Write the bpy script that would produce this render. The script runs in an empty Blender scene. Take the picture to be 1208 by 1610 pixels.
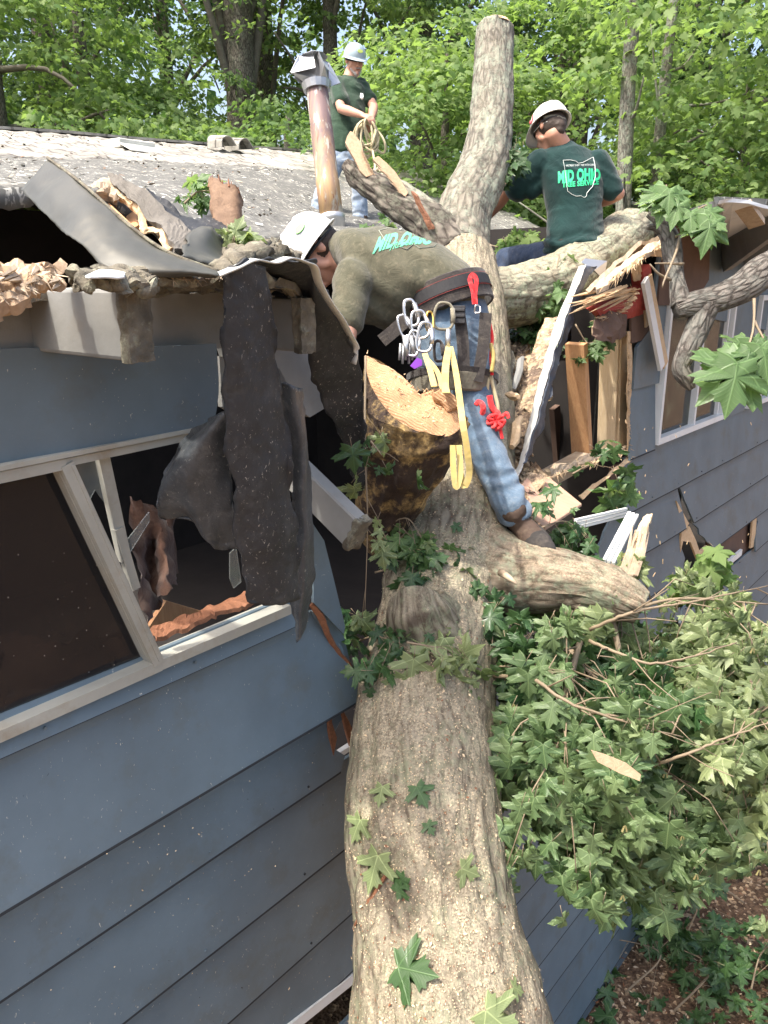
import bpy, bmesh, math, random
import numpy as np
from mathutils import Vector, Matrix, noise
from mathutils.bvhtree import BVHTree

# ------------------------------------------------------------------ camera, sky, sun, exposure
S = bpy.context.scene
H = 4.85
F = 1240.0
PIT = math.radians(16.4)
cam_d = bpy.data.cameras.new('camera')
cam = bpy.data.objects.new('camera', cam_d)
S.collection.objects.link(cam)
cam.location = (0, 0, H)
cam.rotation_euler = (math.pi/2 - PIT, 0, 0)
cam_d.sensor_fit = 'VERTICAL'
cam_d.angle = 2*math.atan(805/F)
cam_d.clip_end = 500
cam_d.clip_start = 0.05
S.camera = cam
S.render.resolution_x, S.render.resolution_y = 768, 1024

SUN = Vector((-0.38, -0.24, 0.89)).normalized()
w = bpy.data.worlds.new('World'); S.world = w; w.use_nodes = True
nt = w.node_tree
sky = nt.nodes.new('ShaderNodeTexSky'); sky.sky_type = 'NISHITA'; sky.sun_disc = False
sky.sun_elevation = math.asin(SUN.z); sky.sun_rotation = math.atan2(SUN.x, SUN.y)
sky.air_density = 1.0; sky.dust_density = 7.0; sky.ozone_density = .8
nt.links.new(sky.outputs[0], nt.nodes['Background'].inputs[0])
nt.nodes['Background'].inputs[1].default_value = 0.15
ld = bpy.data.lights.new('sun', 'SUN'); ld.energy = 2.0; ld.angle = math.radians(1.2); ld.color = (1, .95, .86)
lo = bpy.data.objects.new('sun', ld); S.collection.objects.link(lo)
lo.location = SUN*30; lo.rotation_euler = SUN.to_track_quat('Z', 'Y').to_euler()
S.view_settings.view_transform = 'Standard'; S.view_settings.look = 'None'
S.view_settings.exposure = 1.58; S.view_settings.gamma = 1; S.view_settings.use_curve_mapping = False

# ------------------------------------------------------------------ coordinates
AZ = math.radians(39.8); D = 1.65
N3 = Vector((math.cos(AZ), -math.sin(AZ), 0)); U3 = Vector((math.sin(AZ), math.cos(AZ), 0)); Z3 = Vector((0, 0, 1))
_c, _s = math.cos(PIT), math.sin(PIT)
CR = Vector((1, 0, 0)); CU = Vector((0, _s, _c)); CF = Vector((0, _c, -_s))
def ray(px, py):
    x = (px-604)/F; y = (805-py)/F
    return CF + CR*x + CU*y
def P(px, py, d): return Vector((0, 0, H)) + ray(px, py)*d
def Wp(px, py, n=0.0):
    r = ray(px, py); return Vector((0, 0, H)) + r*((n-D)/r.dot(N3))
def Q(u, n, z): return U3*u + N3*(n-D) + Z3*z
def uz(px, py, n=0.0):
    p = Wp(px, py, n); return p.dot(U3), p.z
rnd = random.Random(7)
def nz(p, s=1.0, o=0.0): return noise.noise(Vector((p[0]*s+o, p[1]*s-o, p[2]*s+o*.5)))
def fbm(p, s=1.0, o=0.0): return noise.fractal(Vector((p[0]*s+o, p[1]*s-o, p[2]*s+o*.5)), .9, 2.0, 4)

# ------------------------------------------------------------------ object helpers
COL = S.collection
def tag(o, label=None, cat=None, group=None, kind=None):
    if label: o['label'] = label
    if cat: o['category'] = cat
    if group: o['group'] = group
    if kind: o['kind'] = kind
    return o
def empty(name, loc, label=None, cat=None, group=None):
    o = bpy.data.objects.new(name, None); COL.objects.link(o); o.location = loc; o.empty_display_size = .1
    return tag(o, label, cat, group)
def root_loc(parent):
    l = Vector((0, 0, 0))
    while parent: l += parent.location; parent = parent.parent
    return l
def link_mesh(name, me, mat, parent=None, smooth=False, loc=None):
    """mesh in world coordinates -> object, origin at parent's base or the mesh's own base"""
    n = len(me.vertices); a = np.empty(n*3, dtype=np.float32); me.vertices.foreach_get('co', a); a = a.reshape(-1, 3)
    if parent: off = root_loc(parent)
    else:
        off = Vector(loc) if loc is not None else Vector((float((a[:, 0].min()+a[:, 0].max())/2), float((a[:, 1].min()+a[:, 1].max())/2), float(a[:, 2].min())))
    a = a - np.array(off, dtype=np.float32); me.vertices.foreach_set('co', a.ravel()); me.update()
    if smooth: me.polygons.foreach_set('use_smooth', [True]*len(me.polygons))
    o = bpy.data.objects.new(name, me); COL.objects.link(o)
    if mat is not None:
        mi = np.zeros(len(me.polygons), dtype=np.int32); me.polygons.foreach_get('material_index', mi); me.materials.clear()
        for m in (mat if isinstance(mat, (list, tuple)) else [mat]): me.materials.append(m)
        me.polygons.foreach_set('material_index', mi)
    if parent: o.parent = parent
    else: o.location = off
    return o
def solid(o, t, off=0):
    m = o.modifiers.new('solid', 'SOLIDIFY'); m.thickness = t; m.offset = off; return o
def cat_pts(pts, n):
    """Catmull-Rom through the points (any dimension), n samples"""
    pts = [np.array(p, dtype=float) for p in pts]
    if len(pts) == 2: pts = [pts[0], (pts[0]+pts[1])/2, pts[1]]
    P_ = [2*pts[0]-pts[1]] + pts + [2*pts[-1]-pts[-2]]
    out = []; k = len(pts)-1
    for i in range(n):
        t = i/(n-1)*k; j = min(int(t), k-1); f = t-j
        a, b, c, d = P_[j:j+4]
        out.append(.5*((2*b)+(c-a)*f+(2*a-5*b+4*c-d)*f*f+(3*b-a-3*c+d)*f**3))
    return out

class MB:
    def __init__(s): s.v = []; s.f = []; s.uv = {}; s.mi = []
    def add(s, vs, fs, m=0):
        b = len(s.v); s.v += [tuple(v) for v in vs]; s.f += [tuple(i+b for i in f) for f in fs]; s.mi += [m]*len(fs)
    def box(s, c, X, Y, Z, m=0):
        c, X, Y, Z = map(Vector, (c, X, Y, Z))
        vs = [c+X*a+Y*b+Z*d for a in (-1, 1) for b in (-1, 1) for d in (-1, 1)]
        s.add(vs, [(0, 1, 3, 2), (4, 6, 7, 5), (0, 4, 5, 1), (2, 3, 7, 6), (0, 2, 6, 4), (1, 5, 7, 3)], m)
    def bar(s, a, b, wdt, thk, nrm=None, m=0):
        """square bar from a to b, width across, thickness along nrm"""
        a, b = Vector(a), Vector(b); d = (b-a); L = d.length; d.normalize()
        nrm = Vector(nrm) if nrm is not None else N3
        x = d.cross(nrm).normalized(); y = x.cross(d).normalized()
        s.box((a+b)/2, d*L/2, x*wdt/2, y*thk/2, m)
    def tube(s, pts, rad, k=8, cap=True, squash=None, up=None, m=0):
        pts = [Vector(p) for p in pts]; n = len(pts)
        if not hasattr(rad, '__len__'): rad = [rad]*n
        T = [(pts[min(i+1, n-1)]-pts[max(i-1, 0)]).normalized() for i in range(n)]
        ref = Vector(up) if up is not None else (Vector((0, 0, 1)) if abs(T[0].z) < .9 else Vector((1, 0, 0)))
        x = T[0].cross(ref).normalized(); vs = []
        for i in range(n):
            x = (x - T[i]*x.dot(T[i])).normalized(); y = T[i].cross(x)
            for j in range(k):
                a = 2*math.pi*j/k; q = squash if squash else 1
                vs.append(pts[i]+x*math.cos(a)*rad[i]+y*math.sin(a)*rad[i]*q)
        fs = [(i*k+j, i*k+(j+1) % k, (i+1)*k+(j+1) % k, (i+1)*k+j) for i in range(n-1) for j in range(k)]
        if cap: fs += [tuple(range(k-1, -1, -1)), tuple((n-1)*k+j for j in range(k))]
        s.add(vs, fs, m)
    def loft(s, st, k=16, m=0):
        """st: (centre, X, Y) ellipses, closed with rounded caps"""
        vs = []; st = [(Vector(c), Vector(x), Vector(y)) for c, x, y in st]
        c0, x0, y0 = st[0]; c1, x1, y1 = st[-1]
        d0 = (st[0][0]-st[1][0]).normalized()*min(x0.length, y0.length)*.5
        d1 = (st[-1][0]-st[-2][0]).normalized()*min(x1.length, y1.length)*.5
        full = [(c0+d0, x0*.3, y0*.3), (c0+d0*.7, x0*.75, y0*.75)] + st + [(c1+d1*.7, x1*.75, y1*.75), (c1+d1, x1*.3, y1*.3)]
        for c, x, y in full:
            for j in range(k):
                a = 2*math.pi*j/k; vs.append(c+x*math.cos(a)+y*math.sin(a))
        n = len(full)
        fs = [(i*k+j, i*k+(j+1) % k, (i+1)*k+(j+1) % k, (i+1)*k+j) for i in range(n-1) for j in range(k)]
        fs += [tuple(range(k-1, -1, -1)), tuple((n-1)*k+j for j in range(k))]
        s.add(vs, fs, m)
    def cap(s, a, b, ra, rb, k=12):
        """tapered capsule"""
        a, b = Vector(a), Vector(b); d = (b-a)
        d = d.normalized() if d.length > 1e-6 else Vector((0, 0, 1))
        pts = []; rad = []
        for t in (-1, -.8, -.45): pts.append(a+d*ra*t); rad.append(ra*math.sqrt(max(0, 1-t*t))+ra*.05)
        pts += [a, b]; rad += [ra, rb]
        for t in (.45, .8, 1): pts.append(b+d*rb*t); rad.append(rb*math.sqrt(max(0, 1-t*t))+rb*.05)
        s.tube(pts, rad, k)
    def ell(s, c, X, Y, Z, k=16, r=10):
        c, X, Y, Z = map(Vector, (c, X, Y, Z)); vs = []; 
        for i in range(1, r):
            ph = math.pi*i/r
            for j in range(k):
                a = 2*math.pi*j/k; vs.append(c+X*math.sin(ph)*math.cos(a)+Y*math.sin(ph)*math.sin(a)+Z*math.cos(ph))
        b = len(vs); vs += [c+Z, c-Z]
        fs = [(i*k+j, (i+1)*k+j, (i+1)*k+(j+1) % k, i*k+(j+1) % k) for i in range(r-2) for j in range(k)]
        fs += [(b, j, (j+1) % k) for j in range(k)] + [(b+1, (r-2)*k+(j+1) % k, (r-2)*k+j) for j in range(k)]
        s.add(vs, fs)
    def sheet(s, rails, nu=16, nv=16, m=0, rough=0, seed=0, fine=.55, rag=0):
        """surface through rails (lists of 3D points)"""
        rr = [cat_pts(r, nu) for r in rails]; vs = []
        cols = [cat_pts([rr[j][i] for j in range(len(rr))], nv) for i in range(nu)]
        for i in range(nu):
            for j in range(nv):
                p = Vector(cols[i][j])
                if rough: p = p + Vector((nz(p, 9, seed), nz(p, 9, seed+5), nz(p, 9, seed+9)))*rough + Vector((nz(p, 42, seed), nz(p, 42, seed+5), nz(p, 42, seed+9)))*rough*fine
                if rag and (j in (0, nv-1) or i in (0, nu-1)): p = p + Vector((nz(p, 13, seed+2), nz(p, 13, seed+3), nz(p, 13, seed+4)))*rag*1.3 + Vector((nz(p, 41, seed+2), nz(p, 41, seed+3), nz(p, 41, seed+4)))*rag*.5
                vs.append(p)
        s.add(vs, [(i*nv+j, (i+1)*nv+j, (i+1)*nv+j+1, i*nv+j+1) for i in range(nu-1) for j in range(nv-1)], m)
    def prism(s, poly, d, m=0):
        """closed outline (3D points) extruded along vector d"""
        poly = [Vector(p) for p in poly]; d = Vector(d); n = len(poly)
        s.add(poly+[p+d for p in poly], [tuple(range(n)), tuple(range(2*n-1, n-1, -1))]+[(i, i+n, (i+1) % n+n, (i+1) % n) for i in range(n)], m)
    def mesh(s, name='m'):
        me = bpy.data.meshes.new(name); me.from_pydata(s.v, [], s.f); me.validate()
        if any(s.mi) and len(s.mi) == len(me.polygons): me.polygons.foreach_set('material_index', s.mi)
        return me
    def build(s, name, mat, parent=None, smooth=False, loc=None):
        me = s.mesh(name)
        bm = bmesh.new(); bm.from_mesh(me); bmesh.ops.recalc_face_normals(bm, faces=bm.faces); bm.to_mesh(me); bm.free()
        return link_mesh(name, me, mat, parent, smooth, loc)
    def pieces(s, name, mat, parent=None, label=None, thick=None, smooth=False):
        """every connected piece as a part of its own"""
        par = list(range(len(s.v)))
        def fd(i):
            while par[i] != i: par[i] = par[par[i]]; i = par[i]
            return i
        for f in s.f:
            for q in f[1:]: par[fd(q)] = fd(f[0])
        gr = {}
        for f, mi in zip(s.f, s.mi): gr.setdefault(fd(f[0]), []).append((f, mi))
        out = []
        for fs in gr.values():
            us = sorted({i for f, _ in fs for i in f}); mp = {a: b for b, a in enumerate(us)}; m = MB()
            m.add([s.v[i] for i in us], [tuple(mp[i] for i in f) for f, _ in fs]); o = m.build(name, mat, parent, smooth)
            if label: o['label'] = label
            if thick: solid(o, thick)
            out.append(o)
        return out
    def remesh(s, vox, smooth=6, wr=None):
        """union of everything as one continuous surface"""
        me = s.mesh('tmp'); bm = bmesh.new(); bm.from_mesh(me); bmesh.ops.recalc_face_normals(bm, faces=bm.faces); bm.to_mesh(me); bm.free()
        o = bpy.data.objects.new('tmp', me); COL.objects.link(o)
        r = o.modifiers.new('r', 'REMESH'); r.mode = 'VOXEL'; r.voxel_size = vox
        q = o.modifiers.new('s', 'SMOOTH'); q.iterations = smooth; q.factor = .5
        dg = bpy.context.evaluated_depsgraph_get(); dg.update()
        out = bpy.data.meshes.new_from_object(o.evaluated_get(dg))
        bpy.data.objects.remove(o)
        if wr:
            n = len(out.vertices); co = np.empty(n*3); out.vertices.foreach_get('co', co); co = co.reshape(-1, 3)
            no = np.empty(n*3); out.vertex_normals.foreach_get('vector', no); no = no.reshape(-1, 3)
            for i in range(n): co[i] += no[i]*wr(Vector(co[i]))
            out.vertices.foreach_set('co', co.ravel()); out.update()
        return out

# ------------------------------------------------------------------ materials
class NT:
    def __init__(s, name):
        s.m = bpy.data.materials.new(name); s.m.use_nodes = True; s.t = s.m.node_tree
        s.b = s.t.nodes['Principled BSDF']; s.out = s.t.nodes['Material Output']
    def n(s, typ, **kw):
        nd = s.t.nodes.new('ShaderNode'+typ)
        for k, v in kw.items(): setattr(nd, k, v)
        return nd
    def l(s, a, b): s.t.links.new(a, b)
    def co(s, scale=(1, 1, 1), kind='Object', rot=(0, 0, 0)):
        tc = s.n('TexCoord'); mp = s.n('Mapping'); mp.inputs['Scale'].default_value = scale; mp.inputs['Rotation'].default_value = rot
        s.l(tc.outputs[kind], mp.inputs[0]); return mp.outputs[0]
    def noise(s, co, scale, detail=5, rough=.6, dist=0):
        nd = s.n('TexNoise'); nd.inputs['Scale'].default_value = scale; nd.inputs['Detail'].default_value = detail
        nd.inputs['Roughness'].default_value = rough; nd.inputs['Distortion'].default_value = dist
        s.l(co, nd.inputs['Vector']); return nd.outputs[0]
    def vor(s, co, scale, feat='F1', out='Distance'):
        nd = s.n('TexVoronoi', feature=feat); nd.inputs['Scale'].default_value = scale; s.l(co, nd.inputs['Vector']); return nd.outputs[out]
    def ramp(s, fac, stops):
        nd = s.n('ValToRGB'); r = nd.color_ramp
        while len(r.elements) < len(stops): r.elements.new(.5)
        for e, (p, c) in zip(r.elements, stops): e.position = p; e.color = (c, c, c, 1) if isinstance(c, (int, float)) else (*c, 1)
        s.l(fac, nd.inputs[0]); return nd.outputs[0]
    def mix(s, fac, a, b, mode='MIX'):
        nd = s.n('MixRGB', blend_type=mode)
        for i, x in enumerate((fac, a, b)):
            if isinstance(x, (int, float)): nd.inputs[i].default_value = x if i == 0 else (x, x, x, 1)
            elif isinstance(x, tuple): nd.inputs[i].default_value = (*x, 1)
            else: s.l(x, nd.inputs[i])
        return nd.outputs[0]
    def math(s, op, a, b=0):
        nd = s.n('Math', operation=op)
        for i, x in enumerate((a, b)):
            if isinstance(x, (int, float)): nd.inputs[i].default_value = x
            else: s.l(x, nd.inputs[i])
        return nd.outputs[0]
    def bump(s, h, st=.3, dist=.01, prev=None):
        nd = s.n('Bump'); nd.inputs['Strength'].default_value = st; nd.inputs['Distance'].default_value = dist; s.l(h, nd.inputs['Height'])
        if prev is not None: s.l(prev, nd.inputs['Normal'])
        return nd.outputs[0]
    def fin(s, col, rough=.7, nrm=None, metal=0, spec=.5):
        for k, x in (('Base Color', col), ('Roughness', rough), ('Metallic', metal), ('Specular IOR Level', spec)):
            if isinstance(x, (int, float)): s.b.inputs[k].default_value = x
            elif isinstance(x, tuple): s.b.inputs[k].default_value = (*x, 1)
            else: s.l(x, s.b.inputs[k])
        if nrm is not None: s.l(nrm, s.b.inputs['Normal'])
        return s.m

def m_speck(name, base, var=.12, rough=.6, dirt=(.3, .25, .18), dirt_amt=.5, speck=None, bump=.15, scale=1, metal=0, spk_scale=90, spk=.06):
    """painted / plain surface with mottling, grime patches and fine flecks of sawdust"""
    t = NT(name); co = t.co()
    a = t.noise(co, 3*scale, 6); b = t.noise(co, 22*scale, 4)
    col = t.mix(t.ramp(a, [(.3, 0), (.7, 1)]), tuple(c*(1-var) for c in base), tuple(min(1, c*(1+var)) for c in base))
    col = t.mix(t.math('MULTIPLY', t.ramp(t.noise(co, 5.3*scale, 8, .7), [(.52, 0), (.72, 1)]), dirt_amt), col, dirt)
    if speck:
        v = t.noise(t.co((1, 1, .6)), spk_scale*2.2, 3, .75, .6); g = t.ramp(t.noise(co, 2.5, 4, .7), [(.38, .1), (.62, 1)])
        f = t.math('MULTIPLY', t.ramp(v, [(.70-spk*.38, 0), (.73-spk*.38, 1)]), g)
        col = t.mix(f, col, speck)
    nrm = t.bump(b, bump, .004)
    return t.fin(col, rough, nrm, metal)
def m_wood(name, a, b, scale=(3, 3, 30), rough=.75, grain=(.08, .05, .03), gr=.5, bump=.4):
    t = NT(name); co = t.co(scale); co2 = t.co()
    n1 = t.noise(co, 3, 8, .65, 1.5); n2 = t.noise(co2, 2, 4)
    col = t.mix(t.ramp(n1, [(.3, 0), (.7, 1)]), a, b)
    col = t.mix(t.math('MULTIPLY', t.ramp(n2, [(.5, 0), (.75, 1)]), gr), col, grain)
    return t.fin(col, rough, t.bump(n1, bump, .006))
def m_bark(name, dark=(.09, .075, .06), mid=(.27, .235, .19), lich=(.40, .43, .33), dust=(.385, .335, .24), lich_amt=.6, dust_amt=0., uvs=(1, 1)):
    """bark: furrows along the limb, lichen blotches, sawdust where dust_amt"""
    t = NT(name); tc = t.n('TexCoord'); mp = t.n('Mapping'); mp.inputs['Scale'].default_value = (uvs[0], uvs[1]*.36, 1); t.l(tc.outputs['UV'], mp.inputs[0])
    mp2 = t.n('Mapping'); t.l(tc.outputs['Object'], mp2.inputs[0]); oc = mp2.outputs[0]
    f1 = t.noise(mp.outputs[0], 19, 9, .74, 2.2); f2 = t.noise(mp.outputs[0], 75, 4, .6)
    v = t.vor(mp.outputs[0], 30, 'DISTANCE_TO_EDGE')
    h = t.math('ADD', t.math('MULTIPLY', f1, .8), t.math('MULTIPLY', t.ramp(v, [(0, 0), (.25, 1)]), .45))
    col = t.mix(t.ramp(h, [(.45, 0), (.85, 1)]), dark, mid)
    l1 = t.noise(oc, 9, 8, .75); l2 = t.noise(oc, 60, 3, .6)
    lf = t.math('MULTIPLY', t.ramp(t.math('ADD', t.math('MULTIPLY', l1, .7), t.math('MULTIPLY', l2, .35)), [(.5, 0), (.6, 1)]), lich_amt)
    lc = t.mix(t.ramp(t.noise(oc, 17, 4), [(.4, 0), (.6, 1)]), lich, tuple(x*.72 for x in lich))
    col = t.mix(lf, col, lc)
    nr = t.bump(f2, .5, .004, t.bump(h, .7, .012))
    if dust_amt:
        d1 = t.noise(oc, 4.2, 8, .72); d3 = t.noise(oc, 130, 4, .8)
        geo = t.n('NewGeometry'); sx = t.n('SeparateXYZ'); t.l(geo.outputs['Normal'], sx.inputs[0])
        up = t.ramp(sx.outputs[2], [(.05, 0), (.6, 1)])
        m = t.math('MULTIPLY', t.ramp(d1, [(.36, .05), (.50, 1)]), up)
        m = t.math('MULTIPLY', t.math('MULTIPLY', m, t.ramp(f1, [(.38, .15), (.55, 1)])), dust_amt)
        dc = t.mix(t.math('MULTIPLY', 1, t.ramp(d3, [(.38, 0), (.62, 1)])), tuple(x*.42 for x in dust), tuple(min(1, x*1.3) for x in dust))
        dc = t.mix(t.ramp(t.noise(oc, 5, 6, .7), [(.52, 0), (.64, .5)]), dc, (.18, .14, .10))
        col = t.mix(m, col, dc)
        nr = t.bump(d3, .7, .006, nr)
    return t.fin(col, .9, nr, 0, .2)
def m_leaf(name, a, b, back, trans=.45, rough=.45, spec=.4, veins=True):
    t = NT(name); geo = t.n('NewGeometry'); r = geo.outputs['Random Per Island']
    col = t.mix(r, a, b); nr = None
    if veins:                                        # five ribs fanning from the leaf base, side ribs off them
        tc = t.n('TexCoord'); sx = t.n('SeparateXYZ'); t.l(tc.outputs['UV'], sx.inputs[0])
        an = t.math('ARCTAN2', t.math('ABSOLUTE', sx.outputs[0]), t.math('ADD', sx.outputs[1], .02)); rr = t.n('VectorMath', operation='LENGTH'); t.l(tc.outputs['UV'], rr.inputs[0])
        off = t.math('ABSOLUTE', t.math('SUBTRACT', t.math('PINGPONG', an, .52), 0)); dist = t.math('MULTIPLY', off, rr.outputs['Value'])
        v = t.ramp(dist, [(.008, 1), (.022, 0)]); side = t.math('PINGPONG', t.math('SUBTRACT', rr.outputs['Value'], t.math('MULTIPLY', off, .9)), .055)
        v2 = t.ramp(side, [(.004, .45), (.012, 0)]); vv = t.math('MAXIMUM', v, v2)
        col = t.mix(t.math('MULTIPLY', vv, .55), col, tuple(min(1, x*1.7+.02) for x in b)); nr = t.bump(vv, .35, .003)
    col = t.mix(t.ramp(t.noise(t.co(), 1.2, 2), [(.35, 0), (.65, .35)]), col, tuple(x*.6 for x in a))
    col = t.mix(geo.outputs['Backfacing'], col, back)
    t.fin(col, rough, nr, 0, spec)
    tr = t.n('BsdfTranslucent'); mx = t.n('MixShader'); mx.inputs[0].default_value = trans
    tcol = t.mix(1.0, col, (1.15, 1.35, .6), 'MULTIPLY'); t.l(tcol, tr.inputs[0])
    t.l(t.b.outputs[0], mx.inputs[1]); t.l(tr.outputs[0], mx.inputs[2]); t.l(mx.outputs[0], t.out.inputs[0])
    return t.m
def m_plain(name, col, rough=.5, metal=0, bump=0, spec=.5):
    t = NT(name); c = t.co(); n1 = t.noise(c, 14, 5)
    cc = t.mix(n1, tuple(x*.8 for x in col), tuple(min(1, x*1.15) for x in col))
    return t.fin(cc, rough, t.bump(t.noise(c, 60, 3), bump, .003) if bump else None, metal, spec)
def m_cloth(name, a, b, dust=None, dust_amt=.5, weave=600, wr=.5):
    t = NT(name); c = t.co(); n1 = t.noise(c, 7, 6, .7)
    col = t.mix(t.ramp(n1, [(.35, 0), (.68, 1)]), a, b)
    if dust: col = t.mix(t.math('MULTIPLY', t.ramp(t.noise(c, 40, 8, .8), [(.5, 0), (.72, 1)]), dust_amt), col, dust)
    nr = t.bump(t.noise(c, weave, 2), .25, .001, t.bump(t.noise(c, 16, 4, .6, 1.2), wr, .012))
    t.b.inputs['Sheen Weight'].default_value = .2
    return t.fin(col, .9, nr, 0, .15)

M = {}
M['siding'] = m_speck('blue_siding_paint', (.112, .156, .186), .16, .5, (.10, .115, .11), .75, (.6, .57, .46), .08, spk_scale=45, spk=.05)
M['trim'] = m_speck('cream_trim_paint', (.37, .37, .325), .2, .6, (.25, .2, .13), .7, (.3, .25, .15), .2)
M['white'] = m_speck('white_trim_paint', (.72, .74, .73), .06, .5, (.4, .38, .33), .4, None, .1)
M['greywood'] = m_speck('grey_painted_wood', (.21, .212, .20), .16, .75, (.19, .17, .14), .7, (.15, .12, .09), .3, scale=1.5)
M['lichen'] = m_speck('rotten_mossy_wood', (.13, .115, .085), .5, .95, (.32, .33, .24), .8, (.02, .015, .01), 1.0, scale=6)
M['membrane'] = m_speck('black_roofing_felt', (.020, .022, .025), .35, .6, (.065, .068, .07), .6, (.45, .42, .36), .5, scale=3, spk_scale=60, spk=.16)
M['membrane2'] = m_speck('grey_roofing_felt', (.050, .056, .062), .4, .45, (.14, .145, .145), .7, (.5, .48, .42), .5, scale=5, spk_scale=60, spk=.14)
M['flash'] = m_speck('weathered_metal_flashing', (.066, .066, .055), .16, .5, (.13, .12, .09), .6, (.08, .07, .06), .12, scale=1.3, metal=.15)
M['gutter'] = m_speck('dented_grey_gutter', (.40, .41, .40), .15, .5, (.2, .18, .14), .7, None, .2)
M['alu'] = m_speck('bright_drip_edge', (.62, .62, .57), .12, .45, (.3, .28, .22), .5, None, .1, metal=.2)
M['rolled'] = m_speck('rolled_roofing', (.100, .100, .092), .12, .95, (.42, .40, .35), .35, (.7, .68, .6), .5, spk_scale=9, spk=.30)
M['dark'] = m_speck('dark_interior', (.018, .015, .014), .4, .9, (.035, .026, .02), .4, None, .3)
M['brownboard'] = m_speck('brown_sheathing', (.12, .075, .055), .25, .85, (.06, .04, .03), .5, (.4, .3, .2), .3)
M['darkwood'] = m_wood('dark_torn_timber', (.13, .075, .045), (.24, .15, .09), (12, 12, 12), gr=.6, grain=(.05, .03, .02))
M['oldplank'] = m_speck('silvered_old_plank', (.12, .11, .095), .3, .85, (.05, .045, .04), .7, (.2, .18, .15), .5, scale=4)
M['stitch'] = m_plain('dark_red_thread', (.22, .02, .02), .7)
M['lapedge'] = m_plain('lap_shadow_and_nail_heads', (.022, .026, .03), .9)  # lap shadow painted as a dark bottom strip on boards; some nail heads too
M['fresh'] = m_wood('fresh_broken_wood', (.50, .34, .19), (.66, .50, .31), (9, 9, 9), gr=.35, grain=(.38, .2, .09))
M['stud'] = m_wood('old_stud_wood', (.44, .22, .10), (.60, .36, .18), (30, 30, 2), gr=.35, grain=(.25, .13, .07))
M['stud2'] = m_wood('pale_stud_wood', (.60, .44, .26), (.74, .60, .40), (30, 30, 2), gr=.4, grain=(.2, .12, .06))
M['orange'] = m_wood('rusty_splintered_wood', (.15, .058, .028), (.27, .12, .06), (20, 20, 20), gr=.5)
M['red'] = m_wood('red_painted_beam', (.27, .03, .025), (.36, .06, .045), (8, 8, 8), gr=.4, grain=(.12, .03, .02))
M['ply'] = m_wood('plywood_panel', (.42, .25, .17), (.56, .36, .25), (2, 14, 2), gr=.3, grain=(.3, .17, .11))
M['rotwood'] = m_wood('weathered_splinters', (.32, .24, .16), (.52, .42, .30), (6, 6, 6), gr=.6, grain=(.1, .07, .05))
M['skin'] = m_plain('skin', (.50, .27, .19), .5, 0, .1, .4)
M['skin2'] = m_plain('tanned_skin', (.44, .23, .155), .5, 0, .1, .4)
M['hair'] = m_plain('dark_brown_hair', (.045, .03, .022), .7, 0, .6)
M['greyhair'] = m_plain('grey_hair', (.42, .38, .35), .8, 0, .6)
M['bootm'] = m_speck('brown_boot_leather', (.065, .040, .027), .3, .8, (.16, .12, .08), .5, None, .4, scale=4)
M['sole'] = m_speck('black_boot_sole', (.025, .022, .02), .3, .85, (.12, .1, .08), .5, None, .4, scale=4)
M['steel'] = m_plain('polished_steel', (.62, .62, .62), .28, .9)
M['gold'] = m_plain('brass', (.7, .45, .12), .35, .9)
M['galv'] = m_speck('galvanised_steel', (.50, .51, .52), .12, .38, (.3, .3, .3), .5, None, .1, metal=.75)
M['helm'] = m_speck('white_helmet_shell', (.76, .76, .73), .03, .38, (.5, .48, .42), .35, (.3, .25, .2), .03, spk_scale=60, spk=.03)
M['helm2'] = m_speck('grey_blue_helmet_shell', (.30, .38, .42), .05, .35, (.5, .5, .47), .3, None, .03)
M['black'] = m_plain('black_nylon', (.018, .018, .02), .7, 0, .4)
M['strapg'] = m_cloth('dark_harness_webbing', (.028, .024, .024), (.05, .045, .042), (.3, .26, .2), .25)
M['canvas'] = m_cloth('dirty_canvas', (.13, .12, .09), (.26, .24, .18), (.05, .04, .03), .5)
M['yellow'] = m_cloth('yellow_webbing', (.40, .30, .09), (.52, .42, .17), (.36, .30, .2), .8, 300, .3)
M['redcord'] = m_cloth('red_cord', (.62, .02, .03), (.8, .05, .05), (.8, .4, .35), .3, 300, .3)
M['purple'] = m_plain('purple_anodised', (.22, .05, .42), .4, .3)
M['rope'] = m_cloth('tan_rope', (.42, .36, .22), (.60, .54, .36), (.3, .25, .15), .4, 400)
M['glass'] = None
M['barkgrey'] = None
t = NT('dark_window_glass'); c = t.co()
col = t.mix(t.ramp(t.vor(c, 40), [(.04, 1), (.08, 0)]), (.012, .012, .014), (.3, .28, .24))
t.b.inputs['Transmission Weight'].default_value = 0.0
t.b.inputs['Alpha'].default_value = .86
M['glass'] = t.fin(col, .08, None, 0, .28)

def fibers(mb, pts, dirn, n, ln, r=.005, sp=.35, seed=0):
    """long torn wood fibres standing off a broken edge"""
    rr = random.Random(seed); c = [Vector(q) for q in cat_pts(pts, 40)]; dirn = Vector(dirn).normalized()
    for i in range(n):
        k = rr.randrange(39); a = c[k].lerp(c[k+1], rr.random()); d = (dirn+Vector((rr.gauss(0, sp), rr.gauss(0, sp), rr.gauss(0, sp)))).normalized(); L = ln*rr.uniform(.25, 1)**1.5
        w_ = r*rr.uniform(.4, 1.2); b = a+d*L; x = d.orthogonal().normalized(); y = d.cross(x); a = a-d*ln*.25
        mb.add([a+x*w_, a-x*w_*.6+y*w_*.5, a-y*w_*.6, b+x*w_*.12, b-x*w_*.1, b-y*w_*.1], [(0, 1, 4, 3), (1, 2, 5, 4), (2, 0, 3, 5), (0, 2, 1), (3, 4, 5)])
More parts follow.
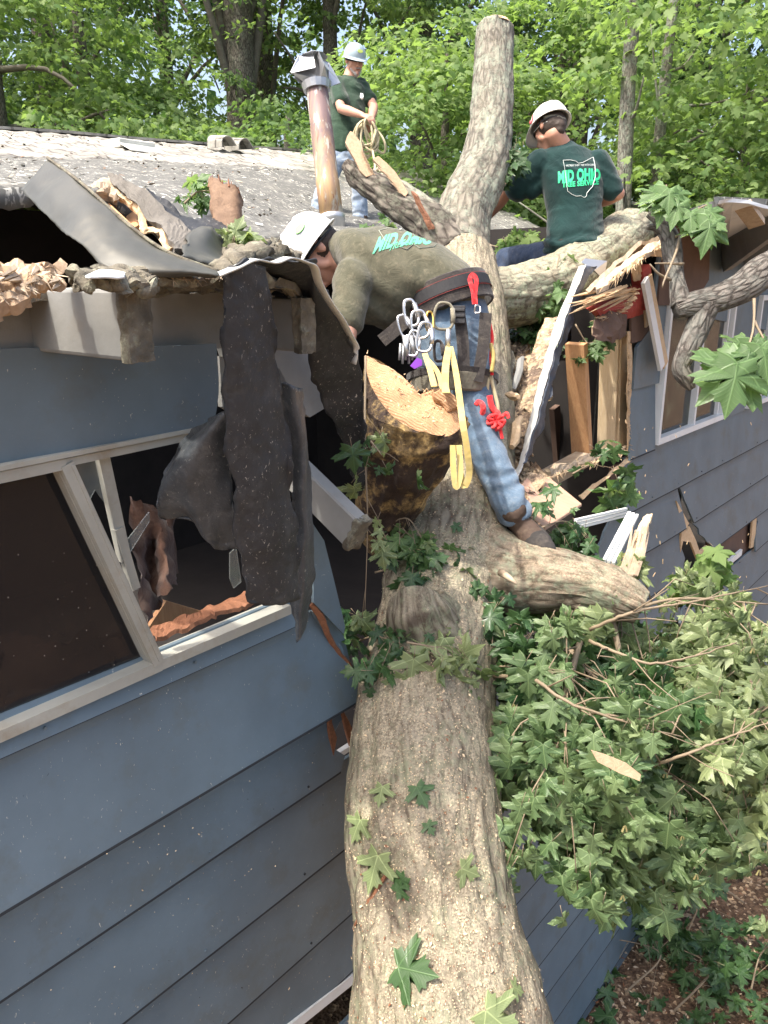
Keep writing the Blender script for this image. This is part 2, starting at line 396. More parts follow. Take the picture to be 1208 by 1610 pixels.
# ------------------------------------------------------------------ ground
t = NT('soil_and_wood_chips'); c = t.co()
n1 = t.noise(c, 1.6, 8, .7); n2 = t.vor(c, 38, 'F1', 'Color'); n3 = t.noise(c, 24, 6, .7)
col = t.mix(t.ramp(n1, [(.35, 0), (.65, 1)]), (.11, .065, .04), (.24, .16, .10))
col = t.mix(t.ramp(n3, [(.35, .9), (.6, 0)]), col, (.05, .03, .02))
col = t.mix(t.math('MULTIPLY', t.ramp(n2, [(.72, 0), (.8, 1)]), .8), col, (.50, .36, .22))
M['soil'] = t.fin(col, .95, t.bump(t.vor(c, 38), .8, .02, t.bump(n3, .6, .03)), 0, .2)
def ground_h(x, y):
    d = (Vector((x, y, 0)).dot(N3)+D)
    h = .06*nz((x, y, 0), .8)+.25*nz((x, y, 3), .12)*min(1, abs(d)/6)
    if d < -9: h += min(3.0, (-d-9)*.09)
    return h - .02
mb = MB()
def gridg(x0, x1, y0, y1, st, zo=0.):
    nx = int((x1-x0)/st)+1; ny = int((y1-y0)/st)+1
    vs = [(x0+i*st, y0+j*st, ground_h(x0+i*st, y0+j*st)+zo) for i in range(nx) for j in range(ny)]
    mb.add(vs, [(i*ny+j, (i+1)*ny+j, (i+1)*ny+j+1, i*ny+j+1) for i in range(nx-1) for j in range(ny-1)])
gridg(-90, 90, -60, 120, 1.5)
o = mb.build('ground', M['soil'], None, True, (0, 0, 0)); tag(o, kind='structure')

# ------------------------------------------------------------------ house
house = empty('house', Q(2, -4, 0), 'blue grey lap sided house with its roof and wall smashed open by the fallen tree', 'house')
def WR_(q): return [Wp(x, y, n) for x, y, n in q]
def hp(mb, name, mat, label=None, parent=None, smooth=False, thick=None):
    o = mb.build(name, mat, parent or house, smooth)
    if label: o['label'] = label
    if thick: solid(o, thick)
    return o

def board(mb, zb, zt, u0, u1, j0=0., j1=0., u1b=None, u0b=None, n_off=0., bul=None, seed=0, m=0):
    """one lap siding board; bottom edge stands proud; j0/j1 jaggedness of the broken ends"""
    nu = max(2, int((max(u1, u1b or u1)-min(u0, u0b or u0))/.06)); nv = 8
    th = .013; V = []
    for face in (0, 1):
        for i in range(nu+1):
            for j in range(nv+1):
                f = 0 if j == 0 else (.022 if j == 1 else .022+(j-1)/(nv-1)*.978); z = zb+(zt-zb)*f
                a = (u0b if u0b is not None else u0)*(1-f)+u0*f; b = (u1b if u1b is not None else u1)*(1-f)+u1*f
                if j0: a += j0*noise.noise(Vector((f*4.3, seed*3.1, 1)))*2
                if j1: b += j1*noise.noise(Vector((f*4.3, seed*3.1, 5)))*2
                u = a+(b-a)*i/nu
                n = .036*(1-f)+n_off-(th if face else 0)+.002*nz((u, z, seed), 2.5)
                if bul: n += bul(u, z)
                V.append(Q(u, n, z+.002*nz((u, zb, seed), 1.2)))
    S_ = (nu+1)*(nv+1); idx = lambda f, i, j: f*S_+i*(nv+1)+j
    fs = []
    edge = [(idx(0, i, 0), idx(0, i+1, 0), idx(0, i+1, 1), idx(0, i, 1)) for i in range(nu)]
    for i in range(nu):
        for j in range(nv):
            if j: fs.append((idx(0, i, j), idx(0, i+1, j), idx(0, i+1, j+1), idx(0, i, j+1)))
            fs.append((idx(1, i, j), idx(1, i, j+1), idx(1, i+1, j+1), idx(1, i+1, j)))
    for i in range(nu):
        for j in (0, nv): fs.append((idx(0, i, j), idx(0, i+1, j), idx(1, i+1, j), idx(1, i, j)))
    for j in range(nv):
        for i in (0, nu): fs.append((idx(0, i, j), idx(0, i, j+1), idx(1, i, j+1), idx(1, i, j)))
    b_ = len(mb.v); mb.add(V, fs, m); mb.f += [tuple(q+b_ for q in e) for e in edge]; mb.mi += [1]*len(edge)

# --- left run of siding, from the window down
UL = -3.0
mb = MB()
board(mb, 3.845, 3.93, UL, uz(455, 985)[0], n_off=.012)
board(mb, 3.49, 3.852, UL, uz(488, 955)[0], 0, .02, u1b=uz(558, 1080)[0], n_off=.012, bul=lambda u, z: .03*max(0, (3.8-z)/.3)*(1 if u > 0 else .5), seed=1)
board(mb, 3.225, 3.56, UL, uz(519, 1100)[0], 0, .045, u1b=uz(529, 1195)[0], seed=2)
board(mb, 2.90, 3.235, UL, 2.2, seed=3)
board(mb, 2.595, 2.91, UL, 2.3, seed=4)
board(mb, 2.33, 2.60, UL, 2.35, seed=5)
z = 2.06; k = 6
while z > -.3:
    board(mb, z-.32, z+.01, UL, 2.2, seed=k); board(mb, z-.32, z+.01, 2.204, 13, seed=k+30); z -= .325; k += 1
# --- right run
bulge = lambda u, z: -.22*max(0, 1-(u-2.9)/1.9)**2 if u < 4.8 else 0
ur = uz(990, 620)[0]
board(mb, 3.93, 4.30, ur, uz(1036, 560)[0]-.01, .012, 0, seed=40)
board(mb, 3.62, 3.94, ur, 13, .012, 0, u0b=ur-.03, seed=41)
board(mb, 3.30, 3.63, uz(985, 730)[0], uz(1061, 788)[0], .03, .006, u0b=uz(930, 800)[0], u1b=uz(1071, 832)[0], bul=bulge, seed=42)
board(mb, 3.30, 3.63, uz(1063, 787)[0], 13, .008, 0, u0b=uz(1084, 824)[0], seed=142)
h0 = uz(1062, 790)[0]; h1 = uz(1112, 880)[0]
board(mb, 2.98, 3.31, uz(925, 800)[0], uz(1071, 834)[0], .03, .03, u0b=uz(900, 850)[0], u1b=uz(1067, 903)[0], bul=bulge, seed=43)
board(mb, 2.98, 3.31, uz(1085, 824)[0], 13, .05, 0, seed=44, u0b=uz(1113, 868)[0])
board(mb, 2.65, 2.99, 2.9, uz(1067, 903)[0], .03, .04, bul=bulge, seed=45)
board(mb, 2.65, 2.99, uz(1187, 830)[0], 13, .04, 0, seed=46)
board(mb, 2.33, 2.66, 2.36, uz(1062, 900)[0], 0, .05, seed=47)
board(mb, 2.33, 2.66, uz(1062, 900)[0]+.22, 13, .06, 0, seed=48)
board(mb, 2.06, 2.34, 2.36, 13, seed=49)
for zr in (3.87, 3.52, 3.255, 2.93, 2.625, 3.96, 3.65, 3.33, 3.01, 2.68, 2.36, 2.09):
    for q in range(26):
        u = -.9+q*.406+.02*math.sin(q*7+zr*9)
        if (zr in (3.87, 3.52, 3.255, 2.93, 2.625)) != (u < 1.75) or (u > 1.75 and u < 4.1): continue
        c_ = Q(u, .044 if zr > 3.4 and u < 1.75 else .036, zr); mb.add([c_+U3*.0042*math.cos(a*1.0472)+Z3*.0042*math.sin(a*1.0472) for a in range(6)]+[c_-N3*.006+U3*.0042*math.cos(a*1.0472)+Z3*.0042*math.sin(a*1.0472) for a in range(6)], [(0, 1, 2, 3, 4, 5)]+[(a, a+6, (a+1) % 6+6, (a+1) % 6) for a in range(6)], 1 if q % 3 == 0 else 0)
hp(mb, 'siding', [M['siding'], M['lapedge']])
# above the right hand windows and between them
mb = MB()
uA0, uA1 = uz(1036, 560)[0], uz(1135, 600)[0]; uB0 = uz(1178, 560)[0]; uB1 = uB0+1.2
mb.prism([Q(ur+.0, .004, 4.305), Q(uA0-.004, .004, 4.305), Q(uA0-.004, .004, 4.98), Q(ur+.18, .004, 4.98), Q(ur+.15, .004, 4.6), Q(ur, .004, 4.52)], N3*.014)
mb.prism([Q(uA0, .003, 4.75), Q(uA1, .003, 4.75), Q(uA1, .003, 5.10), Q(uA0, .003, 5.05)], N3*.014)
mb.prism([Q(uA1+.004, .003, 3.945), Q(uB0-.004, .003, 3.945), Q(uB0-.004, .003, 5.15), Q(uA1+.004, .003, 5.10)], N3*.014)
mb.prism([Q(uB0, .003, 4.75), Q(13, .003, 4.75), Q(13, .003, 5.15), Q(uB0, .003, 5.15)], N3*.014)
mb.prism([Q(uB1, .003, 3.945), Q(13, .003, 3.945), Q(13, .003, 4.745), Q(uB1, .003, 4.745)], N3*.014)
hp(mb, 'siding', M['siding'])
# upper panel over the left window, right end rounded and sprung
mb = MB()
lo_ = [(-260, 790), (0, 742), (120, 716), (220, 692), (335, 668)]
mid = [(-260, 680), (0, 650), (120, 640), (230, 625), (342, 610)]
up_ = [(-260, 560), (0, 548), (120, 545), (230, 545), (338, 540)]
mb.sheet([[Wp(x, y, .03+.03*max(0, x)/340) for x, y in r] for r in (lo_, mid, up_)], 24, 10)
hp(mb, 'frieze_panel', M['siding'], 'sprung blue panel above the smashed window', thick=.012)
mb = MB()
mb.sheet([[Wp(x, y, .012) for x, y in r] for r in ([(-260, 565), (0, 556), (120, 553), (240, 548), (350, 548), (430, 560)], [(-260, 465), (0, 462), (120, 462), (240, 462), (350, 460), (430, 465)])], 20, 4)
hp(mb, 'frieze_board', M['greywood'], thick=.012)
mb = MB()
mb.prism([Wp(x, y, -.02) for x, y in ((325, 500), (352, 500), (500, 560), (505, 640), (480, 655), (345, 560))], N3*.02)
mb.prism([Wp(x, y, .0) for x, y in ((345, 560), (440, 580), (470, 640), (452, 700), (350, 640))], N3*-.018)
mb.pieces('torn_panel', M['greywood'], house)
# loose strips of siding by the trunk
mb = MB()
mb.prism([Wp(x, y, .06) for x, y in ((490, 820), (510, 850), (525, 910), (543, 985), (541, 997), (494, 948))], N3*-.012)
mb.prism([Wp(x, y, .03) for x, y in ((500, 955), (541, 1000), (552, 1048), (548, 1056), (520, 1010), (492, 962))], N3*-.012)
mb.pieces('broken_siding', M['siding'], house)
mb = MB()
pts = [(489, 950), (505, 975), (520, 1003), (535, 1030), (550, 1055), (558, 1072)]
mb.sheet([[Wp(x-3, y+3, .035) for x, y in pts], [Wp(x+3+2*math.sin(i*2), y-3, .05) for i, (x, y) in enumerate(pts)]], 20, 3, rough=.006)
hp(mb, 'split_edge', M['orange'], thick=.008)
mb = MB()
for q in ([(516, 1100), (524, 1110), (522, 1135), (530, 1160), (525, 1188), (518, 1150)], [(536, 1110), (548, 1132), (556, 1150), (562, 1170), (554, 1183), (545, 1150)]):
    mb.prism([Wp(x, y, .03) for x, y in q], N3*-.01)
mb.pieces('split_edge', M['orange'], house)
mb = MB(); mb.bar(Wp(528, 1188, .015), Wp(566, 1163, .015), .02, .02)
mb.bar(Wp(330, 1715, .03), Wp(575, 1520, .03), .045, .02); mb.bar(Wp(1112, 912, .01), Wp(1165, 868, .01), .05, .02)
mb.bar(Wp(1120, 960, .02), Wp(1150, 930, .02), .10, .02)
mb.pieces('band_board', M['white'], house)
# brown sheathing behind the boards
mb = MB()
mb.prism([Q(u, -.03, z) for u, z in ((uz(1116, 950)[0], 2.2), (13, 2.2), (13, 3.5), (uz(1114, 880)[0], 3.1))], N3*-.012)
mb.prism([Q(u, -.03, z) for u, z in ((uz(990, 500)[0], 3.6), (13, 3.6), (13, 3.9), (uz(990, 500)[0], 3.9))], N3*-.012)
a0 = uz(1050, 360, -.02)
mb.prism([Wp(x, y, .03) for x, y in ((1052, 340), (1118, 330), (1115, 440), (1090, 480), (1035, 480), (1040, 430))], N3*-.012)
mb.prism([Wp(x, y, .015) for x, y in ((993, 500), (1022, 488), (1022, 532), (993, 540))], N3*-.012)
mb.pieces('sheathing', M['brownboard'], house)
mb = MB()
for q in ([(1083, 823), (1064, 788), (1072, 830), (1070, 868), (1079, 830)],):
    mb.prism([Wp(x, y, .02) for x, y in q], N3*-.01)
mb.prism([Wp(x, y, .012) for x, y in ((1184, 812), (1190, 806), (1187, 858), (1180, 862))], N3*-.01)
mb.prism([Wp(x, y, .012) for x, y in ((1070, 850), (1084, 828), (1094, 850), (1100, 868), (1111, 858), (1118, 878), (1108, 884), (1096, 878), (1086, 852))], N3*-.01)
mb.sheet([[Wp(x, y, .02) for x, y in ((986, 520), (987, 580), (986, 650), (988, 718))], [Wp(x, y, .0) for x, y in ((993, 520), (993, 580), (992, 650), (995, 722))]], 20, 3, rough=.008)
mb.sheet([[Wp(x, y, .03) for x, y in ((995, 724), (970, 740), (940, 766), (915, 786))], [Wp(x, y, .01) for x, y in ((992, 716), (966, 736), (934, 762), (910, 780))]], 20, 3, rough=.01)
mb.pieces('split_edge', M['fresh'], house, thick=.006)

# --- left window
win = MB(); fr = .022
wl = hp(win, 'window', M['trim']) if False else None
mb = MB()
mb.bar(Wp(-260, 1262, .03), Wp(246, 1042, .03), .028, .05); mb.bar(Wp(246, 1041, .03), Wp(449, 955, .03), .028, .05)
mb.bar(Wp(-260, 1248, .0), Wp(238, 1032, .0), .02, .03); mb.bar(Wp(252, 1027, .0), Wp(440, 948, .0), .02, .03)
mb.bar(Wp(-260, 800, .03), Wp(95, 727, .03), .024, .05); mb.bar(Wp(95, 726, .03), Wp(325, 678, .03), .018, .04)
mb.bar(Wp(-260, 786, .045), Wp(335, 668, .05), .010, .03)
mb.bar(Wp(98, 728, .035), Wp(243, 1040, .035), .030, .045); mb.bar(Wp(88, 733, .02), Wp(230, 1034, .02), .014, .035)
mb.bar(Wp(110, 730, .045), Wp(247, 1036, .045), .008, .03)
wl = hp(mb, 'window', M['trim'], 'left window frame racked out of square')
mb = MB(); mb.bar(Wp(160, 715, .0), Wp(196, 880, .0), .028, .02); mb.bar(Wp(184, 830, .004), Wp(212, 925, .004), .022, .02)
hp(mb, 'sash', M['trim'], parent=wl)
mb = MB(); mb.prism([Wp(x, y, .008) for x, y in ((-260, 806), (84, 740), (236, 1034), (-260, 1248))], N3*-.005)
hp(mb, 'pane', M['glass'], parent=wl)
t = NT('broken_clear_glass'); t.b.inputs['Transmission Weight'].default_value = 0
t.b.inputs['Alpha'].default_value = .28; t.fin((.3, .33, .32), .06, None, 0, .8); M['shard'] = t.m
mb = MB()
for q in ([(112, 728), (158, 718), (180, 812), (172, 800), (150, 770), (140, 790)], [(118, 750), (140, 790), (155, 850), (175, 880), (196, 900), (170, 870)],
          [(200, 850), (235, 805), (236, 820), (206, 868)], [(362, 870), (372, 860), (380, 915), (368, 925), (362, 910)], [(340, 690), (350, 700), (330, 730), (322, 700)]):
    mb.prism([Wp(x, y, -.004) for x, y in q], N3*-.004)
mb.pieces('glass_shard', M['shard'], wl)
# --- right windows
M['blind'] = m_cloth('grey_blind', (.06, .06, .055), (.12, .12, .11), None)
def rwin(u0, u1, z0, z1, mu):
    mb = MB(); f = .03
    for a, b in (((u0, z0), (u1, z0)), ((u0, z1), (u1, z1))): mb.bar(Q(a[0]-f/2, .02, a[1]), Q(b[0]+f/2, .02, b[1]), f*1.2, .05)
    for u in (u0, u1): mb.bar(Q(u, .018, z0+.018), Q(u, .018, z1-.018), f, .05)
    mb.bar(Q(mu, .016, z0+.018), Q(mu, .016, z1-.018), f*.9, .04)
    mb.bar(Q(u1-.06, .008, z0+.02), Q(u1-.06, .008, z1-.02), .02, .03)
    wr = hp(mb, 'window', M['white'], None)
    mb = MB(); mb.prism([Q(u0, .0, z0), Q(u1, .0, z0), Q(u1, .0, z1), Q(u0, .0, z1)], N3*-.005)
    t = bpy.data.materials.get('painted_reflection_glass')
    if not t:
        q = NT('painted_reflection_glass'); q.b.inputs['Alpha'].default_value = .9
        c = q.co(); t = q.fin(q.mix(q.ramp(q.noise(c, 8, 6, .8), [(.52, 0), (.62, 1)]), (.022, .026, .026), (.10, .12, .08)), .1, None, 0, .35)  # greenish reflection blotches painted into the pane colour
    hp(mb, 'pane', t, parent=wr)
    mb = MB(); mb.prism([Q(u0, -.35, z0-.1), Q(mu, -.35, z0-.1), Q(mu-.02, -.35, z1), Q(u0, -.35, z1)], N3*-.01)
    mb.prism([Q(mu+.05, -.3, z0-.1), Q(u1+.1, -.3, z0-.1), Q(u1+.1, -.3, z1), Q(mu+.05, -.3, z1)], N3*-.01)
    mb.pieces('curtain', M['blind'], wr)
rwin(uA0+.02, uA1-.02, 3.975, 4.73, uz(1090, 600)[0])
rwin(uB0+.02, uB1, 3.975, 4.73, uz(1196, 560)[0]+.02)

# --- interior shell
mb = MB()
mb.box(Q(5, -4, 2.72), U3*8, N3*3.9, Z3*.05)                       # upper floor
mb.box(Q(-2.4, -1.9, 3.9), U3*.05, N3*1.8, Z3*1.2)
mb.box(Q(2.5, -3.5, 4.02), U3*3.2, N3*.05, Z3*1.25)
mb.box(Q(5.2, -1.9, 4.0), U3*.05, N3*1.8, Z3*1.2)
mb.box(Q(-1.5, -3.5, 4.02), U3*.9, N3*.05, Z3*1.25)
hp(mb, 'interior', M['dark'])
mb = MB()
mb.sheet([[Wp(x, y, n) for x, y, n in r] for r in ([(205, 790, -.5), (225, 780, -.45), (255, 820, -.5), (280, 800, -.5)], [(215, 870, -.35), (240, 880, -.45), (260, 870, -.35), (275, 900, -.5)], [(230, 985, -.15), (245, 960, -.3), (262, 930, -.2), (272, 915, -.35)])], 20, 16, rough=.03)
mb.sheet([[Wp(x, y, n) for x, y, n in r] for r in ([(-100, 1080, -.2), (0, 1010, -.3), (100, 1000, -.2), (190, 985, -.35)], [(-100, 1180, -.1), (0, 1120, -.15), (100, 1080, -.1), (200, 1040, -.15)])], 24, 10, rough=.05)
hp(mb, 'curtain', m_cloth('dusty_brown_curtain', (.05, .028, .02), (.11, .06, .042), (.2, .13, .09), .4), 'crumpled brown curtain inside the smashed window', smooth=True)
mb = MB()
mb.sheet([[Wp(x, y, -.03) for x, y in ((245, 1012), (320, 978), (400, 945), (440, 935))], [Wp(x, y, -.15) for x, y in ((240, 985), (310, 962), (360, 948), (400, 930))]], 40, 5, rough=.02)
hp(mb, 'window_stool', M['orange'], 'splintered orange wood along the broken window sill', thick=.012)
mb = MB(); mb.prism([Wp(x, y, -.35) for x, y in ((235, 985), (262, 945), (330, 965), (255, 1000))], N3*-.02)
hp(mb, 'shelf', M['stud'])
# inner studs and debris seen through the hole
mb = MB()
mb.bar(Wp(906, 540, -.12), Wp(916, 722, -.12), .10, .038, U3)
st1 = hp(mb, 'stud', M['stud'])
mb = MB(); mb.bar(Wp(962, 530, -.10), Wp(955, 716, -.10), .05, .1); mb.bar(Wp(978, 524, -.06), Wp(974, 712, -.06), .10, .04)
hp(mb, 'stud', M['stud2'])
mb = MB(); mb.bar(Wp(872, 640, -1.0), Wp(880, 745, -1.0), .09, .04)
hp(mb, 'stud', M['brownboard'])
mb = MB()
mb.sheet([[Wp(x, y, .0) for x, y in ((862, 752), (900, 738), (950, 722), (985, 712))], [Wp(x, y, -.02) for x, y in ((858, 735), (905, 726), (950, 712), (985, 704))]], 30, 5, rough=.02)
mb.bar(Wp(850, 758, -.1), Wp(915, 722, -.1), .05, .06)
hp(mb, 'bottom_plate', M['rotwood'], 'splintered bottom plate under the exposed studs', thick=.03)
# red header splintered
mb = MB()
mb.sheet([[Wp(x, y, .0) for x, y in ((925, 470), (955, 462), (985, 455), (1004, 450))], [Wp(x, y, .03) for x, y in ((930, 486), (960, 482), (990, 478), (1006, 470))], [Wp(x, y, .0) for x, y in ((945, 505), (965, 500), (990, 496), (1006, 490))]], 20, 8, rough=.006)
mb.bar(Wp(1008, 425, .02), Wp(1012, 478, .02), .07, .04)
rb = hp(mb, 'header_beam', M['red'], 'snapped red painted header beam', thick=.04)
mb = MB(); r2 = random.Random(3)
for i in range(26):
    x = r2.uniform(945, 1000); y = 455+(1000-x)*.16+r2.uniform(-8, 8)
    L = r2.uniform(30, 60)
    a = Wp(x, y, .03); b = Wp(x-L, y+L*.16+r2.uniform(-2, 18), .05+r2.uniform(0, .05)); mid_ = (a+b)/2
    mb.tube([a, mid_, b], [.008, .007, .001], 4)
for i in range(12):
    x = r2.uniform(996, 1012); a = Wp(x, 440, .03); b = Wp(x+r2.uniform(-14, 6), r2.uniform(405, 425), .05)
    mb.tube([a, b], [.009, .001], 4)
fibers(mb, WR_([(1000, 455, .05), (990, 475, .05), (975, 492, .05), (940, 500, .05)]), -U3*1.-Z3*.05, 60, .15, .007, .14, 5); o = hp(mb, 'splinters', M['fresh'], parent=rb); tag(o, kind='stuff')
mb = MB()
mb.bar(Wp(1014, 440, .08), Wp(1040, 578, .08), .055, .018)
hp(mb, 'trim_board', M['white'], 'narrow painted board dangling in front of the siding')
mb = MB(); mb.bar(Wp(1020, 436, .065), Wp(1046, 574, .065), .06, .012)
hp(mb, 'trim_backing', M['fresh'])
mb = MB(); mb.bar(Wp(1009, 456, .0), Wp(1012, 512, .0), .05, .05); mb.bar(Wp(935, 520, -.05), Wp(985, 490, -.05), .04, .03)
mb.pieces('blocking', M['stud2'], house)
mb = MB()
mb.sheet([[Wp(x, y, n) for x, y, n in r] for r in ([(938, 492, .02), (960, 488, .05), (987, 484, .03)], [(930, 515, .04), (965, 518, .08), (984, 505, .03)], [(936, 535, .06), (955, 540, .08), (983, 525, .02)])], 14, 10, rough=.02)
hp(mb, 'tar_paper', M['brownboard'], thick=.004)

# --- rafters
def rafter(px, py, n0, n1, hgt, wdt, endmat, zoff=0, tilt=0, uo=0):
    u, z = uz(px, py, 0)
    mb = MB(); z -= hgt/2
    a = Q(u, n0, z); b = Q(u+uo, n1, z+tilt)
    mb.bar(a, b, hgt, wdt, U3)
    o = hp(mb, 'rafter', M['greywood'])
    bv = o.modifiers.new('b', 'BEVEL'); bv.width = .008; bv.segments = 2
    mb = MB(); d = (b-a).normalized()
    mb.bar(b-d*.02, b+d*.012, hgt*1.03, wdt*1.12, U3)
    me = mb.mesh(); bm = bmesh.new(); bm.from_mesh(me); bmesh.ops.subdivide_edges(bm, edges=bm.edges[:], cuts=9, use_grid_fill=True)
    for v in bm.verts: v.co += Vector((nz(v.co, 60), nz(v.co, 60, 4), nz(v.co, 60, 8)))*.005
    bm.to_mesh(me); bm.free(); link_mesh('rotten_end', me, endmat, o, False)
    return o
rafter(52, 452, -.9, .365, .128, .045, M['lichen'])
rafter(395, 462, -.5, .20, .13, .045, M['lichen'], tilt=-.01)
mb = MB()
a = Wp(468, 745, .0); b = Wp(562, 838, .25)
mb.bar(a, b, .10, .05, U3); o = hp(mb, 'rafter', M['greywood'], 'fallen rafter end dropped beside the cut log')
o.modifiers.new('b', 'BEVEL').width = .005
mb = MB(); d = (b-a).normalized(); mb.bar(b-d*.01, b+d*.012, .103, .055, U3)
me = mb.mesh(); bm = bmesh.new(); bm.from_mesh(me); bmesh.ops.subdivide_edges(bm, edges=bm.edges[:], cuts=7, use_grid_fill=True)
for v in bm.verts: v.co += Vector((nz(v.co, 60), nz(v.co, 60, 4), nz(v.co, 60, 8)))*.008
bm.to_mesh(me); bm.free(); link_mesh('rotten_end', me, M['lichen'], o, True)
# right eave: soffit, rafters, fascia
mb = MB()
mb.prism([Wp(x, y, .0) for x, y in ((1112, 500), (1112, 330), (1208, 400), (1400, 380), (1400, 560))], N3*.012)
hp(mb, 'frieze_board', M['siding'])
for (x0, y0, x1, y1, wd) in ((1139, 404, 1222, 338, .17), (1172, 412, 1300, 335, .17)):
    mb = MB(); mb.bar(Wp(x0, y0, .02), Wp(x1, y1, .50), wd, .05, U3); hp(mb, 'rafter', M['greywood'])
mb = MB(); mb.sheet([[Wp(x, y, .02) for x, y in ((1128, 330), (1160, 380), (1300, 330), (1500, 290))], [Wp(x, y, .55) for x, y in ((1130, 318), (1168, 316), (1300, 330), (1500, 300))]], 12, 4)
hp(mb, 'soffit', M['white'], thick=.015)
mb = MB(); mb.bar(Wp(1168, 322, .50), Wp(1190, 352, .52), .07, .03, U3); 
hp(mb, 'fascia_board', M['rotwood'], 'rotted end of the fascia board at the right eave')

# --- main roof
def rail(pts, n): return [Wp(x, y, n) for x, y in pts]
R0 = [Wp(x, y, n) for x, y, n in [(-200, 330, -.5), (0, 312, -.5), (100, 302, -.5), (200, 328, -.5), (290, 385, -.5), (350, 388, -.5), (440, 382, -.8), (540, 372, -1.5), (620, 368, -2.0), (720, 370, -2.6), (850, 372, -2.9)]]
R1 = rail([(-200, 288), (0, 285), (100, 286), (200, 290), (300, 300), (400, 330), (500, 352), (600, 358), (700, 362), (780, 365), (862, 368)], -3.3)
R2 = rail([(-200, 246), (0, 252), (100, 254), (200, 257), (300, 262), (400, 266), (480, 272), (560, 280), (630, 287), (690, 291), (727, 294)], -5.8)
R3 = rail([(-200, 198), (0, 207), (100, 213), (200, 222), (300, 229), (400, 236), (480, 241), (560, 250), (620, 262), (680, 275), (722, 288)], -8.0)
mb = MB(); mb.sheet([R0, R1, R2], 90, 40, rough=.02); ro = hp(mb, 'roof_slope', M['rolled'], 'low grey rolled roofing slope littered with debris', smooth=True, thick=.05)
t = NT('old_shingles'); tc = t.n('TexCoord'); mp = t.n('Mapping'); mp.inputs['Rotation'].default_value = (0, 0, -(math.pi/2-AZ)); t.l(tc.outputs['Object'], mp.inputs[0])
bk = t.n('TexBrick'); bk.inputs['Scale'].default_value = 1; bk.inputs['Brick Width'].default_value = .30; bk.inputs['Row Height'].default_value = .17; bk.inputs['Mortar Size'].default_value = .016
bk.inputs['Color1'].default_value = (.19, .18, .16, 1); bk.inputs['Color2'].default_value = (.27, .26, .23, 1); bk.inputs['Mortar'].default_value = (.10, .09, .08, 1); bk.inputs['Mortar Smooth'].default_value = .3
t.l(mp.outputs[0], bk.inputs['Vector']); c = t.co()
col = t.mix(t.ramp(t.noise(c, 2.2, 9, .78), [(.46, 0), (.58, .8)]), bk.outputs[0], (.38, .37, .33))
col = t.mix(t.ramp(t.noise(c, 11, 6, .7), [(.58, 0), (.68, .7)]), col, (.16, .145, .13))
col = t.mix(t.ramp(t.noise(c, 1.1, 3, .6), [(.70, 0), (.74, .8)]), col, (.42, .42, .08))
M['shingle'] = t.fin(col, .95, t.bump(bk.outputs[1], .6, .02, t.bump(t.noise(c, 30, 5), .5, .01)))
mb = MB(); mb.sheet([R2, R3], 90, 14, rough=.03); hp(mb, 'shingle_slope', M['shingle'], 'upper shingled slope bleached pale and mossy', smooth=True, thick=.05)
# far side of the ridge, gable end under the rake
mb = MB(); mb.sheet([R3, [p-N3*3-Z3*1.0 for p in R3]], 40, 5); hp(mb, 'rear_slope', M['rolled'], thick=.05)
mb = MB(); e = [R1[-1], R2[-1], R3[-1]]; mb.prism([e[0]-Z3*.06, e[1]-Z3*.06, e[2]-Z3*.06, Vector((e[2].x, e[2].y, 2.8)), Vector((e[0].x, e[0].y, 2.8))], U3*-.05)
hp(mb, 'gable_wall', M['siding'])
mb = MB()
for i in range(10): mb.bar(R3[i]+Z3*.03, R3[i+1]+Z3*.03, .22, .03, N3.cross(U3))
hp(mb, 'ridge_cap', M['shingle'], smooth=False)
# torn near edge of the roof: mossy ledge
mb = MB()
mb.sheet([WR_([(330, 398, -.5), (370, 388, -.6), (410, 382, -.8), (440, 380, -1.0)]), WR_([(345, 415, -.1), (380, 405, -.15), (415, 398, -.2), (440, 400, -.25)]),
          WR_([(345, 436, .30), (390, 415, .30), (430, 408, .30), (470, 410, .28)])], 50, 24, rough=.03)
hp(mb, 'roof_edge', M['lichen'], 'rotten mossy torn edge of the roof', smooth=True, thick=.03)
# dark rotted sheathing line above the rafters, left
mb = MB()
mb.sheet([rail([(240, 452), (300, 455), (360, 452), (440, 455), (500, 470)], .02), rail([(205, 436), (240, 432), (300, 440), (350, 437), (420, 440)], .36)], 50, 8, rough=.03)
mb.sheet([rail([(-200, 470), (-60, 468), (60, 462), (160, 458)], -.05), rail([(-200, 478), (-60, 474), (40, 468), (120, 462)], .1)], 20, 5, rough=.01)
mb.pieces('roof_deck', M['lichen'], house, thick=.018)
mb = MB(); fibers(mb, WR_([(205, 436, .36), (240, 432, .36), (300, 440, .36), (350, 437, .36), (420, 440, .36)]), N3-Z3*.4, 60, .02, .003, .5, 1); o = hp(mb, 'splinters', M['rotwood']); tag(o, kind='stuff')
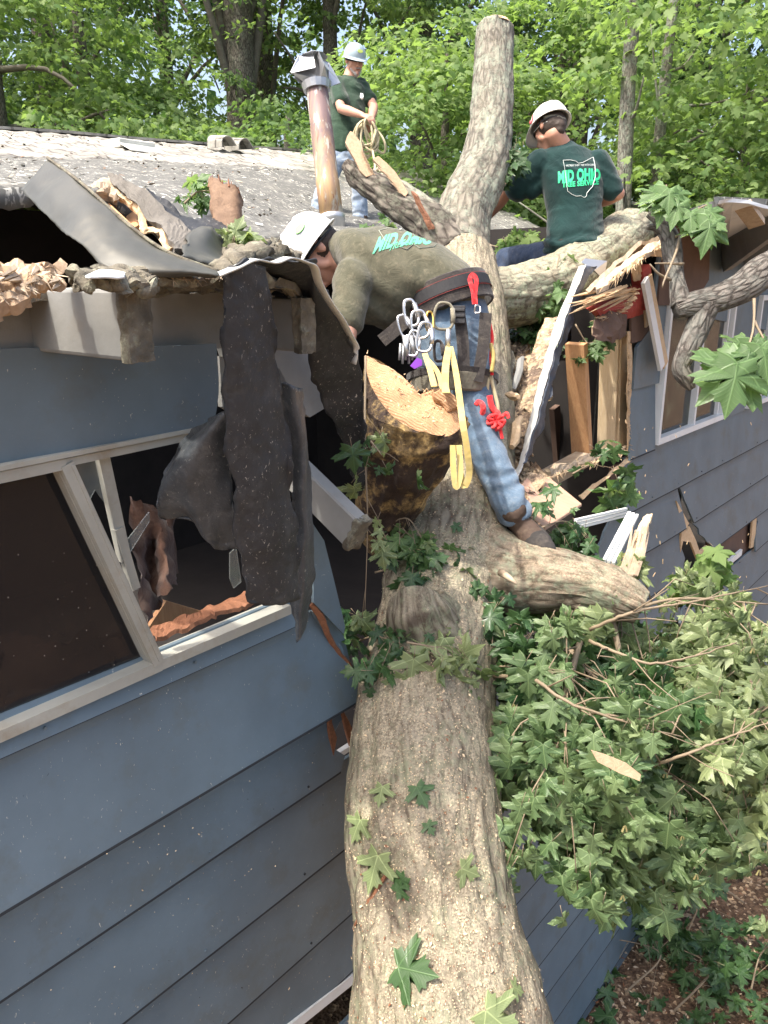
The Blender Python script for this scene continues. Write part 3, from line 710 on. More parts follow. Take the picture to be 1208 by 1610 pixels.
# right side roof with broken sheathing
mb = MB()
mb.sheet([rail([(1046, 345), (1090, 335), (1130, 322), (1168, 318), (1400, 330)], .45), rail([(1046, 360), (1100, 345), (1150, 330), (1250, 330), (1400, 345)], -1.0)], 24, 6)
hp(mb, 'roof_slope', M['rolled'], 'right hand roof past the hole', thick=.04)
mb = MB()
mb.sheet([[Wp(x, y, n) for x, y, n in r] for r in ([(1040, 378, .1), (1010, 395, .12), (975, 420, .1), (935, 452, .1)], [(1046, 384, .15), (1016, 402, .18), (980, 428, .14), (940, 460, .15)])], 30, 4, rough=.012)
mb.sheet([[Wp(x, y, n) for x, y, n in r] for r in ([(1040, 374, .05), (1000, 388, .05), (960, 425, .05), (925, 458, .05)], [(1040, 385, -.4), (1000, 400, -.4), (960, 432, -.4), (935, 462, -.4)])], 30, 6, rough=.01)
hp(mb, 'broken_sheathing', M['rotwood'], 'splintered roof sheathing arching up beside the seated man', thick=.02)
mb = MB(); mb.prism([Wp(x, y, .1) for x, y in ((1008, 398), (1044, 382), (1044, 404), (1022, 402), (1014, 408))], N3*-.02)
hp(mb, 'broken_sheathing', M['fresh'])
mb = MB(); fibers(mb, WR_([(1046, 384, .16), (1016, 402, .18), (980, 428, .16), (940, 460, .15)]), -U3*.8-Z3*.6, 80, .07, .006, .3, 2); fibers(mb, WR_([(985, 712, .02), (950, 722, .02), (900, 738, .02), (862, 752, .02)]), -U3-Z3*.2, 50, .08, .006, .3, 3); fibers(mb, WR_([(990, 720, .02), (989, 620, .02), (989, 530, .02)]), -U3*.8-Z3*.3+N3*.4, 90, .04, .004, .5, 4); o = hp(mb, 'splinters', M['fresh']); tag(o, kind='stuff')
# vent pipe on the roof
def pipe(px0, py0, px1, py1, d0, d1, r):
    a = P(px0, py0, d0); b = P(px1, py1, d1); return a, b
a = P(522, 345, 6.6); b = P(499, 143, 6.55)
t = NT('rusty_vent_pipe'); c = t.co((6, 6, 1.2)); c1 = t.co()
sx = t.n('SeparateXYZ'); tc = t.n('TexCoord'); t.l(tc.outputs['Generated'], sx.inputs[0])
n1 = t.noise(c, 1.6, 7, .7, .6)
col = t.mix(t.ramp(t.math('ADD', n1, t.math('MULTIPLY', sx.outputs[2], .35)), [(.45, 0), (.6, .5), (.8, 1)]), (.46, .30, .14), (.17, .115, .115))
col = t.mix(t.ramp(t.noise(c, 2.9, 5, .6), [(.55, 0), (.62, .9)]), col, (.44, .42, .36))
col = t.mix(t.ramp(t.noise(c, 4.1, 4, .6), [(.62, 0), (.68, .8)]), col, (.22, .07, .04))
M['rust'] = t.fin(col, .6, t.bump(n1, .2, .01), .1)
vp = empty('vent_pipe', a); vp.parent = house; vp.location = a - root_loc(house); vp['label'] = 'tall rusty vent pipe leaning on the roof'
mb = MB(); mb.tube([a, a.lerp(b, .3), a.lerp(b, .31), a.lerp(b, .72), a.lerp(b, .73), b], [.098, .098, .094, .094, .09, .09], 24); mb.build('pipe', M['rust'], vp, True)
mb = MB(); d = (b-a).normalized(); mb.tube([a-d*.14, a-d*.02, a-d*.015, a+d*.03, a+d*.032], [.105, .105, .112, .112, .106], 24); mb.build('collar', M['galv'], vp, True)
mb = MB(); X = CR; Y = d.cross(X).normalized()
# cap: ring, four slanted vanes meeting at the top
mb.tube([b-d*.0, b+d*.06], [.11, .125], 16)
top = b+d*.0
for k in range(4):
    an = math.radians(25+90*k); e1 = X*math.cos(an)+Y*math.sin(an); e2 = X*math.cos(an+1.2)+Y*math.sin(an+1.2)
    mb.prism([b+d*.05+e1*.10, b+d*.11+e1*.215+e2*.0, b+d*.26+e1*.13, b+d*.30, b+d*.22+e2*.10, b+d*.05+e2*.10], (e1-e2)*.006)
    mb.prism([b+d*.10+e1*.215, b+d*.10+e2*.18, b+d*.28+e2*.06, b+d*.28+e1*.08], d*.004)
mb.tube([b+d*.265, b+d*.285], [.12, .09], 8)
mb.build('cap', M['galv'], vp)
# vent on the ridge, lifted shingles
mb = MB()
a = Wp(202, 238, -7.0); mb.box(a+Z3*.05, U3*.24, N3*.2, Z3*.05); mb.prism([a+U3*-.24+N3*.2+Z3*.03, a+U3*.24+N3*.2+Z3*.03, a+U3*.24+N3*.42-Z3*.06, a+U3*-.24+N3*.42-Z3*.06], Z3*.02)
o = hp(mb, 'roof_vent', M['alu']); o.modifiers.new('b', 'BEVEL').width = .01
for px, py, s in ((338, 236, 1), (365, 241, 1.1)):
    a = Wp(px, py, -7.4); mb = MB()
    mb.sheet([[a-U3*.12*s, a-U3*.1*s+Z3*.14, a+U3*.02+Z3*.17*s, a+U3*.10*s+Z3*.06], [a-U3*.12*s+N3*.3, a-U3*.1*s+Z3*.1+N3*.3, a+U3*.02+Z3*.14*s+N3*.3, a+U3*.12*s+Z3*.04+N3*.3]], 10, 4)
    hp(mb, 'lifted_shingle', M['shingle'], thick=.012)

# leaf and bark litter over the roof
bm = bmesh.new()
for o_ in bpy.data.objects:
    if o_.type == 'MESH' and o_.name.startswith(('roof_slope', 'shingle_slope')):
        t_ = o_.data.copy(); t_.transform(Matrix.Translation(root_loc(o_.parent))); bm.from_mesh(t_); bpy.data.meshes.remove(t_)
rb_ = BVHTree.FromBMesh(bm); bm.free(); mb = MB(); r2 = random.Random(41); k = 0
while k < 2600:
    p = Q(r2.uniform(-2.5, 8.5), r2.uniform(-8.2, -.3), 9); h = rb_.ray_cast(p, Vector((0, 0, -1))); k += 1
    if h[0] is None or fbm(h[0], .9) < r2.uniform(-.4, .25): continue
    q = h[0]+Z3*.034; a = Vector((r2.uniform(-1, 1), r2.uniform(-1, 1), r2.uniform(-.2, .3))).normalized(); b = Vector((-a.y, a.x, r2.uniform(-.2, .4))); s_ = r2.uniform(.008, .035)*(1.6 if r2.random() < .1 else 1)
    mb.add([q+a*s_, q+b*s_*.5, q-a*s_, q-b*s_*.4], [(0, 1, 2, 3)], r2.choice((0, 0, 1, 1, 2)))
o = mb.build('roof_litter', [M['alu'], M['rotwood'], M['darkwood']]); tag(o, 'pale bark flakes and dead leaves scattered over the roof', 'litter', kind='stuff')
# ------------------------------------------------------------------ bark tubes
def bark_tube(name, pts, mat, parent, k=64, seg=60, amp=.012, fur=9, seed=0, ends=(True, True), lump=.03, loc=None):
    """pts: (x,y,z,r); furrowed limb with UVs in metres"""
    c = cat_pts([tuple(p[0])+(p[1],) for p in pts], seg)
    C = [Vector(q[:3]) for q in c]; R_ = [float(q[3]) for q in c]
    T = [(C[min(i+1, seg-1)]-C[max(i-1, 0)]).normalized() for i in range(seg)]
    ref = Vector((0, 0, 1)) if abs(T[0].z) < .9 else Vector((1, 0, 0)); x = T[0].cross(ref).normalized()
    V = []; UV = []; L = 0
    for i in range(seg):
        if i: L += (C[i]-C[i-1]).length
        x = (x-T[i]*x.dot(T[i])).normalized(); y = T[i].cross(x)
        for j in range(k+1):
            a = 2*math.pi*(j % k)/k; dr = x*math.cos(a)+y*math.sin(a)
            q = Vector((math.cos(a)*fur*R_[i]*3, math.sin(a)*fur*R_[i]*3, L*2.2+seed*7))
            f = 1-abs(noise.noise(q))*2; g = noise.noise(Vector((math.cos(a)*1.3, math.sin(a)*1.3, L*3+seed)))
            g2 = nz(C[i]+dr*R_[i], 16, seed)
            r = R_[i]*(1+lump*2.2*g)+amp*(f*.9-.3)*min(1, R_[i]/.1)+g2*amp*.8
            V.append(C[i]+dr*r); UV.append((2*math.pi*R_[seg//2]*j/k, L))
    K = k+1; F_ = [(i*K+j, i*K+j+1, (i+1)*K+j+1, (i+1)*K+j) for i in range(seg-1) for j in range(k)]
    for e, i in ((ends[0], 0), (ends[1], seg-1)):
        if e:
            V.append(C[i]); UV.append((0, 0)); b = len(V)-1
            F_ += [(b, i*K+j+1, i*K+j) if i == 0 else (b, i*K+j, i*K+j+1) for j in range(k)]
    me = bpy.data.meshes.new(name); me.from_pydata([tuple(v) for v in V], [], F_)
    ul = me.uv_layers.new(name='UVMap'); lv = np.empty(len(me.loops), dtype=np.int32); me.loops.foreach_get('vertex_index', lv)
    ul.data.foreach_set('uv', np.array(UV, dtype=np.float32)[lv].ravel())
    o = link_mesh(name, me, mat, parent, True, loc)
    return o, C, R_, T

M['bark'] = m_bark('trunk_bark_dusted', (.10, .08, .06), (.27, .24, .18), (.28, .33, .2), dust_amt=.95, lich_amt=.5)
M['barkup'] = m_bark('lichen_bark', (.10, .092, .078), (.245, .228, .19), (.29, .33, .26), lich_amt=.8, dust=(.40, .36, .26), dust_amt=.25)
M['barkgrey'] = m_bark('smooth_grey_bark', (.06, .052, .045), (.19, .172, .15), (.24, .25, .22), lich_amt=.45, uvs=(2.6, 2.6))
M['barkdark'] = m_bark('dark_furrowed_bark', (.05, .042, .035), (.17, .15, .125), (.25, .27, .2), lich_amt=.35)
M['barkmoss'] = m_bark('mossy_bark', (.11, .10, .075), (.26, .25, .19), (.33, .38, .27), lich_amt=.95, dust=(.48, .42, .30), dust_amt=.5)
t = NT('torn_bark_underside'); c = t.co()
col = t.mix(t.ramp(t.noise(c, 6, 8, .7), [(.46, 0), (.56, 1)]), (.045, .027, .017), (.50, .34, .13))
col = t.mix(t.ramp(t.noise(c, 28, 6, .7), [(.45, .6), (.6, 0)]), col, (.02, .01, .008))
M['barktorn'] = t.fin(col, .8, t.bump(t.noise(c, 22, 8, .7), .9, .02))
t = NT('chainsawn_end_grain'); c = t.co()
wv = t.n('TexWave', wave_type='BANDS', bands_direction='DIAGONAL'); wv.inputs['Scale'].default_value = 42; wv.inputs['Distortion'].default_value = 3.5; wv.inputs['Detail'].default_value = 4; t.l(c, wv.inputs[0])
col = t.mix(t.ramp(t.noise(c, 7, 6, .6), [(.35, 0), (.65, 1)]), (.34, .185, .09), (.46, .28, .15))
col = t.mix(t.math('MULTIPLY', wv.outputs[0], .28), col, (.36, .2, .11))
col = t.mix(t.ramp(t.noise(c, 90, 3, .6), [(.6, 0), (.7, .6)]), col, (.72, .58, .38))
M['endgrain'] = t.fin(col, .85, t.bump(wv.outputs[0], .4, .005, t.bump(t.noise(c, 60, 5), .5, .006)))

M['barkstub'] = m_bark('green_brown_bark', (.09, .07, .05), (.24, .20, .15), (.27, .32, .22), lich_amt=.7, dust=(.44, .345, .24), dust_amt=.6)
tb = P(640, 1300, 3.0); tb.z = 0
tree = empty('fallen_maple_tree', (tb.x, tb.y-3.2, 0), 'huge fallen maple trunk lying across the crushed roof, dusted with sawdust', 'tree')
def TP(px, py, d, rpx): return (P(px, py, d), rpx*d/F)
trunk_pts = [(Vector((.0, -.9, -.05)), .50), (Vector((.04, .0, 1.15)), .34), (Vector((.10, .85, 2.1)), .29), TP(712, 1800, 2.02, 172), TP(708, 1610, 2.14, 158), TP(684, 1450, 2.25, 130), TP(668, 1300, 2.36, 121), TP(666, 1180, 2.52, 113),
             TP(672, 1080, 2.66, 105), TP(690, 980, 2.84, 98), TP(706, 880, 3.02, 96), TP(716, 790, 3.2, 92), TP(726, 690, 3.42, 82), TP(730, 590, 3.65, 74), TP(732, 490, 3.9, 62), TP(728, 410, 4.12, 50)]
trunk, TC, TR, TT = bark_tube('trunk', trunk_pts, M['bark'], tree, 140, 280, .009, 7, 1, lump=.018)
leader, *_ = bark_tube('limb', [TP(730, 450, 4.05, 50), TP(724, 390, 4.16, 46), TP(732, 330, 4.25, 42), TP(757, 270, 4.35, 39), TP(772, 200, 4.45, 34), TP(776, 120, 4.55, 31), TP(778, 48, 4.62, 28)], M['barkup'], tree, 60, 130, .010, 12, 2)
leader['label'] = 'upright leader sawn off flat above the fork'
def end_disc(c, nrm, r, mat, parent, name='cut_face', k=40, rough=.008, seed=0, stretch=1.0):
    nrm = Vector(nrm).normalized(); x = nrm.orthogonal().normalized(); y = nrm.cross(x); mb = MB(); vs = [c+nrm*.006]; fs = []; nr = 10
    for i in range(1, nr+1):
        for j in range(k):
            a = 2*math.pi*j/k; rr = r*i/nr*(1+.05*noise.noise(Vector((math.cos(a)*2, math.sin(a)*2, seed))))
            p = c+x*math.cos(a)*rr+y*math.sin(a)*rr*stretch; vs.append(p+nrm*(.006 if i < nr else -.02)+nrm*nz(p, 14, seed)*rough)
    fs += [(0, 1+j, 1+(j+1) % k) for j in range(k)]
    fs += [(1+(i-1)*k+j, 1+i*k+j, 1+i*k+(j+1) % k, 1+(i-1)*k+(j+1) % k) for i in range(1, nr) for j in range(k)]
    mb.add(vs, fs); return mb.build(name, mat, parent, True)
q = TP(778, 46, 4.62, 28); end_disc(q[0], q[0]-TP(776, 120, 4.55, 31)[0], q[1]*1.02, M['fresh'], tree)
# broken limb to the left, dark side down, split open
lb, *_ = bark_tube('limb', [TP(715, 400, 4.1, 42), TP(676, 352, 4.16, 31), TP(640, 330, 4.22, 25), TP(603, 305, 4.3, 22), TP(568, 280, 4.38, 19), TP(546, 258, 4.42, 9)], M['barkdark'], tree, 60, 90, .014, 14, 3, lump=.05)
M['torn'] = m_wood('torn_heartwood', (.36, .24, .14), (.52, .38, .25), (14, 14, 14), gr=.6, grain=(.16, .09, .05))
lb['label'] = 'snapped side limb with dark furrowed bark'
lb2, *_ = bark_tube('limb', [TP(722, 410, 4.08, 34), TP(692, 350, 4.12, 19), TP(655, 312, 4.2, 12), TP(620, 283, 4.3, 7), TP(598, 262, 4.36, 4)], M['barkup'], tree, 40, 60, .009, 14, 4, lump=.05)
mb = MB(); r2 = random.Random(5)
mb.prism([P(x, y, 4.27) for x, y in ((543, 224), (546, 214), (551, 206), (556, 208), (560, 214), (569, 226), (571, 240), (578, 256), (588, 274), (576, 278), (566, 268), (558, 250), (552, 240))], CF*.04)
mb.prism([P(x, y, 4.15) for x, y in ((586, 250), (595, 245), (607, 255), (622, 270), (632, 286), (642, 303), (637, 309), (626, 296), (616, 284), (600, 264))], CF*.03)
fibers(mb, [P(571, 240, 4.26), P(578, 256, 4.26), P(588, 274, 4.26)], Z3*.8-CR*.6, 30, .06, .005, .15, 9); fibers(mb, [P(596, 262, 4.14), P(616, 284, 4.14), P(637, 309, 4.14)], -CR-Z3*-.7, 40, .05, .004, .15, 10)
mb.pieces('torn_wood', M['torn'], lb) if False else tag(mb.build('torn_wood', M['torn'], lb), kind='stuff')
mb = MB(); mb.sheet([[P(x, y, 4.02) for x, y in ((648, 300), (655, 318), (668, 345), (676, 362))], [P(x, y, 4.0) for x, y in ((656, 308), (664, 325), (674, 342), (682, 360))]], 18, 4, rough=.008)
solid(mb.build('torn_wood', M['orange'], lb), .015)
# right limb the man sits on
rl, *_ = bark_tube('limb', [TP(735, 470, 4.0, 50), TP(775, 470, 4.08, 46), TP(825, 463, 4.2, 45), TP(872, 447, 4.35, 44), TP(915, 420, 4.55, 40), TP(955, 392, 4.75, 40), TP(985, 372, 4.95, 38), TP(1000, 362, 5.1, 32)], M['barkmoss'], tree, 72, 110, .010, 10, 5, lump=.04)
rl['label'] = 'thick mossy limb the seated man sits on'
q = TP(1000, 362, 5.1, 32); mb = MB()
cpt = P(982, 356, 4.98); mb.ell(cpt, CR*.14, CF*.16, Vector((0, 0, .055))); me = mb.remesh(.012, 2, lambda p: .008*fbm(p, 14)); link_mesh('cut_face', me, M['stud2'], rl, True)
# lower right stub limb
ll, *_ = bark_tube('limb', [TP(715, 885, 3.0, 92), TP(760, 900, 2.95, 76), TP(815, 910, 2.87, 60), TP(880, 915, 2.8, 50), TP(930, 923, 2.76, 44), TP(975, 940, 2.72, 38), TP(1008, 957, 2.7, 27)], M['barkstub'], tree, 80, 110, .010, 9, 6, lump=.05)
ll['label'] = 'short heavy limb stub running right under the boot'
bark_tube('knob', [TP(690, 1040, 2.84, 80), TP(674, 1000, 2.68, 72), TP(661, 965, 2.60, 56), TP(655, 942, 2.58, 45), TP(654, 930, 2.585, 28)], M['bark'], tree, 60, 40, .012, 9, 7, lump=.05)
# small twig stub and red bark flake on the limb
mb = MB(); mb.tube([P(788, 900, 2.68), P(800, 908, 2.62), P(812, 918, 2.60)], [.014, .011, .004], 8); mb.build('twig_stub', M['rotwood'], tree, True)

# the big cut stem left of the trunk: sawn face up towards the climber
fc = P(650, 632, 2.62); ax_far = TP(668, 850, 2.98, 60)
stem_pts = [TP(606, 862, 2.98, 26), TP(606, 820, 2.90, 38), TP(616, 775, 2.82, 52), TP(630, 730, 2.75, 66), TP(642, 685, 2.68, 76), TP(652, 645, 2.63, 80)]
so, SC, SR, ST = bark_tube('cut_stem', stem_pts, M['barktorn'], tree, 80, 70, .014, 8, 8, lump=.06, ends=(True, False))
so['label'] = 'sawn off stem with its wet dark torn underside and fresh cut face'
# face: ring from the photo outline, dished, joined to the stem end
out = [(575, 556), (592, 562), (612, 574), (630, 586), (648, 603), (667, 623), (678, 618), (691, 608), (704, 614), (718, 630), (727, 648), (728, 664), (716, 678), (698, 684), (672, 680), (645, 670), (618, 652), (598, 628), (584, 604), (576, 580)]
nf = len(out); ring = []
for i, (x, y) in enumerate(out): ring.append(P(x, y, 2.50+.20*(690-y)/130))
cen = sum(ring, Vector())/nf
mb = MB(); K = 80; R3d = cat_pts(ring+[ring[0]], K+1)[:K]; R3d = [Vector(r) for r in R3d]
fn = (R3d[10]-cen).cross(R3d[30]-cen).normalized()
if fn.z < 0: fn = -fn
vs = []; rows = 12
for i in range(rows+1):
    f = i/rows
    for r in R3d:
        p = cen.lerp(r, f); p = p + fn*(.010*nz(p, 18)+.004*nz(p, 60)) - fn*(.012*(f**6)); vs.append(p)
mb.add(vs, [(i*K+j, (i+1)*K+j, (i+1)*K+(j+1) % K, i*K+(j+1) % K) for i in range(rows) for j in range(K)])
mb.build('cut_face', M['endgrain'], so, True)
# collar of bark from the face rim down onto the stem
e = SC[-14]; vs = []; xx = (R3d[0]-cen).normalized()
for i in range(15):
    f = i/14
    for j, r in enumerate(R3d):
        base = e + (r-cen) - ST[-14]*((r-cen).dot(ST[-14])); d = (base-e).normalized(); base = e+d*SR[-14]*.98
        p = (r+fn*-.008).lerp(base, f); bulge_ = math.sin(f*math.pi)*.02
        vs.append(p+d*(bulge_+.012*fbm(p, 14)*math.sin(min(1, f*3)*math.pi/2)))
mb = MB(); mb.add(vs, [(i*K+j, (i+1)*K+j, (i+1)*K+(j+1) % K, i*K+(j+1) % K) for i in range(14) for j in range(K)])
mb.build('stem_collar', M['barktorn'], so, True)
# back notch of the hinge wood: small upright wedge on the face
mb = MB(); mb.prism([P(x, y, 2.56) for x, y in ((680, 618), (698, 608), (716, 622), (722, 640), (704, 648), (694, 632), (684, 628))], CF*.03-Z3*.01)
wd = mb.build('hinge_wood', M['endgrain'], so); wd.modifiers.new('b', 'BEVEL').width = .004
mb = MB(); r2 = random.Random(9)
for i in range(0):
    x = r2.uniform(655, 735); y = 690-abs(x-690)*.15+r2.uniform(-10, 5)
    mb.tube([P(x, y, 2.5), P(x+r2.uniform(-3, 3), y+r2.uniform(8, 22), 2.5)], [.004, .0006], 4)
for i in range(60):
    f = r2.random(); j = int(f*K); p = cen.lerp(R3d[j], r2.uniform(.3, 1)); d = Vector((r2.uniform(-1, 1), r2.uniform(-1, 1), r2.uniform(0, .6))).normalized()
    mb.tube([p+fn*.006, p+fn*.010+d*r2.uniform(.006, .018)], [.0022, .0006], 4)
tag(mb.build('splinters', M['fresh'], so), kind='stuff')

# ------------------------------------------------------------------ leaves
def leaf_shape(kind):
    if kind == 'maple':      # half outline of a five lobed maple leaf, tip at +y
        h = [(0, .0), (.06, -.09), (.20, -.17), (.40, -.24), (.36, -.10), (.46, -.02), (.36, .06), (.50, .14), (.62, .16), (.84, .30), (.70, .34), (.72, .46), (.56, .42), (.40, .40), (.22, .32), (.26, .50), (.42, .64), (.30, .66), (.30, .80), (.16, .76), (.09, .90), (0, 1.08)]
    elif kind == 'simple':
        h = [(0, 0), (.28, -.12), (.55, .15), (.38, .30), (.62, .52), (.26, .50), (.2, .75), (0, 1.05)]
    else:
        h = [(0, 0), (.42, .3), (.25, .75), (0, 1.05)]
    pts = h + [(-x, y) for x, y in h[-2:0:-1]]
    V = [(0, .28 if kind != 'leaflet' else .4, 0)]; 
    for x, y in pts: V.append((x, y, -.30*abs(x)**1.3*(1 if kind != 'leaflet' else .4) - .22*max(0, y-.3)**2 + (.06*math.sin(9*x+5*y) if kind == 'maple' else 0)))
    n = len(pts); tris = [(0, 1+i, 1+(i+1) % n) for i in range(n)]
    V = np.array(V); V[:, 1] -= 0
    return V.astype(np.float32), np.array(tris, dtype=np.int32)
LEAF = {k: leaf_shape(k) for k in ('maple', 'simple', 'leaflet')}
class Leaves:
    def __init__(s, kind): s.k = kind; s.M = []; s.T = []
    def add(s, pos, tip, up, size, curl=1.0):
        tip = Vector(tip).normalized(); up = Vector(up); x = tip.cross(up)
        if x.length < 1e-4: x = tip.orthogonal()
        x.normalize(); z = x.cross(tip)
        s.M.append([[x.x, tip.x, z.x*curl], [x.y, tip.y, z.y*curl], [x.z, tip.z, z.z*curl]]); s.M[-1] = [[v*size for v in r] for r in s.M[-1]]; s.T.append(tuple(pos))
    def arrays(s):
        V, tr = LEAF[s.k]; Mx = np.array(s.M, dtype=np.float32); T = np.array(s.T, dtype=np.float32)
        vs = np.einsum('nij,kj->nki', Mx, V)+T[:, None, :]; k = len(V)
        fs = tr[None]+(np.arange(len(T))*k)[:, None, None]
        return vs.reshape(-1, 3), fs.reshape(-1, 3)
    def build(s, name, mat, parent=None, loc=None):
        v, f = s.arrays(); uv0 = LEAF[s.k][0][:, :2]; me = bpy.data.meshes.new(name)
        me.vertices.add(len(v)); me.vertices.foreach_set('co', v.ravel()); me.loops.add(len(f)*3); me.loops.foreach_set('vertex_index', f.ravel().astype(np.int32))
        me.polygons.add(len(f)); me.polygons.foreach_set('loop_start', np.arange(len(f), dtype=np.int32)*3); me.polygons.foreach_set('loop_total', np.full(len(f), 3, dtype=np.int32)); me.update()
        if s.k == 'maple': ul = me.uv_layers.new(name='UVMap'); ul.data.foreach_set('uv', np.tile(uv0[LEAF[s.k][1].ravel()], (len(s.T), 1)).astype(np.float32).ravel())
        return link_mesh(name, me, mat, parent, s.k == 'maple', loc)
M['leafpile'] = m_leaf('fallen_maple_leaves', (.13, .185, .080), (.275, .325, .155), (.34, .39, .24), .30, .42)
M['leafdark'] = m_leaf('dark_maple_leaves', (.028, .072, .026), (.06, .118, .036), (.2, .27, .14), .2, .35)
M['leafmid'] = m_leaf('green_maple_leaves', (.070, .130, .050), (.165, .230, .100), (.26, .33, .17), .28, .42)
M['leafnear'] = m_leaf('near_maple_leaves', (.080, .155, .052), (.14, .23, .088), (.26, .34, .19), .4, .4)
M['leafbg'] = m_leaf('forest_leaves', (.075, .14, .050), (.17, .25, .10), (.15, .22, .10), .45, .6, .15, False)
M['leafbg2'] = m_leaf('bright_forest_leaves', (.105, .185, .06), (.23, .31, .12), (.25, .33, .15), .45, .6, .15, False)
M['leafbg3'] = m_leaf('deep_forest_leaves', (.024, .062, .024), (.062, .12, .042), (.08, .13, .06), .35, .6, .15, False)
M['seed'] = m_plain('maple_keys', (.34, .30, .13), .6)
M['twig'] = m_plain('green_brown_twig', (.22, .17, .11), .7, 0, .3)
def rv(r): return Vector((r.gauss(0, 1), r.gauss(0, 1), r.gauss(0, 1)))

def leafy_branch(name, path, rad, ntw, nlf, size, mat, label, cat, group=None, seed=0, spread=.28, droop=.5, keys=0, tw=.35, kind='maple', facing=None):
    """path px/depth control points; twigs off it; leaves round the twig ends"""
    r = random.Random(seed); P3 = [P(*q) if isinstance(q, tuple) else q for q in path]
    c = [Vector(q) for q in cat_pts(P3, 24)]
    root = empty(name, c[0], label, cat, group)
    mb = MB(); mb.tube(c, [rad*(1-.75*i/23) for i in range(24)], 8)
    st = mb; lv = Leaves(kind); kb = MB()
    for i in range(ntw):
        f = .15+.85*(i+r.random())/ntw; p = c[min(23, int(f*23))]; d = (c[min(23, int(f*23)+1)]-c[max(0, int(f*23)-1)]).normalized()
        dr = (d*.6+rv(r).normalized()*.9); dr.z -= droop*.4; dr.normalize(); L = spread*r.uniform(.5, 1.2)
        e = p+dr*L+Vector((0, 0, -droop*L*.5)); m_ = p+dr*L*.55
        st.tube([p, m_, e], [rad*.3, rad*.2, .0015], 5)
        for k in range(nlf):
            q = (m_.lerp(e, r.random()) if r.random() < .6 else e)+rv(r)*tw*.09
            tip = dr*.3+rv(r)*.42+Vector((-.35*droop, 0, -droop*1.9)); up = Vector((-.1, 0, .75))+rv(r)*.38-CF*(.8 if facing is None else facing)
            lv.add(q, tip, up, size*r.uniform(.42, 1.2), r.uniform(.7, 3.8))
            if r.random() < .5: st.tube([q, q-tip.normalized()*size*.5], [.001, .0012], 3)
        for k in range(keys):
            if r.random() < .5:
                q = e+rv(r)*.05
                for s_ in (-1, 1): kb.prism([q, q+Vector((s_*.004, 0, -.003)), q+Vector((s_*.009, .002, -.020)), q+Vector((s_*.004, .0, -.022))], (0, .0012, 0))
    st.build('stem', M['twig'], root, True); lv.build('foliage', mat, root)
    if kb.v: tag(kb.build('seed_keys', M['seed'], root), kind='stuff')
    return root

# pile of fallen branches at lower right (each branch is its own thing)
BR = [
 ('lowest', [(960, 960, 2.75), (985, 1080, 2.65), (1000, 1180, 2.55), (990, 1290, 2.5)], .012, 22, 9, .095, 'hanging maple branch dangling lowest at the foot of the leaf pile'),
 ('r', [(930, 950, 2.75), (900, 1050, 2.5), (880, 1120, 2.4), (880, 1190, 2.35)], .012, 26, 9, .092, 'maple branch hanging close against the right side of the trunk'),
 ('x', [(780, 1065, 2.75), (840, 1068, 2.6), (900, 1115, 2.5), (960, 1140, 2.45), (1045, 1132, 2.5)], .012, 20, 7, .092, 'brown bare stemmed maple branch poking right from the trunk side'),
 ('x', [(860, 1010, 2.9), (960, 975, 2.8), (1060, 942, 2.8), (1208, 950, 2.9)], .011, 14, 6, .085, 'long arching maple branch along the top of the leaf pile'),
 ('x', [(880, 1010, 3.0), (990, 1040, 3.0), (1100, 1000, 3.0), (1200, 1040, 3.0)], .012, 24, 9, .09, 'maple branch with pale wilting leaves in the upper middle of the pile'),
 ('x', [(900, 1030, 2.9), (1000, 1090, 2.8), (1100, 1100, 2.7), (1240, 1050, 2.6)], .012, 26, 9, .095, 'maple branch crossing the middle right of the leaf pile'),
 ('x', [(1000, 1090, 2.9), (1090, 1110, 2.75), (1160, 1120, 2.6), (1260, 1090, 2.45)], .011, 22, 9, .10, 'maple branch with large pale leaves at the right frame edge'),
 ('x', [(960, 1130, 2.8), (1010, 1180, 2.7), (1040, 1205, 2.6), (1060, 1225, 2.6)], .011, 22, 9, .095, 'drooping maple branch above the bare soil'),
 ('x', [(850, 960, 2.9), (880, 1000, 2.7), (930, 1060, 2.6), (990, 1090, 2.6)], .011, 24, 9, .09, 'dark maple sprig tucked under the heavy limb stub'),
 ('x', [(830, 960, 3.1), (1000, 1000, 3.3), (1130, 1080, 3.3), (1200, 1180, 3.3)], .012, 34, 10, .10, 'shaded maple branch at the back of the leaf pile'),
 ('x', [(830, 1040, 3.0), (900, 1120, 3.1), (1000, 1160, 3.1), (1100, 1200, 3.0)], .012, 34, 10, .10, 'shaded maple branch deep behind the hanging leaves'),
]
for i, (_, path, rad, ntw, nlf, size, lab) in enumerate(BR):
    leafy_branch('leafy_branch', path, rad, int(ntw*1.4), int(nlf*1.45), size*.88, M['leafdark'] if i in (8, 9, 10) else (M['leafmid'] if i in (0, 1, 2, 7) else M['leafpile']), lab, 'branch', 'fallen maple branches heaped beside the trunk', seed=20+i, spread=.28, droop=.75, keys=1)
leafy_branch('leafy_branch', [(1060, 960, 3.6), (1085, 930, 3.5), (1110, 905, 3.4)], .008, 8, 7, .09, M['leafbg2'], 'small bright maple sprig in front of the hole in the siding', 'branch', None, 50, .16, .2)
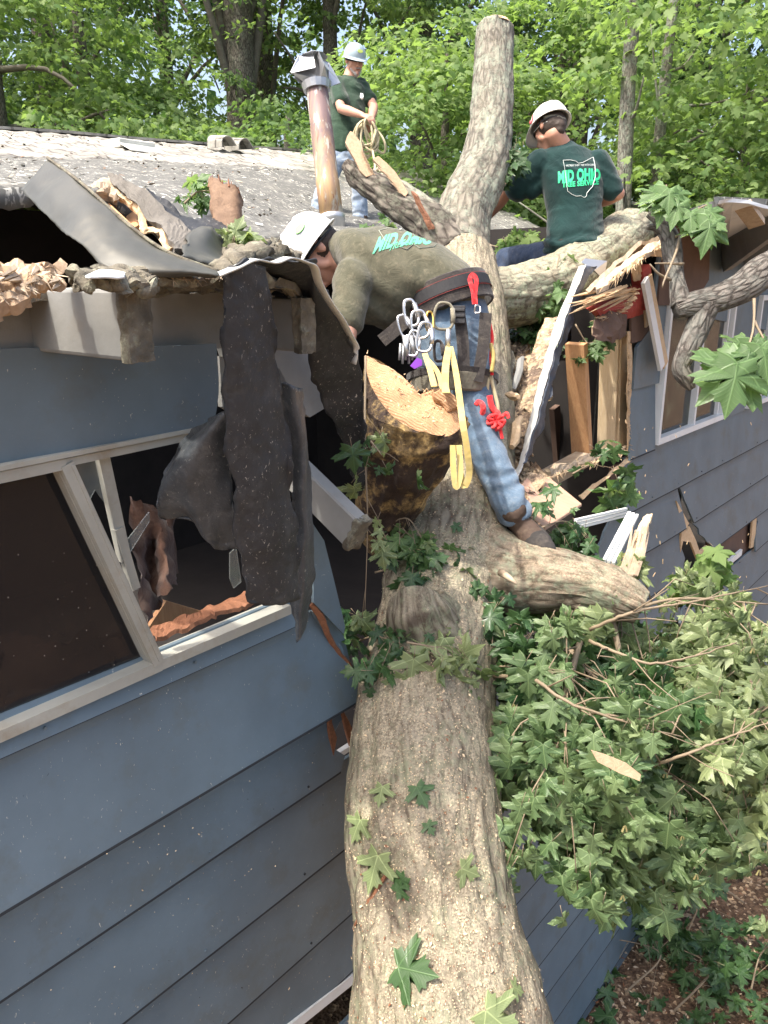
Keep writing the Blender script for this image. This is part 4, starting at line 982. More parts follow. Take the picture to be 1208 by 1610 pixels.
TW = [([(928, 990, 2.5), (975, 970, 2.42), (1021, 957, 2.4), (1093, 945, 2.42), (1208, 921, 2.5)], .0065, 'long bare twig arching across the top of the leaf pile to the right edge'),
      ([(927, 1007, 2.5), (975, 1028, 2.4), (1027, 1043, 2.36), (1090, 1032, 2.38), (1159, 1010, 2.45)], .006, 'bare twig sagging in a shallow curve below the topmost arching one'),
      ([(776, 1063, 2.6), (839, 1068, 2.4), (888, 1101, 2.3), (971, 1131, 2.28), (1074, 1159, 2.34)], .0075, 'thickest bare twig leaving the trunk side and crossing the leaf pile'),
      ([(930, 1120, 2.32), (1010, 1131, 2.28), (1060, 1134, 2.3)], .004, 'short bare twig in the middle of the leaf pile'),
      ([(1007, 1211, 2.4), (1076, 1187, 2.3), (1137, 1162, 2.3), (1215, 1134, 2.34)], .006, 'bare twig rising to the right frame edge low in the leaf pile'),
      ([(778, 1046, 2.6), (830, 1052, 2.45), (872, 1058, 2.42)], .003, 'thin bare twig just above the thickest one by the trunk')]
for path, r_, lab in TW:
    c_ = [Vector(q) for q in cat_pts([P(*q) for q in path], 26)]; mb = MB(); rt_ = random.Random(int(r_*1e5))
    for k_ in range(1, 25): c_[k_] = c_[k_]+rv(rt_)*.0012
    mb.tube(c_, [r_*(1-.7*i/25) for i in range(26)], 7)
    for k_ in range(4, 25, 5):
        e_ = c_[k_]+(c_[min(25, k_+1)]-c_[k_-1]).normalized()*.10+rv(rt_)*.05; mb.tube([c_[k_], c_[k_].lerp(e_, .5)+rv(rt_)*.008, e_], [r_*.45, r_*.3, .0012], 5)
    tag(mb.build('bare_twig', M['twig'], None, True), lab, 'twig', 'bare twigs across the leaf pile')
# sprigs lying on the trunk and tucked round it
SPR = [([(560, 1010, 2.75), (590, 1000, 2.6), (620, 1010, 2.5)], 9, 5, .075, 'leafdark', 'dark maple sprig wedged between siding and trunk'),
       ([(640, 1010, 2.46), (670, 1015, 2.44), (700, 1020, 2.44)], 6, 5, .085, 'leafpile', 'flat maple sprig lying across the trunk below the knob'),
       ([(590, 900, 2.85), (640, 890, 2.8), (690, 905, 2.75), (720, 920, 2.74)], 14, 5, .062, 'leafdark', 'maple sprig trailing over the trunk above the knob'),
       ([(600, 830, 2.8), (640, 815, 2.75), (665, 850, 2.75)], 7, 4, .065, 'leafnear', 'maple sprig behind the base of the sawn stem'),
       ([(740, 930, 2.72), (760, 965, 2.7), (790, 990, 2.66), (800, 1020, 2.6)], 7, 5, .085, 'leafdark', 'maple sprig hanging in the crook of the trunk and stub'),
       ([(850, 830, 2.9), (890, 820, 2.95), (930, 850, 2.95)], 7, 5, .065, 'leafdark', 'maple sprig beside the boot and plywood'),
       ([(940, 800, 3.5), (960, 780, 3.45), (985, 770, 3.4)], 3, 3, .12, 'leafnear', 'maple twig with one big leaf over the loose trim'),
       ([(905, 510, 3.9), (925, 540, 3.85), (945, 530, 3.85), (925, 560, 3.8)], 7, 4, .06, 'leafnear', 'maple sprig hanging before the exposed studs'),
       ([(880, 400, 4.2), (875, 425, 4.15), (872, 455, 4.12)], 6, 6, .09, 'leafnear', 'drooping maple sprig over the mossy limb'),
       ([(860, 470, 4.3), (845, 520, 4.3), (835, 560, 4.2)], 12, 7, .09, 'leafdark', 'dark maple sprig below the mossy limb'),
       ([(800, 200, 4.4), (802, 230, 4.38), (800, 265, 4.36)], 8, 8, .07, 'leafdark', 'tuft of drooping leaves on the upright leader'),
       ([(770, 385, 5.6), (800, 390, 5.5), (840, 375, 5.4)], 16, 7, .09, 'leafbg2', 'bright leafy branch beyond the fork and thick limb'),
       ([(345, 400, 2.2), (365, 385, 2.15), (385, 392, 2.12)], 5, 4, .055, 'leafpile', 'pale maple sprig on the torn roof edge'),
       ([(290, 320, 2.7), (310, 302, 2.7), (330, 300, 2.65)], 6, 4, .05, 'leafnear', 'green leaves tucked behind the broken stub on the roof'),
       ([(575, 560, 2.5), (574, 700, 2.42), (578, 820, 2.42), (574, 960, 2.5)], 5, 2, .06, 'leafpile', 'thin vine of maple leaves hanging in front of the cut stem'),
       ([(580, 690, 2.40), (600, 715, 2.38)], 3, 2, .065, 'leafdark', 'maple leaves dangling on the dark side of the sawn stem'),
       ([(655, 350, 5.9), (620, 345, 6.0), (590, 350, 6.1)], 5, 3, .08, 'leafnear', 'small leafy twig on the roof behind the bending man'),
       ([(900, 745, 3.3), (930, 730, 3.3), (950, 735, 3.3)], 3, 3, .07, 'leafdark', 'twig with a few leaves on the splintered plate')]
for i, (path, ntw, nlf, size, mt, lab) in enumerate(SPR):
    leafy_branch('maple_sprig', path, .004, ntw, nlf, size, M[mt], lab, 'leafy twig', None, 80+i, .045 if size < .06 else (.11 if size < .12 else .06), .3, 0, .3 if size > .06 else .1)
# hanging sprig of very large leaves, near right; foreground branch
fb = empty('broken_branch', P(1230, 420, 1.9), 'thick crooked bare branch reaching in from the right edge', 'branch')
bark_tube('branch', [TP(1500, 330, 2.1, 28), TP(1300, 385, 1.98, 26), TP(1208, 425, 1.92, 27), TP(1165, 455, 1.9, 24), TP(1120, 474, 1.9, 21), TP(1080, 482, 1.9, 18), TP(1062, 488, 1.9, 12)], M['barkgrey'], fb, 64, 110, .004, 60, 9, lump=.06)
bark_tube('branch', [TP(1112, 478, 1.9, 19), TP(1098, 515, 1.9, 18), TP(1082, 548, 1.9, 17), TP(1070, 578, 1.9, 14), TP(1080, 598, 1.9, 12), TP(1088, 612, 1.9, 7)], M['barkgrey'], fb, 48, 70, .004, 60, 10, lump=.07)
bark_tube('branch', [TP(1072, 480, 1.9, 16), TP(1066, 450, 1.91, 12), TP(1062, 415, 1.93, 11), TP(1056, 375, 1.95, 11), TP(1040, 350, 1.97, 9), TP(1022, 335, 1.98, 7)], M['barkgrey'], fb, 32, 60, .003, 60, 11, lump=.05)
bark_tube('branch', [TP(1058, 440, 1.96, 8), TP(1050, 400, 1.98, 8), TP(1045, 372, 2.0, 8), TP(1030, 358, 2.0, 6), TP(1018, 357, 2.0, 4)], M['barkgrey'], fb, 24, 30, .002, 22, 12)
mb = MB()
for q in ([(1056, 350, 1.93), (1075, 340, 1.9), (1095, 330, 1.88), (1112, 322, 1.86)], [(1062, 350, 1.93), (1050, 325, 1.92), (1048, 290, 1.9)], [(1062, 372, 1.93), (1100, 360, 1.9), (1125, 348, 1.88)], [(1070, 370, 1.92), (1062, 400, 1.88), (1045, 440, 1.86), (1042, 452, 1.86)],
          [(1075, 415, 1.9), (1030, 414, 1.88)], [(1055, 440, 1.9), (1035, 430, 1.88), (1022, 415, 1.87)], [(1186, 470, 1.86), (1186, 500, 1.84), (1182, 530, 1.82), (1168, 562, 1.8)], [(1186, 505, 1.84), (1205, 540, 1.82)]):
    mb.tube([Vector(v) for v in cat_pts([P(*a) for a in q], 8)], [.004, .0036, .0032, .003, .0028, .0025, .002, .0015], 6)
mb.pieces('twig', M['twig'], fb, smooth=True)
def placed_leaves(name, items, mat, parent):
    lv = Leaves('maple')
    for (bx, by, tx, ty, d, cu) in items:
        a = P(bx, by, d); b = P(tx, ty, d-.02); lv.add(a, b-a, -CF*.9+Vector((0, 0, .45)), (b-a).length/1.05, cu)
    return lv.build(name, mat, parent)
placed_leaves('leaves', [(1168, 572, 1100, 630, 1.80, 1.2), (1160, 572, 1148, 652, 1.76, 1.5), (1176, 560, 1192, 612, 1.8, 2.2), (1184, 535, 1206, 580, 1.82, 1.8), (1150, 560, 1104, 588, 1.84, 1.6), (1172, 535, 1140, 552, 1.86, 2), (1198, 545, 1216, 600, 1.78, 1.6), (1188, 540, 1186, 590, 1.86, 2), (1180, 550, 1172, 585, 1.78, 2.4), (1196, 532, 1214, 558, 1.82, 1.8)], M['leafnear'], fb)
placed_leaves('leaves', [(1044, 296, 1010, 322, 1.9, 2.2), (1050, 300, 1040, 345, 1.88, 2.6), (1058, 304, 1062, 342, 1.9, 2), (1062, 298, 1084, 322, 1.9, 1.6), (1068, 315, 1060, 352, 1.86, 2.4), (1085, 332, 1092, 366, 1.86, 1.8), (1110, 328, 1144, 352, 1.86, 1.6), (1118, 345, 1112, 392, 1.84, 3), (1112, 335, 1130, 368, 1.88, 2), (1040, 292, 1024, 300, 1.92, 2), (1078, 334, 1074, 358, 1.88, 2), (1120, 345, 1146, 358, 1.85, 1.6), (1100, 340, 1102, 372, 1.87, 2.4), (1052, 296, 1056, 330, 1.86, 2.2), (1116, 350, 1124, 384, 1.86, 2)], M['leafnear'], fb)

# single leaves lying on the trunk
def on_trunk(px, py):
    """nearest trunk surface along the pixel's ray"""
    bvh = on_trunk.b
    o = Vector((0, 0, H)); h = bvh.ray_cast(o, ray(px, py).normalized())
    return h[0], h[1]
bm = bmesh.new(); bm.from_mesh(trunk.data); bm.transform(Matrix.Translation(root_loc(tree))); on_trunk.b = BVHTree.FromBMesh(bm); bm.free()
LT = [(632, 1522, 665, 1530, .105, 'leafdark', 'dark star shaped maple leaf low on the trunk'), (600, 1345, 588, 1385, .095, 'leafpile', 'pale folded maple leaf on the sunlit trunk'),
      (630, 1400, 645, 1385, .05, 'leafdark', 'small dark maple leaf near the rust coloured splinter'), (605, 1240, 600, 1262, .055, 'leafpile', 'pale maple leaf on the upper left of the trunk'),
      (655, 1240, 668, 1265, .06, 'leafdark', 'darker maple leaf beside a pale one'), (572, 1290, 560, 1318, .07, 'leafpile', 'pale narrow leaf at the left edge of the trunk'),
      (672, 1296, 680, 1310, .035, 'leafdark', 'small green leaf in the middle of the trunk'), (725, 1365, 760, 1380, .06, 'leafpile', 'curled green leaf right of the trunk centre'),
      (765, 1590, 790, 1612, .10, 'leafpile', 'pale maple leaf at the bottom frame edge'), (800, 1555, 815, 1562, .04, 'leafpile', 'little green leaf near the root flare'),
      (712, 830, 725, 838, .04, 'leafdark', 'small leaf on the trunk below the jeans'), (805, 885, 820, 888, .045, 'leafnear', 'bright leaf on the stub limb'),
      (640, 1380, 622, 1400, .04, 'leafdark', 'small leaf left of the rusty splinter'), (680, 1010, 655, 1035, .10, 'leafpile', 'large pale maple leaf below the knob')]
for (bx, by, tx, ty, size, mt, lab) in LT:
    a, na = on_trunk(bx, by); b, nb = on_trunk(tx, ty)
    if a is None or b is None: continue
    lv = Leaves('maple'); nn = na if na.dot(CF) < 0 else -na
    lv.add(a+nn*.016, b-a, nn, size, .5); tag(lv.build('maple_leaf', M[mt]), lab, 'leaf', 'maple leaves lying on the trunk')
# sawdust and chips on the trunk
r2 = random.Random(11); mb = MB(); n_ = 0
while n_ < 6000:
    x = r2.uniform(545, 860); y = r2.uniform(720, 1608); h, nn = on_trunk(x, y)
    if h is None: continue
    nn = nn if nn.dot(CF) < 0 else -nn
    if nn.z < .0 or fbm(h, 3.0) < -.45+r2.uniform(-.2, .3): continue
    n_ += 1; a = rv(r2); a = (a-nn*a.dot(nn)).normalized(); b = nn.cross(a); s_ = r2.uniform(.0012, .0036)*(2.2 if r2.random() < .05 else 1); p = h+nn*.004; tl = nn*r2.uniform(0, s_*.6)
    mb.add([p+a*s_, p+b*s_*.45+tl, p-a*s_*.8, p-b*s_*.5], [(0, 1, 2, 3)], r2.choice((0, 0, 0, 1, 2)))
o = mb.build('wood_chips', [M['stud2'], M['rotwood'], M['orange']]); tag(o, 'pale sawdust and wood chips strewn over the trunk', 'sawdust', kind='stuff')
a, na = on_trunk(558, 1455); b, nb = on_trunk(606, 1378)
if a and b:
    mb = MB(); mb.tube([a+Vector((0, -.01, .01)), a.lerp(b, .5)+Vector((0, -.02, .02)), b+Vector((0, -.01, .01))], [.003, .008, .005], 6); tag(mb.build('bark_splinter', M['orange'], None, False), 'rust coloured splinter lying low on the left of the trunk', 'splinter')
mb = MB(); mb.prism([P(x, y, 1.9) for x, y in ((930, 1180), (950, 1186), (985, 1200), (1008, 1218), (1006, 1228), (975, 1216), (940, 1198))], CF*.006)
tag(mb.build('wood_chip', M['torn']), 'long orange wood chip flying in front of the leaf pile', 'wood chip')
r2 = random.Random(4)
for i in range(34):
    x = r2.uniform(960, 1190); y = r2.uniform(640, 960); p = P(x, y, r2.uniform(2.6, 4)); mb = MB(); d = Vector((r2.uniform(-.4, .6), 0, -1)).normalized(); s_ = r2.uniform(.004, .011)
    mb.prism([p, p+CR*s_*.35, p+d*s_*2+CR*s_*.2, p+d*s_*1.8-CR*s_*.2], CF*.0015)
    tag(mb.build('wood_chip', M['fresh']), 'tiny pale chips flying off the saw in front of the right wall', 'wood chip', 'small wood chips in the air before the right siding')

# ------------------------------------------------------------------ forest
def crown_leaves(rr, cen, rad, rz, nspray, per, size, kind='simple', sp=.75):
    lv = Leaves(kind)
    for i in range(nspray):
        v = rv(rr).normalized(); f = rr.uniform(.35, 1)**.6
        c = cen+Vector((v.x*rad*f, v.y*rad*f, v.z*rz*f)); out_ = Vector((v.x, v.y, 0)); R_ = sp*rr.uniform(.5, 1.25)
        n_ = Vector((v.x*.35, v.y*.35, 1)).normalized()+rv(rr)*.18
        for k in range(per):
            a = rr.uniform(0, 6.283); q = R_*math.sqrt(rr.random()); off = Vector((math.cos(a)*q, math.sin(a)*q, 0))
            off.z = -(q*q)*.35-.25*off.dot(v)+rr.gauss(0, .07)
            tip = Vector((off.x, off.y, -.25))+rv(rr)*.35*R_
            lv.add(c+off, tip, n_+rv(rr)*.35, size*rr.uniform(.65, 1.2))
    return lv
def forest_tree(px, dist, tr, zc, rad, rz, nsp, per, size, mat, label, seed, bark='barkdark', lean=0, trunk=True, name='forest_tree', ztop=None, off=(0, 0), group='trees in the wood behind the house'):
    rr = random.Random(seed); b = P(px, 700, 1); dr = Vector((b.x, b.y, 0)).normalized(); base = dr*dist; base.z = ground_h(base.x, base.y)
    root = empty(name, base, label, 'tree', group)
    top = Vector((base.x+lean, base.y, ztop or zc+rz*.7))
    m_ = base.lerp(top, .5)+Vector((rr.uniform(-.2, .2), 0, 0))
    bark_tube('trunk', [(base, tr*1.35), (base.lerp(m_, .4), tr*1.05), (m_, tr*.95), (m_.lerp(top, .6), tr*.7), (top, tr*.3)], M[bark], root, 20, 50, .02, 6, seed, lump=.05)
    cen = Vector((base.x+lean*.6+off[0], base.y+off[1], zc))
    mb = MB()
    for i in range(7):
        f = rr.uniform(.45, .95); p = base.lerp(m_, f*2) if f < .5 else m_.lerp(top, f*2-1); v = rv(rr).normalized(); e = cen+Vector((v.x*rad*.7, v.y*rad*.7, v.z*rz*.5)); k_ = p.lerp(e, .5)+Vector((0, 0, .4))
        mb.tube([Vector(q) for q in cat_pts([p, k_, e], 8)], [tr*.35*(1-.11*j) for j in range(8)], 6)
    mb.build('limbs', M[bark], root, True)
    crown_leaves(rr, cen, rad, rz, nsp, int(per*1.9), size*.62, 'simple' if dist < 15.5 else 'leaflet').build('crown', M[mat], root)
    return root
FT = [
 (-60, 17, .22, 8.0, 3.2, 4.2, 110, 60, .17, 'leafbg', 'leafy maple at the far left of the wood'),
 (70, 14.5, .16, 7.4, 2.9, 3.0, 110, 60, .16, 'leafbg2', 'bright green maple at left above the roof ridge'),
 (185, 17, .18, 7.6, 3.0, 3.8, 90, 60, .17, 'leafbg', 'layered maple left of the thick grey trunk'),
 (285, 15, .13, 6.6, 2.2, 1.6, 60, 60, .16, 'leafbg2', 'low bright maple understorey above the shingles'),
 (408, 18, .33, 13.0, 3.6, 3.2, 60, 60, .18, 'leafbg3', 'thick grey trunked tree behind the roof'),
 (440, 20, .24, 12.5, 3.0, 3.2, 60, 60, .18, 'leafbg', 'second grey trunk close behind the thick one'),
 (470, 15, .14, 6.3, 1.9, 1.8, 60, 60, .16, 'leafbg', 'bushy young maple behind the vent pipe'),
 (530, 19, .2, 10.2, 2.8, 3.2, 90, 60, .18, 'leafbg2', 'tall sunlit maple behind the standing man'),
 (662, 20, .28, 12.5, 3.4, 3.2, 80, 60, .18, 'leafbg', 'dark trunked tree between the standing man and the leader'),
 (690, 12.5, .08, 6.9, 1.9, 1.5, 70, 70, .15, 'leafbg2', 'yellow green maple just left of the upright leader'),
 (640, 14.5, .09, 5.6, 1.9, 1.1, 60, 60, .15, 'leafbg', 'low maple foliage at the roof end'),
 (850, 14, .12, 7.2, 2.2, 2.0, 80, 60, .16, 'leafbg2', 'pale maple between leader and white helmet'),
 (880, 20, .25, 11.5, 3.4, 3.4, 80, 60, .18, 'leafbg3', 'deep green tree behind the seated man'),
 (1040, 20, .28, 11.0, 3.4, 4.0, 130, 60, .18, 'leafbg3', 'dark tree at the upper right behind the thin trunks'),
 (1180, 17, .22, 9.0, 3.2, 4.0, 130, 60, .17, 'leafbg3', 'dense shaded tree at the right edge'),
 (940, 15, .12, 5.4, 2.0, 1.5, 70, 60, .16, 'leafbg', 'mid green maple low behind the seated man'),
 (1110, 12, .07, 6.4, 2.0, 1.4, 60, 55, .14, 'leafbg2', 'light green understorey tree over the right eave'),
 (800, 13.5, .08, 5.1, 1.6, .9, 50, 60, .15, 'leafbg2', 'low bright foliage right of the roof end'),
 (140, 21, .25, 12, 3.6, 4.0, 100, 60, .19, 'leafbg3', 'tall dark tree behind the left maples'),
 (300, 23, .2, 11, 3.4, 4.4, 90, 60, .19, 'leafbg', 'tall maple far behind the thick trunk'),
 (780, 24, .2, 10, 3.6, 5.0, 100, 60, .2, 'leafbg', 'far maple directly behind the upright leader'),
]
for i, a in enumerate(FT): forest_tree(*a, seed=200+i)
# slender pale trunks at right
for (px0, px1, dist, r_, lab, sd) in ((972, 992, 10.5, .085, 'slender pale trunk standing behind the seated man', 1), (995, 1060, 11.5, .07, 'thin forked pale trunk leaning right', 2)):
    b = P(px0, 700, 1); dr = Vector((b.x, b.y, 0)).normalized(); base = dr*dist; base.z = 0
    t_ = P(px1, 60, 1); dt = Vector((t_.x, t_.y, 0)).normalized()*dist; top = Vector((dt.x, dt.y, 9.5))
    root = empty('forest_tree', base, lab, 'tree', 'slender trees behind the right eave')
    bark_tube('trunk', [(base, r_*1.4), (base.lerp(top, .35)+Vector((.05, 0, 0)), r_*1.1), (base.lerp(top, .7)+Vector((-.05, 0, 0)), r_), (top, r_*.7)], M['barkup'], root, 20, 60, .006, 12, 30+sd)
    mb = MB(); rr = random.Random(sd)
    for k in range(9):
        p = base.lerp(top, rr.uniform(.5, .95)); e = p+Vector((rr.uniform(-1.4, 1.4), rr.uniform(-.6, .2), rr.uniform(.1, 1.3)))
        mb.tube([Vector(q) for q in cat_pts([p, p.lerp(e, .5)+Vector((0, 0, -.1)), e], 8)], [r_*.35*(1-.11*j) for j in range(8)], 6)
    mb.build('limbs', M['barkup'], root, True)
    crown_leaves(rr, Vector((base.x+.9, base.y-.3, 7.3 if sd == 1 else 8.2)), 1.7, 1.5, 40, 60, .095, 'simple', .6).build('crown', M['leafbg2'], root)
# low shrubs that close the view under the crowns
SH = [(-40, 13.5), (60, 13), (160, 13.5), (255, 13), (345, 13.6), (430, 13.2), (600, 13), (700, 12.4), (790, 11.8), (870, 12), (960, 12), (1050, 12.5), (1140, 13), (1230, 13)]
SHL = ['off the far left end of the ridge', 'at the left frame edge behind the ridge', 'behind the pale roof vent', 'between the roof vent and the lifted shingles', 'just right of the lifted shingles', 'just left of the vent pipe', 'behind the coiled rope', 'left of the upright leader', 'right of the upright leader', 'left of the white helmet of the seated man', 'right of the seated man', 'above the upper twigs of the crooked branch', 'above the right eave', 'at the right frame edge above the eave']
for i, (px, dist) in enumerate(SH):
    rr = random.Random(500+i); b = P(px, 700, 1); dr = Vector((b.x, b.y, 0)).normalized(); base = dr*dist; base.z = ground_h(base.x, base.y)
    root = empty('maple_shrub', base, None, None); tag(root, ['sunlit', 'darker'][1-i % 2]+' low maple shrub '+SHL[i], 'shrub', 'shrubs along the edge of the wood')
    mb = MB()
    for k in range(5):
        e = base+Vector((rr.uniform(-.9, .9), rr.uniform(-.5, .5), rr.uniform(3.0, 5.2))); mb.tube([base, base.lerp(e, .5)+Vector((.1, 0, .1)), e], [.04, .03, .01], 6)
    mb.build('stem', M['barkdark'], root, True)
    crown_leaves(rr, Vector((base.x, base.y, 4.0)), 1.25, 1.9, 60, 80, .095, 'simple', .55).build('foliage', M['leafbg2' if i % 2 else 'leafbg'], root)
# far wood closing the horizon
rr = random.Random(77); lv = Leaves('leaflet')
for i in range(17000):
    a = math.radians(rr.uniform(-38, 38)); dist = rr.uniform(27, 42); z_ = rr.uniform(1, 1)+abs(rr.gauss(0, .36))*15
    p = Vector((math.sin(a)*dist, math.cos(a)*dist, z_))
    if fbm(p, .22) < -.12 and z_ > 6: continue
    lv.add(p, rv(rr)+Vector((0, 0, -.6)), Vector((0, 0, 1))+rv(rr)*.6, rr.uniform(.35, .7))
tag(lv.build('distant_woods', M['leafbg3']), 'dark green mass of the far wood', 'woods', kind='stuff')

# ------------------------------------------------------------------ ground litter
r2 = random.Random(21); lv = Leaves('maple'); mb = MB()
for i in range(520):
    p = P(r2.uniform(880, 1330), r2.uniform(1300, 1760), 1); d = p-Vector((0, 0, H)); t_ = -(H-.03)/d.z; p = Vector((0, 0, H))+d*t_
    if fbm(p, .9) < r2.uniform(-.3, .15): continue
    lv.add(p+Vector((0, 0, r2.uniform(.03, .12))), (r2.uniform(-1, 1), r2.uniform(-1, 1), -.1), Vector((0, 0, 1))+rv(r2)*.35, r2.uniform(.07, .15))
tag(lv.build('leaf_litter', M['leafdark']), 'green maple leaves scattered on the soil at lower right', 'leaf litter', kind='stuff')
for i in range(1500):
    p = P(r2.uniform(870, 1330), r2.uniform(1290, 1760), 1); d = p-Vector((0, 0, H)); t_ = -(H-.02)/d.z; p = Vector((0, 0, H))+d*t_+Vector((0, 0, .02))
    a = Vector((r2.uniform(-1, 1), r2.uniform(-1, 1), 0)).normalized(); b = Vector((-a.y, a.x, r2.uniform(-.3, .5))); s_ = r2.uniform(.006, .022)
    mb.add([p+a*s_, p+b*s_*.4, p-a*s_, p-b*s_*.35], [(0, 1, 2, 3)], r2.choice((0, 1, 1, 2)))
tag(mb.build('bark_mulch', [M['stud2'], M['rotwood'], M['orange']]), 'bark flakes and wood chips on the soil at lower right', 'wood chips', kind='stuff')
GS = [(985, 1560, 'leafdark', 'clump of dark green leaves at the foot of the grey wall'), (960, 1500, 'leafdark', 'leafy clump beside the wall under the leaf pile'), (1060, 1590, 'leafdark', 'low green clump at the bottom of the picture on the soil'), (1170, 1420, 'leafdark', 'green sprig on the bare soil at the right'), (1180, 1560, 'leafpile', 'sprig of pale leaves on the soil at the lower right corner'), (1080, 1470, 'leafdark', 'small clump on the bare soil below the drooping branch')]
for i, (x, y, mt, lab) in enumerate(GS):
    d = ray(x, y); p = Vector((0, 0, H))+d*(-(H-.05)/d.z); r_ = random.Random(900+i)
    q = [p, p+Vector((r_.uniform(-.3, .3), .15, .2)), p+Vector((r_.uniform(-.5, .5), .3, .22))]
    leafy_branch('fallen_sprig', q, .008, 9 if i < 3 else 5, 6, .11, M[mt], lab, 'leafy twig', None, 950+i, .34, .1)
# ------------------------------------------------------------------ people
def px2m(px, d): return px*d/F
def head_parts(mb, c, fwd, up, s=1.0):
    rt = fwd.cross(up).normalized()
    mb.ell(c+up*.035*s-fwd*.005*s, rt*.074*s, fwd*.096*s, up*.092*s)
    mb.loft([(c+fwd*.030*s+up*.03*s, rt*.066*s, fwd*.062*s), (c+fwd*.036*s-up*.02*s, rt*.062*s, fwd*.058*s), (c+fwd*.042*s-up*.065*s, rt*.050*s, fwd*.050*s), (c+fwd*.052*s-up*.098*s, rt*.030*s, fwd*.030*s)], 16)
    mb.cap(c+fwd*.092*s+up*.012*s, c+fwd*.112*s-up*.022*s, .008*s, .014*s, 8)                    # nose
    mb.cap(c+fwd*.086*s+rt*.012*s+up*.030*s, c+fwd*.080*s+rt*.045*s+up*.028*s, .009*s, .008*s, 8)   # brows
    mb.cap(c+fwd*.086*s-rt*.012*s+up*.030*s, c+fwd*.080*s-rt*.045*s+up*.028*s, .009*s, .008*s, 8)
    mb.cap(c+fwd*.090*s-rt*.02*s-up*.052*s, c+fwd*.090*s+rt*.02*s-up*.052*s, .008*s, .008*s, 8)    # lips
    mb.cap(c+fwd*.092*s-up*.088*s, c+fwd*.088*s-up*.090*s, .018*s, .016*s, 8)                     # chin
    for q in (-1, 1):
        e = c+rt*q*.078*s-fwd*.008*s
        mb.ell(e+up*.006*s, rt*q*.010*s+fwd*-.006*s, fwd*.018*s, up*.032*s, 10, 8)
        mb.cap(c+rt*q*.045*s+fwd*.055*s-up*.01*s, c+rt*q*.050*s+fwd*.03*s-up*.05*s, .022*s, .02*s, 8)
def face_bits(c, fwd, up, parent, s=1.0, mouthm='redlip'):
    rt = fwd.cross(up).normalized()
    mb = MB()
    for q in (-1, 1): mb.ell(c+fwd*.082*s+rt*q*.031*s+up*.010*s, rt*.013*s, fwd*.008*s, up*.006*s, 10, 6)
    mb.build('eyes', m_plain('dark_eye', (.05, .035, .03), .3) if 'eye' not in M else M['eye'], parent, True)
    mb = MB(); mb.ell(c+fwd*.096*s-up*.054*s, rt*.022*s, fwd*.004*s, up*.0035*s, 10, 6); mb.build('mouth', M['lip'], parent, True)
M['eye'] = m_plain('dark_eye', (.05, .035, .03), .3); M['lip'] = m_plain('lips', (.28, .10, .085), .5)
def hand_parts(mb, wr, d, palm_n, s=1.0, curl=.9, side=1):
    """wrist, direction, palm normal (side the fingers curl to); five bent fingers"""
    d = Vector(d).normalized(); pn = Vector(palm_n); pn = (pn-d*pn.dot(d)).normalized(); lt = d.cross(pn)*side
    mb.loft([(wr-d*.01*s, lt*.028*s, pn*.019*s), (wr+d*.03*s, lt*.036*s, pn*.016*s), (wr+d*.075*s, lt*.041*s, pn*.014*s), (wr+d*.092*s, lt*.038*s, pn*.012*s)], 12)
    for i, (o_, L) in enumerate(((.031, .070), (.0105, .080), (-.0105, .075), (-.031, .058))):
        p = wr+d*.088*s+lt*o_*s; dd = d.copy(); r = .0088*s
        for j, f in enumerate((.45, .32, .23)):
            ang = curl*(.55+.25*i*.3)+(.25 if j else 0); ax = lt if True else lt
            dd = (dd*math.cos(ang)+pn*math.sin(ang)).normalized(); pnn = (pn*math.cos(ang)-dd*0).normalized()
            q = p+dd*L*f*s; mb.cap(p, q, r, r*.92, 8); p = q; r *= .92
            pn2 = pn
    p = wr+d*.022*s+lt*.032*s
    q = p+(lt*.75+d*.6+pn*.25).normalized()*.034*s; mb.cap(p, q, .013*s, .0105*s, 8); q2 = q+(d*.75+pn*.6+lt*.05).normalized()*.030*s; mb.cap(q, q2, .0105*s, .0095*s, 8)
    mb.cap(q2, q2+(d*.6+pn*.75).normalized()*.022*s, .0095*s, .008*s, 8)
def arm_parts(mb, sh, el, wr, palm, s=1.0, curl=.9, side=1, ru=.052, rf=.045):
    sh, el, wr = map(Vector, (sh, el, wr))
    mb.cap(sh, sh.lerp(el, .5), ru*1.05, ru, 14); mb.cap(sh.lerp(el, .4), el, ru, rf*.92, 14)
    m_ = el.lerp(wr, .3); mb.cap(el, m_, rf*.92, rf, 14); mb.cap(m_, wr, rf, .027, 14)
    hand_parts(mb, wr, (wr-el), palm, s, curl, side)
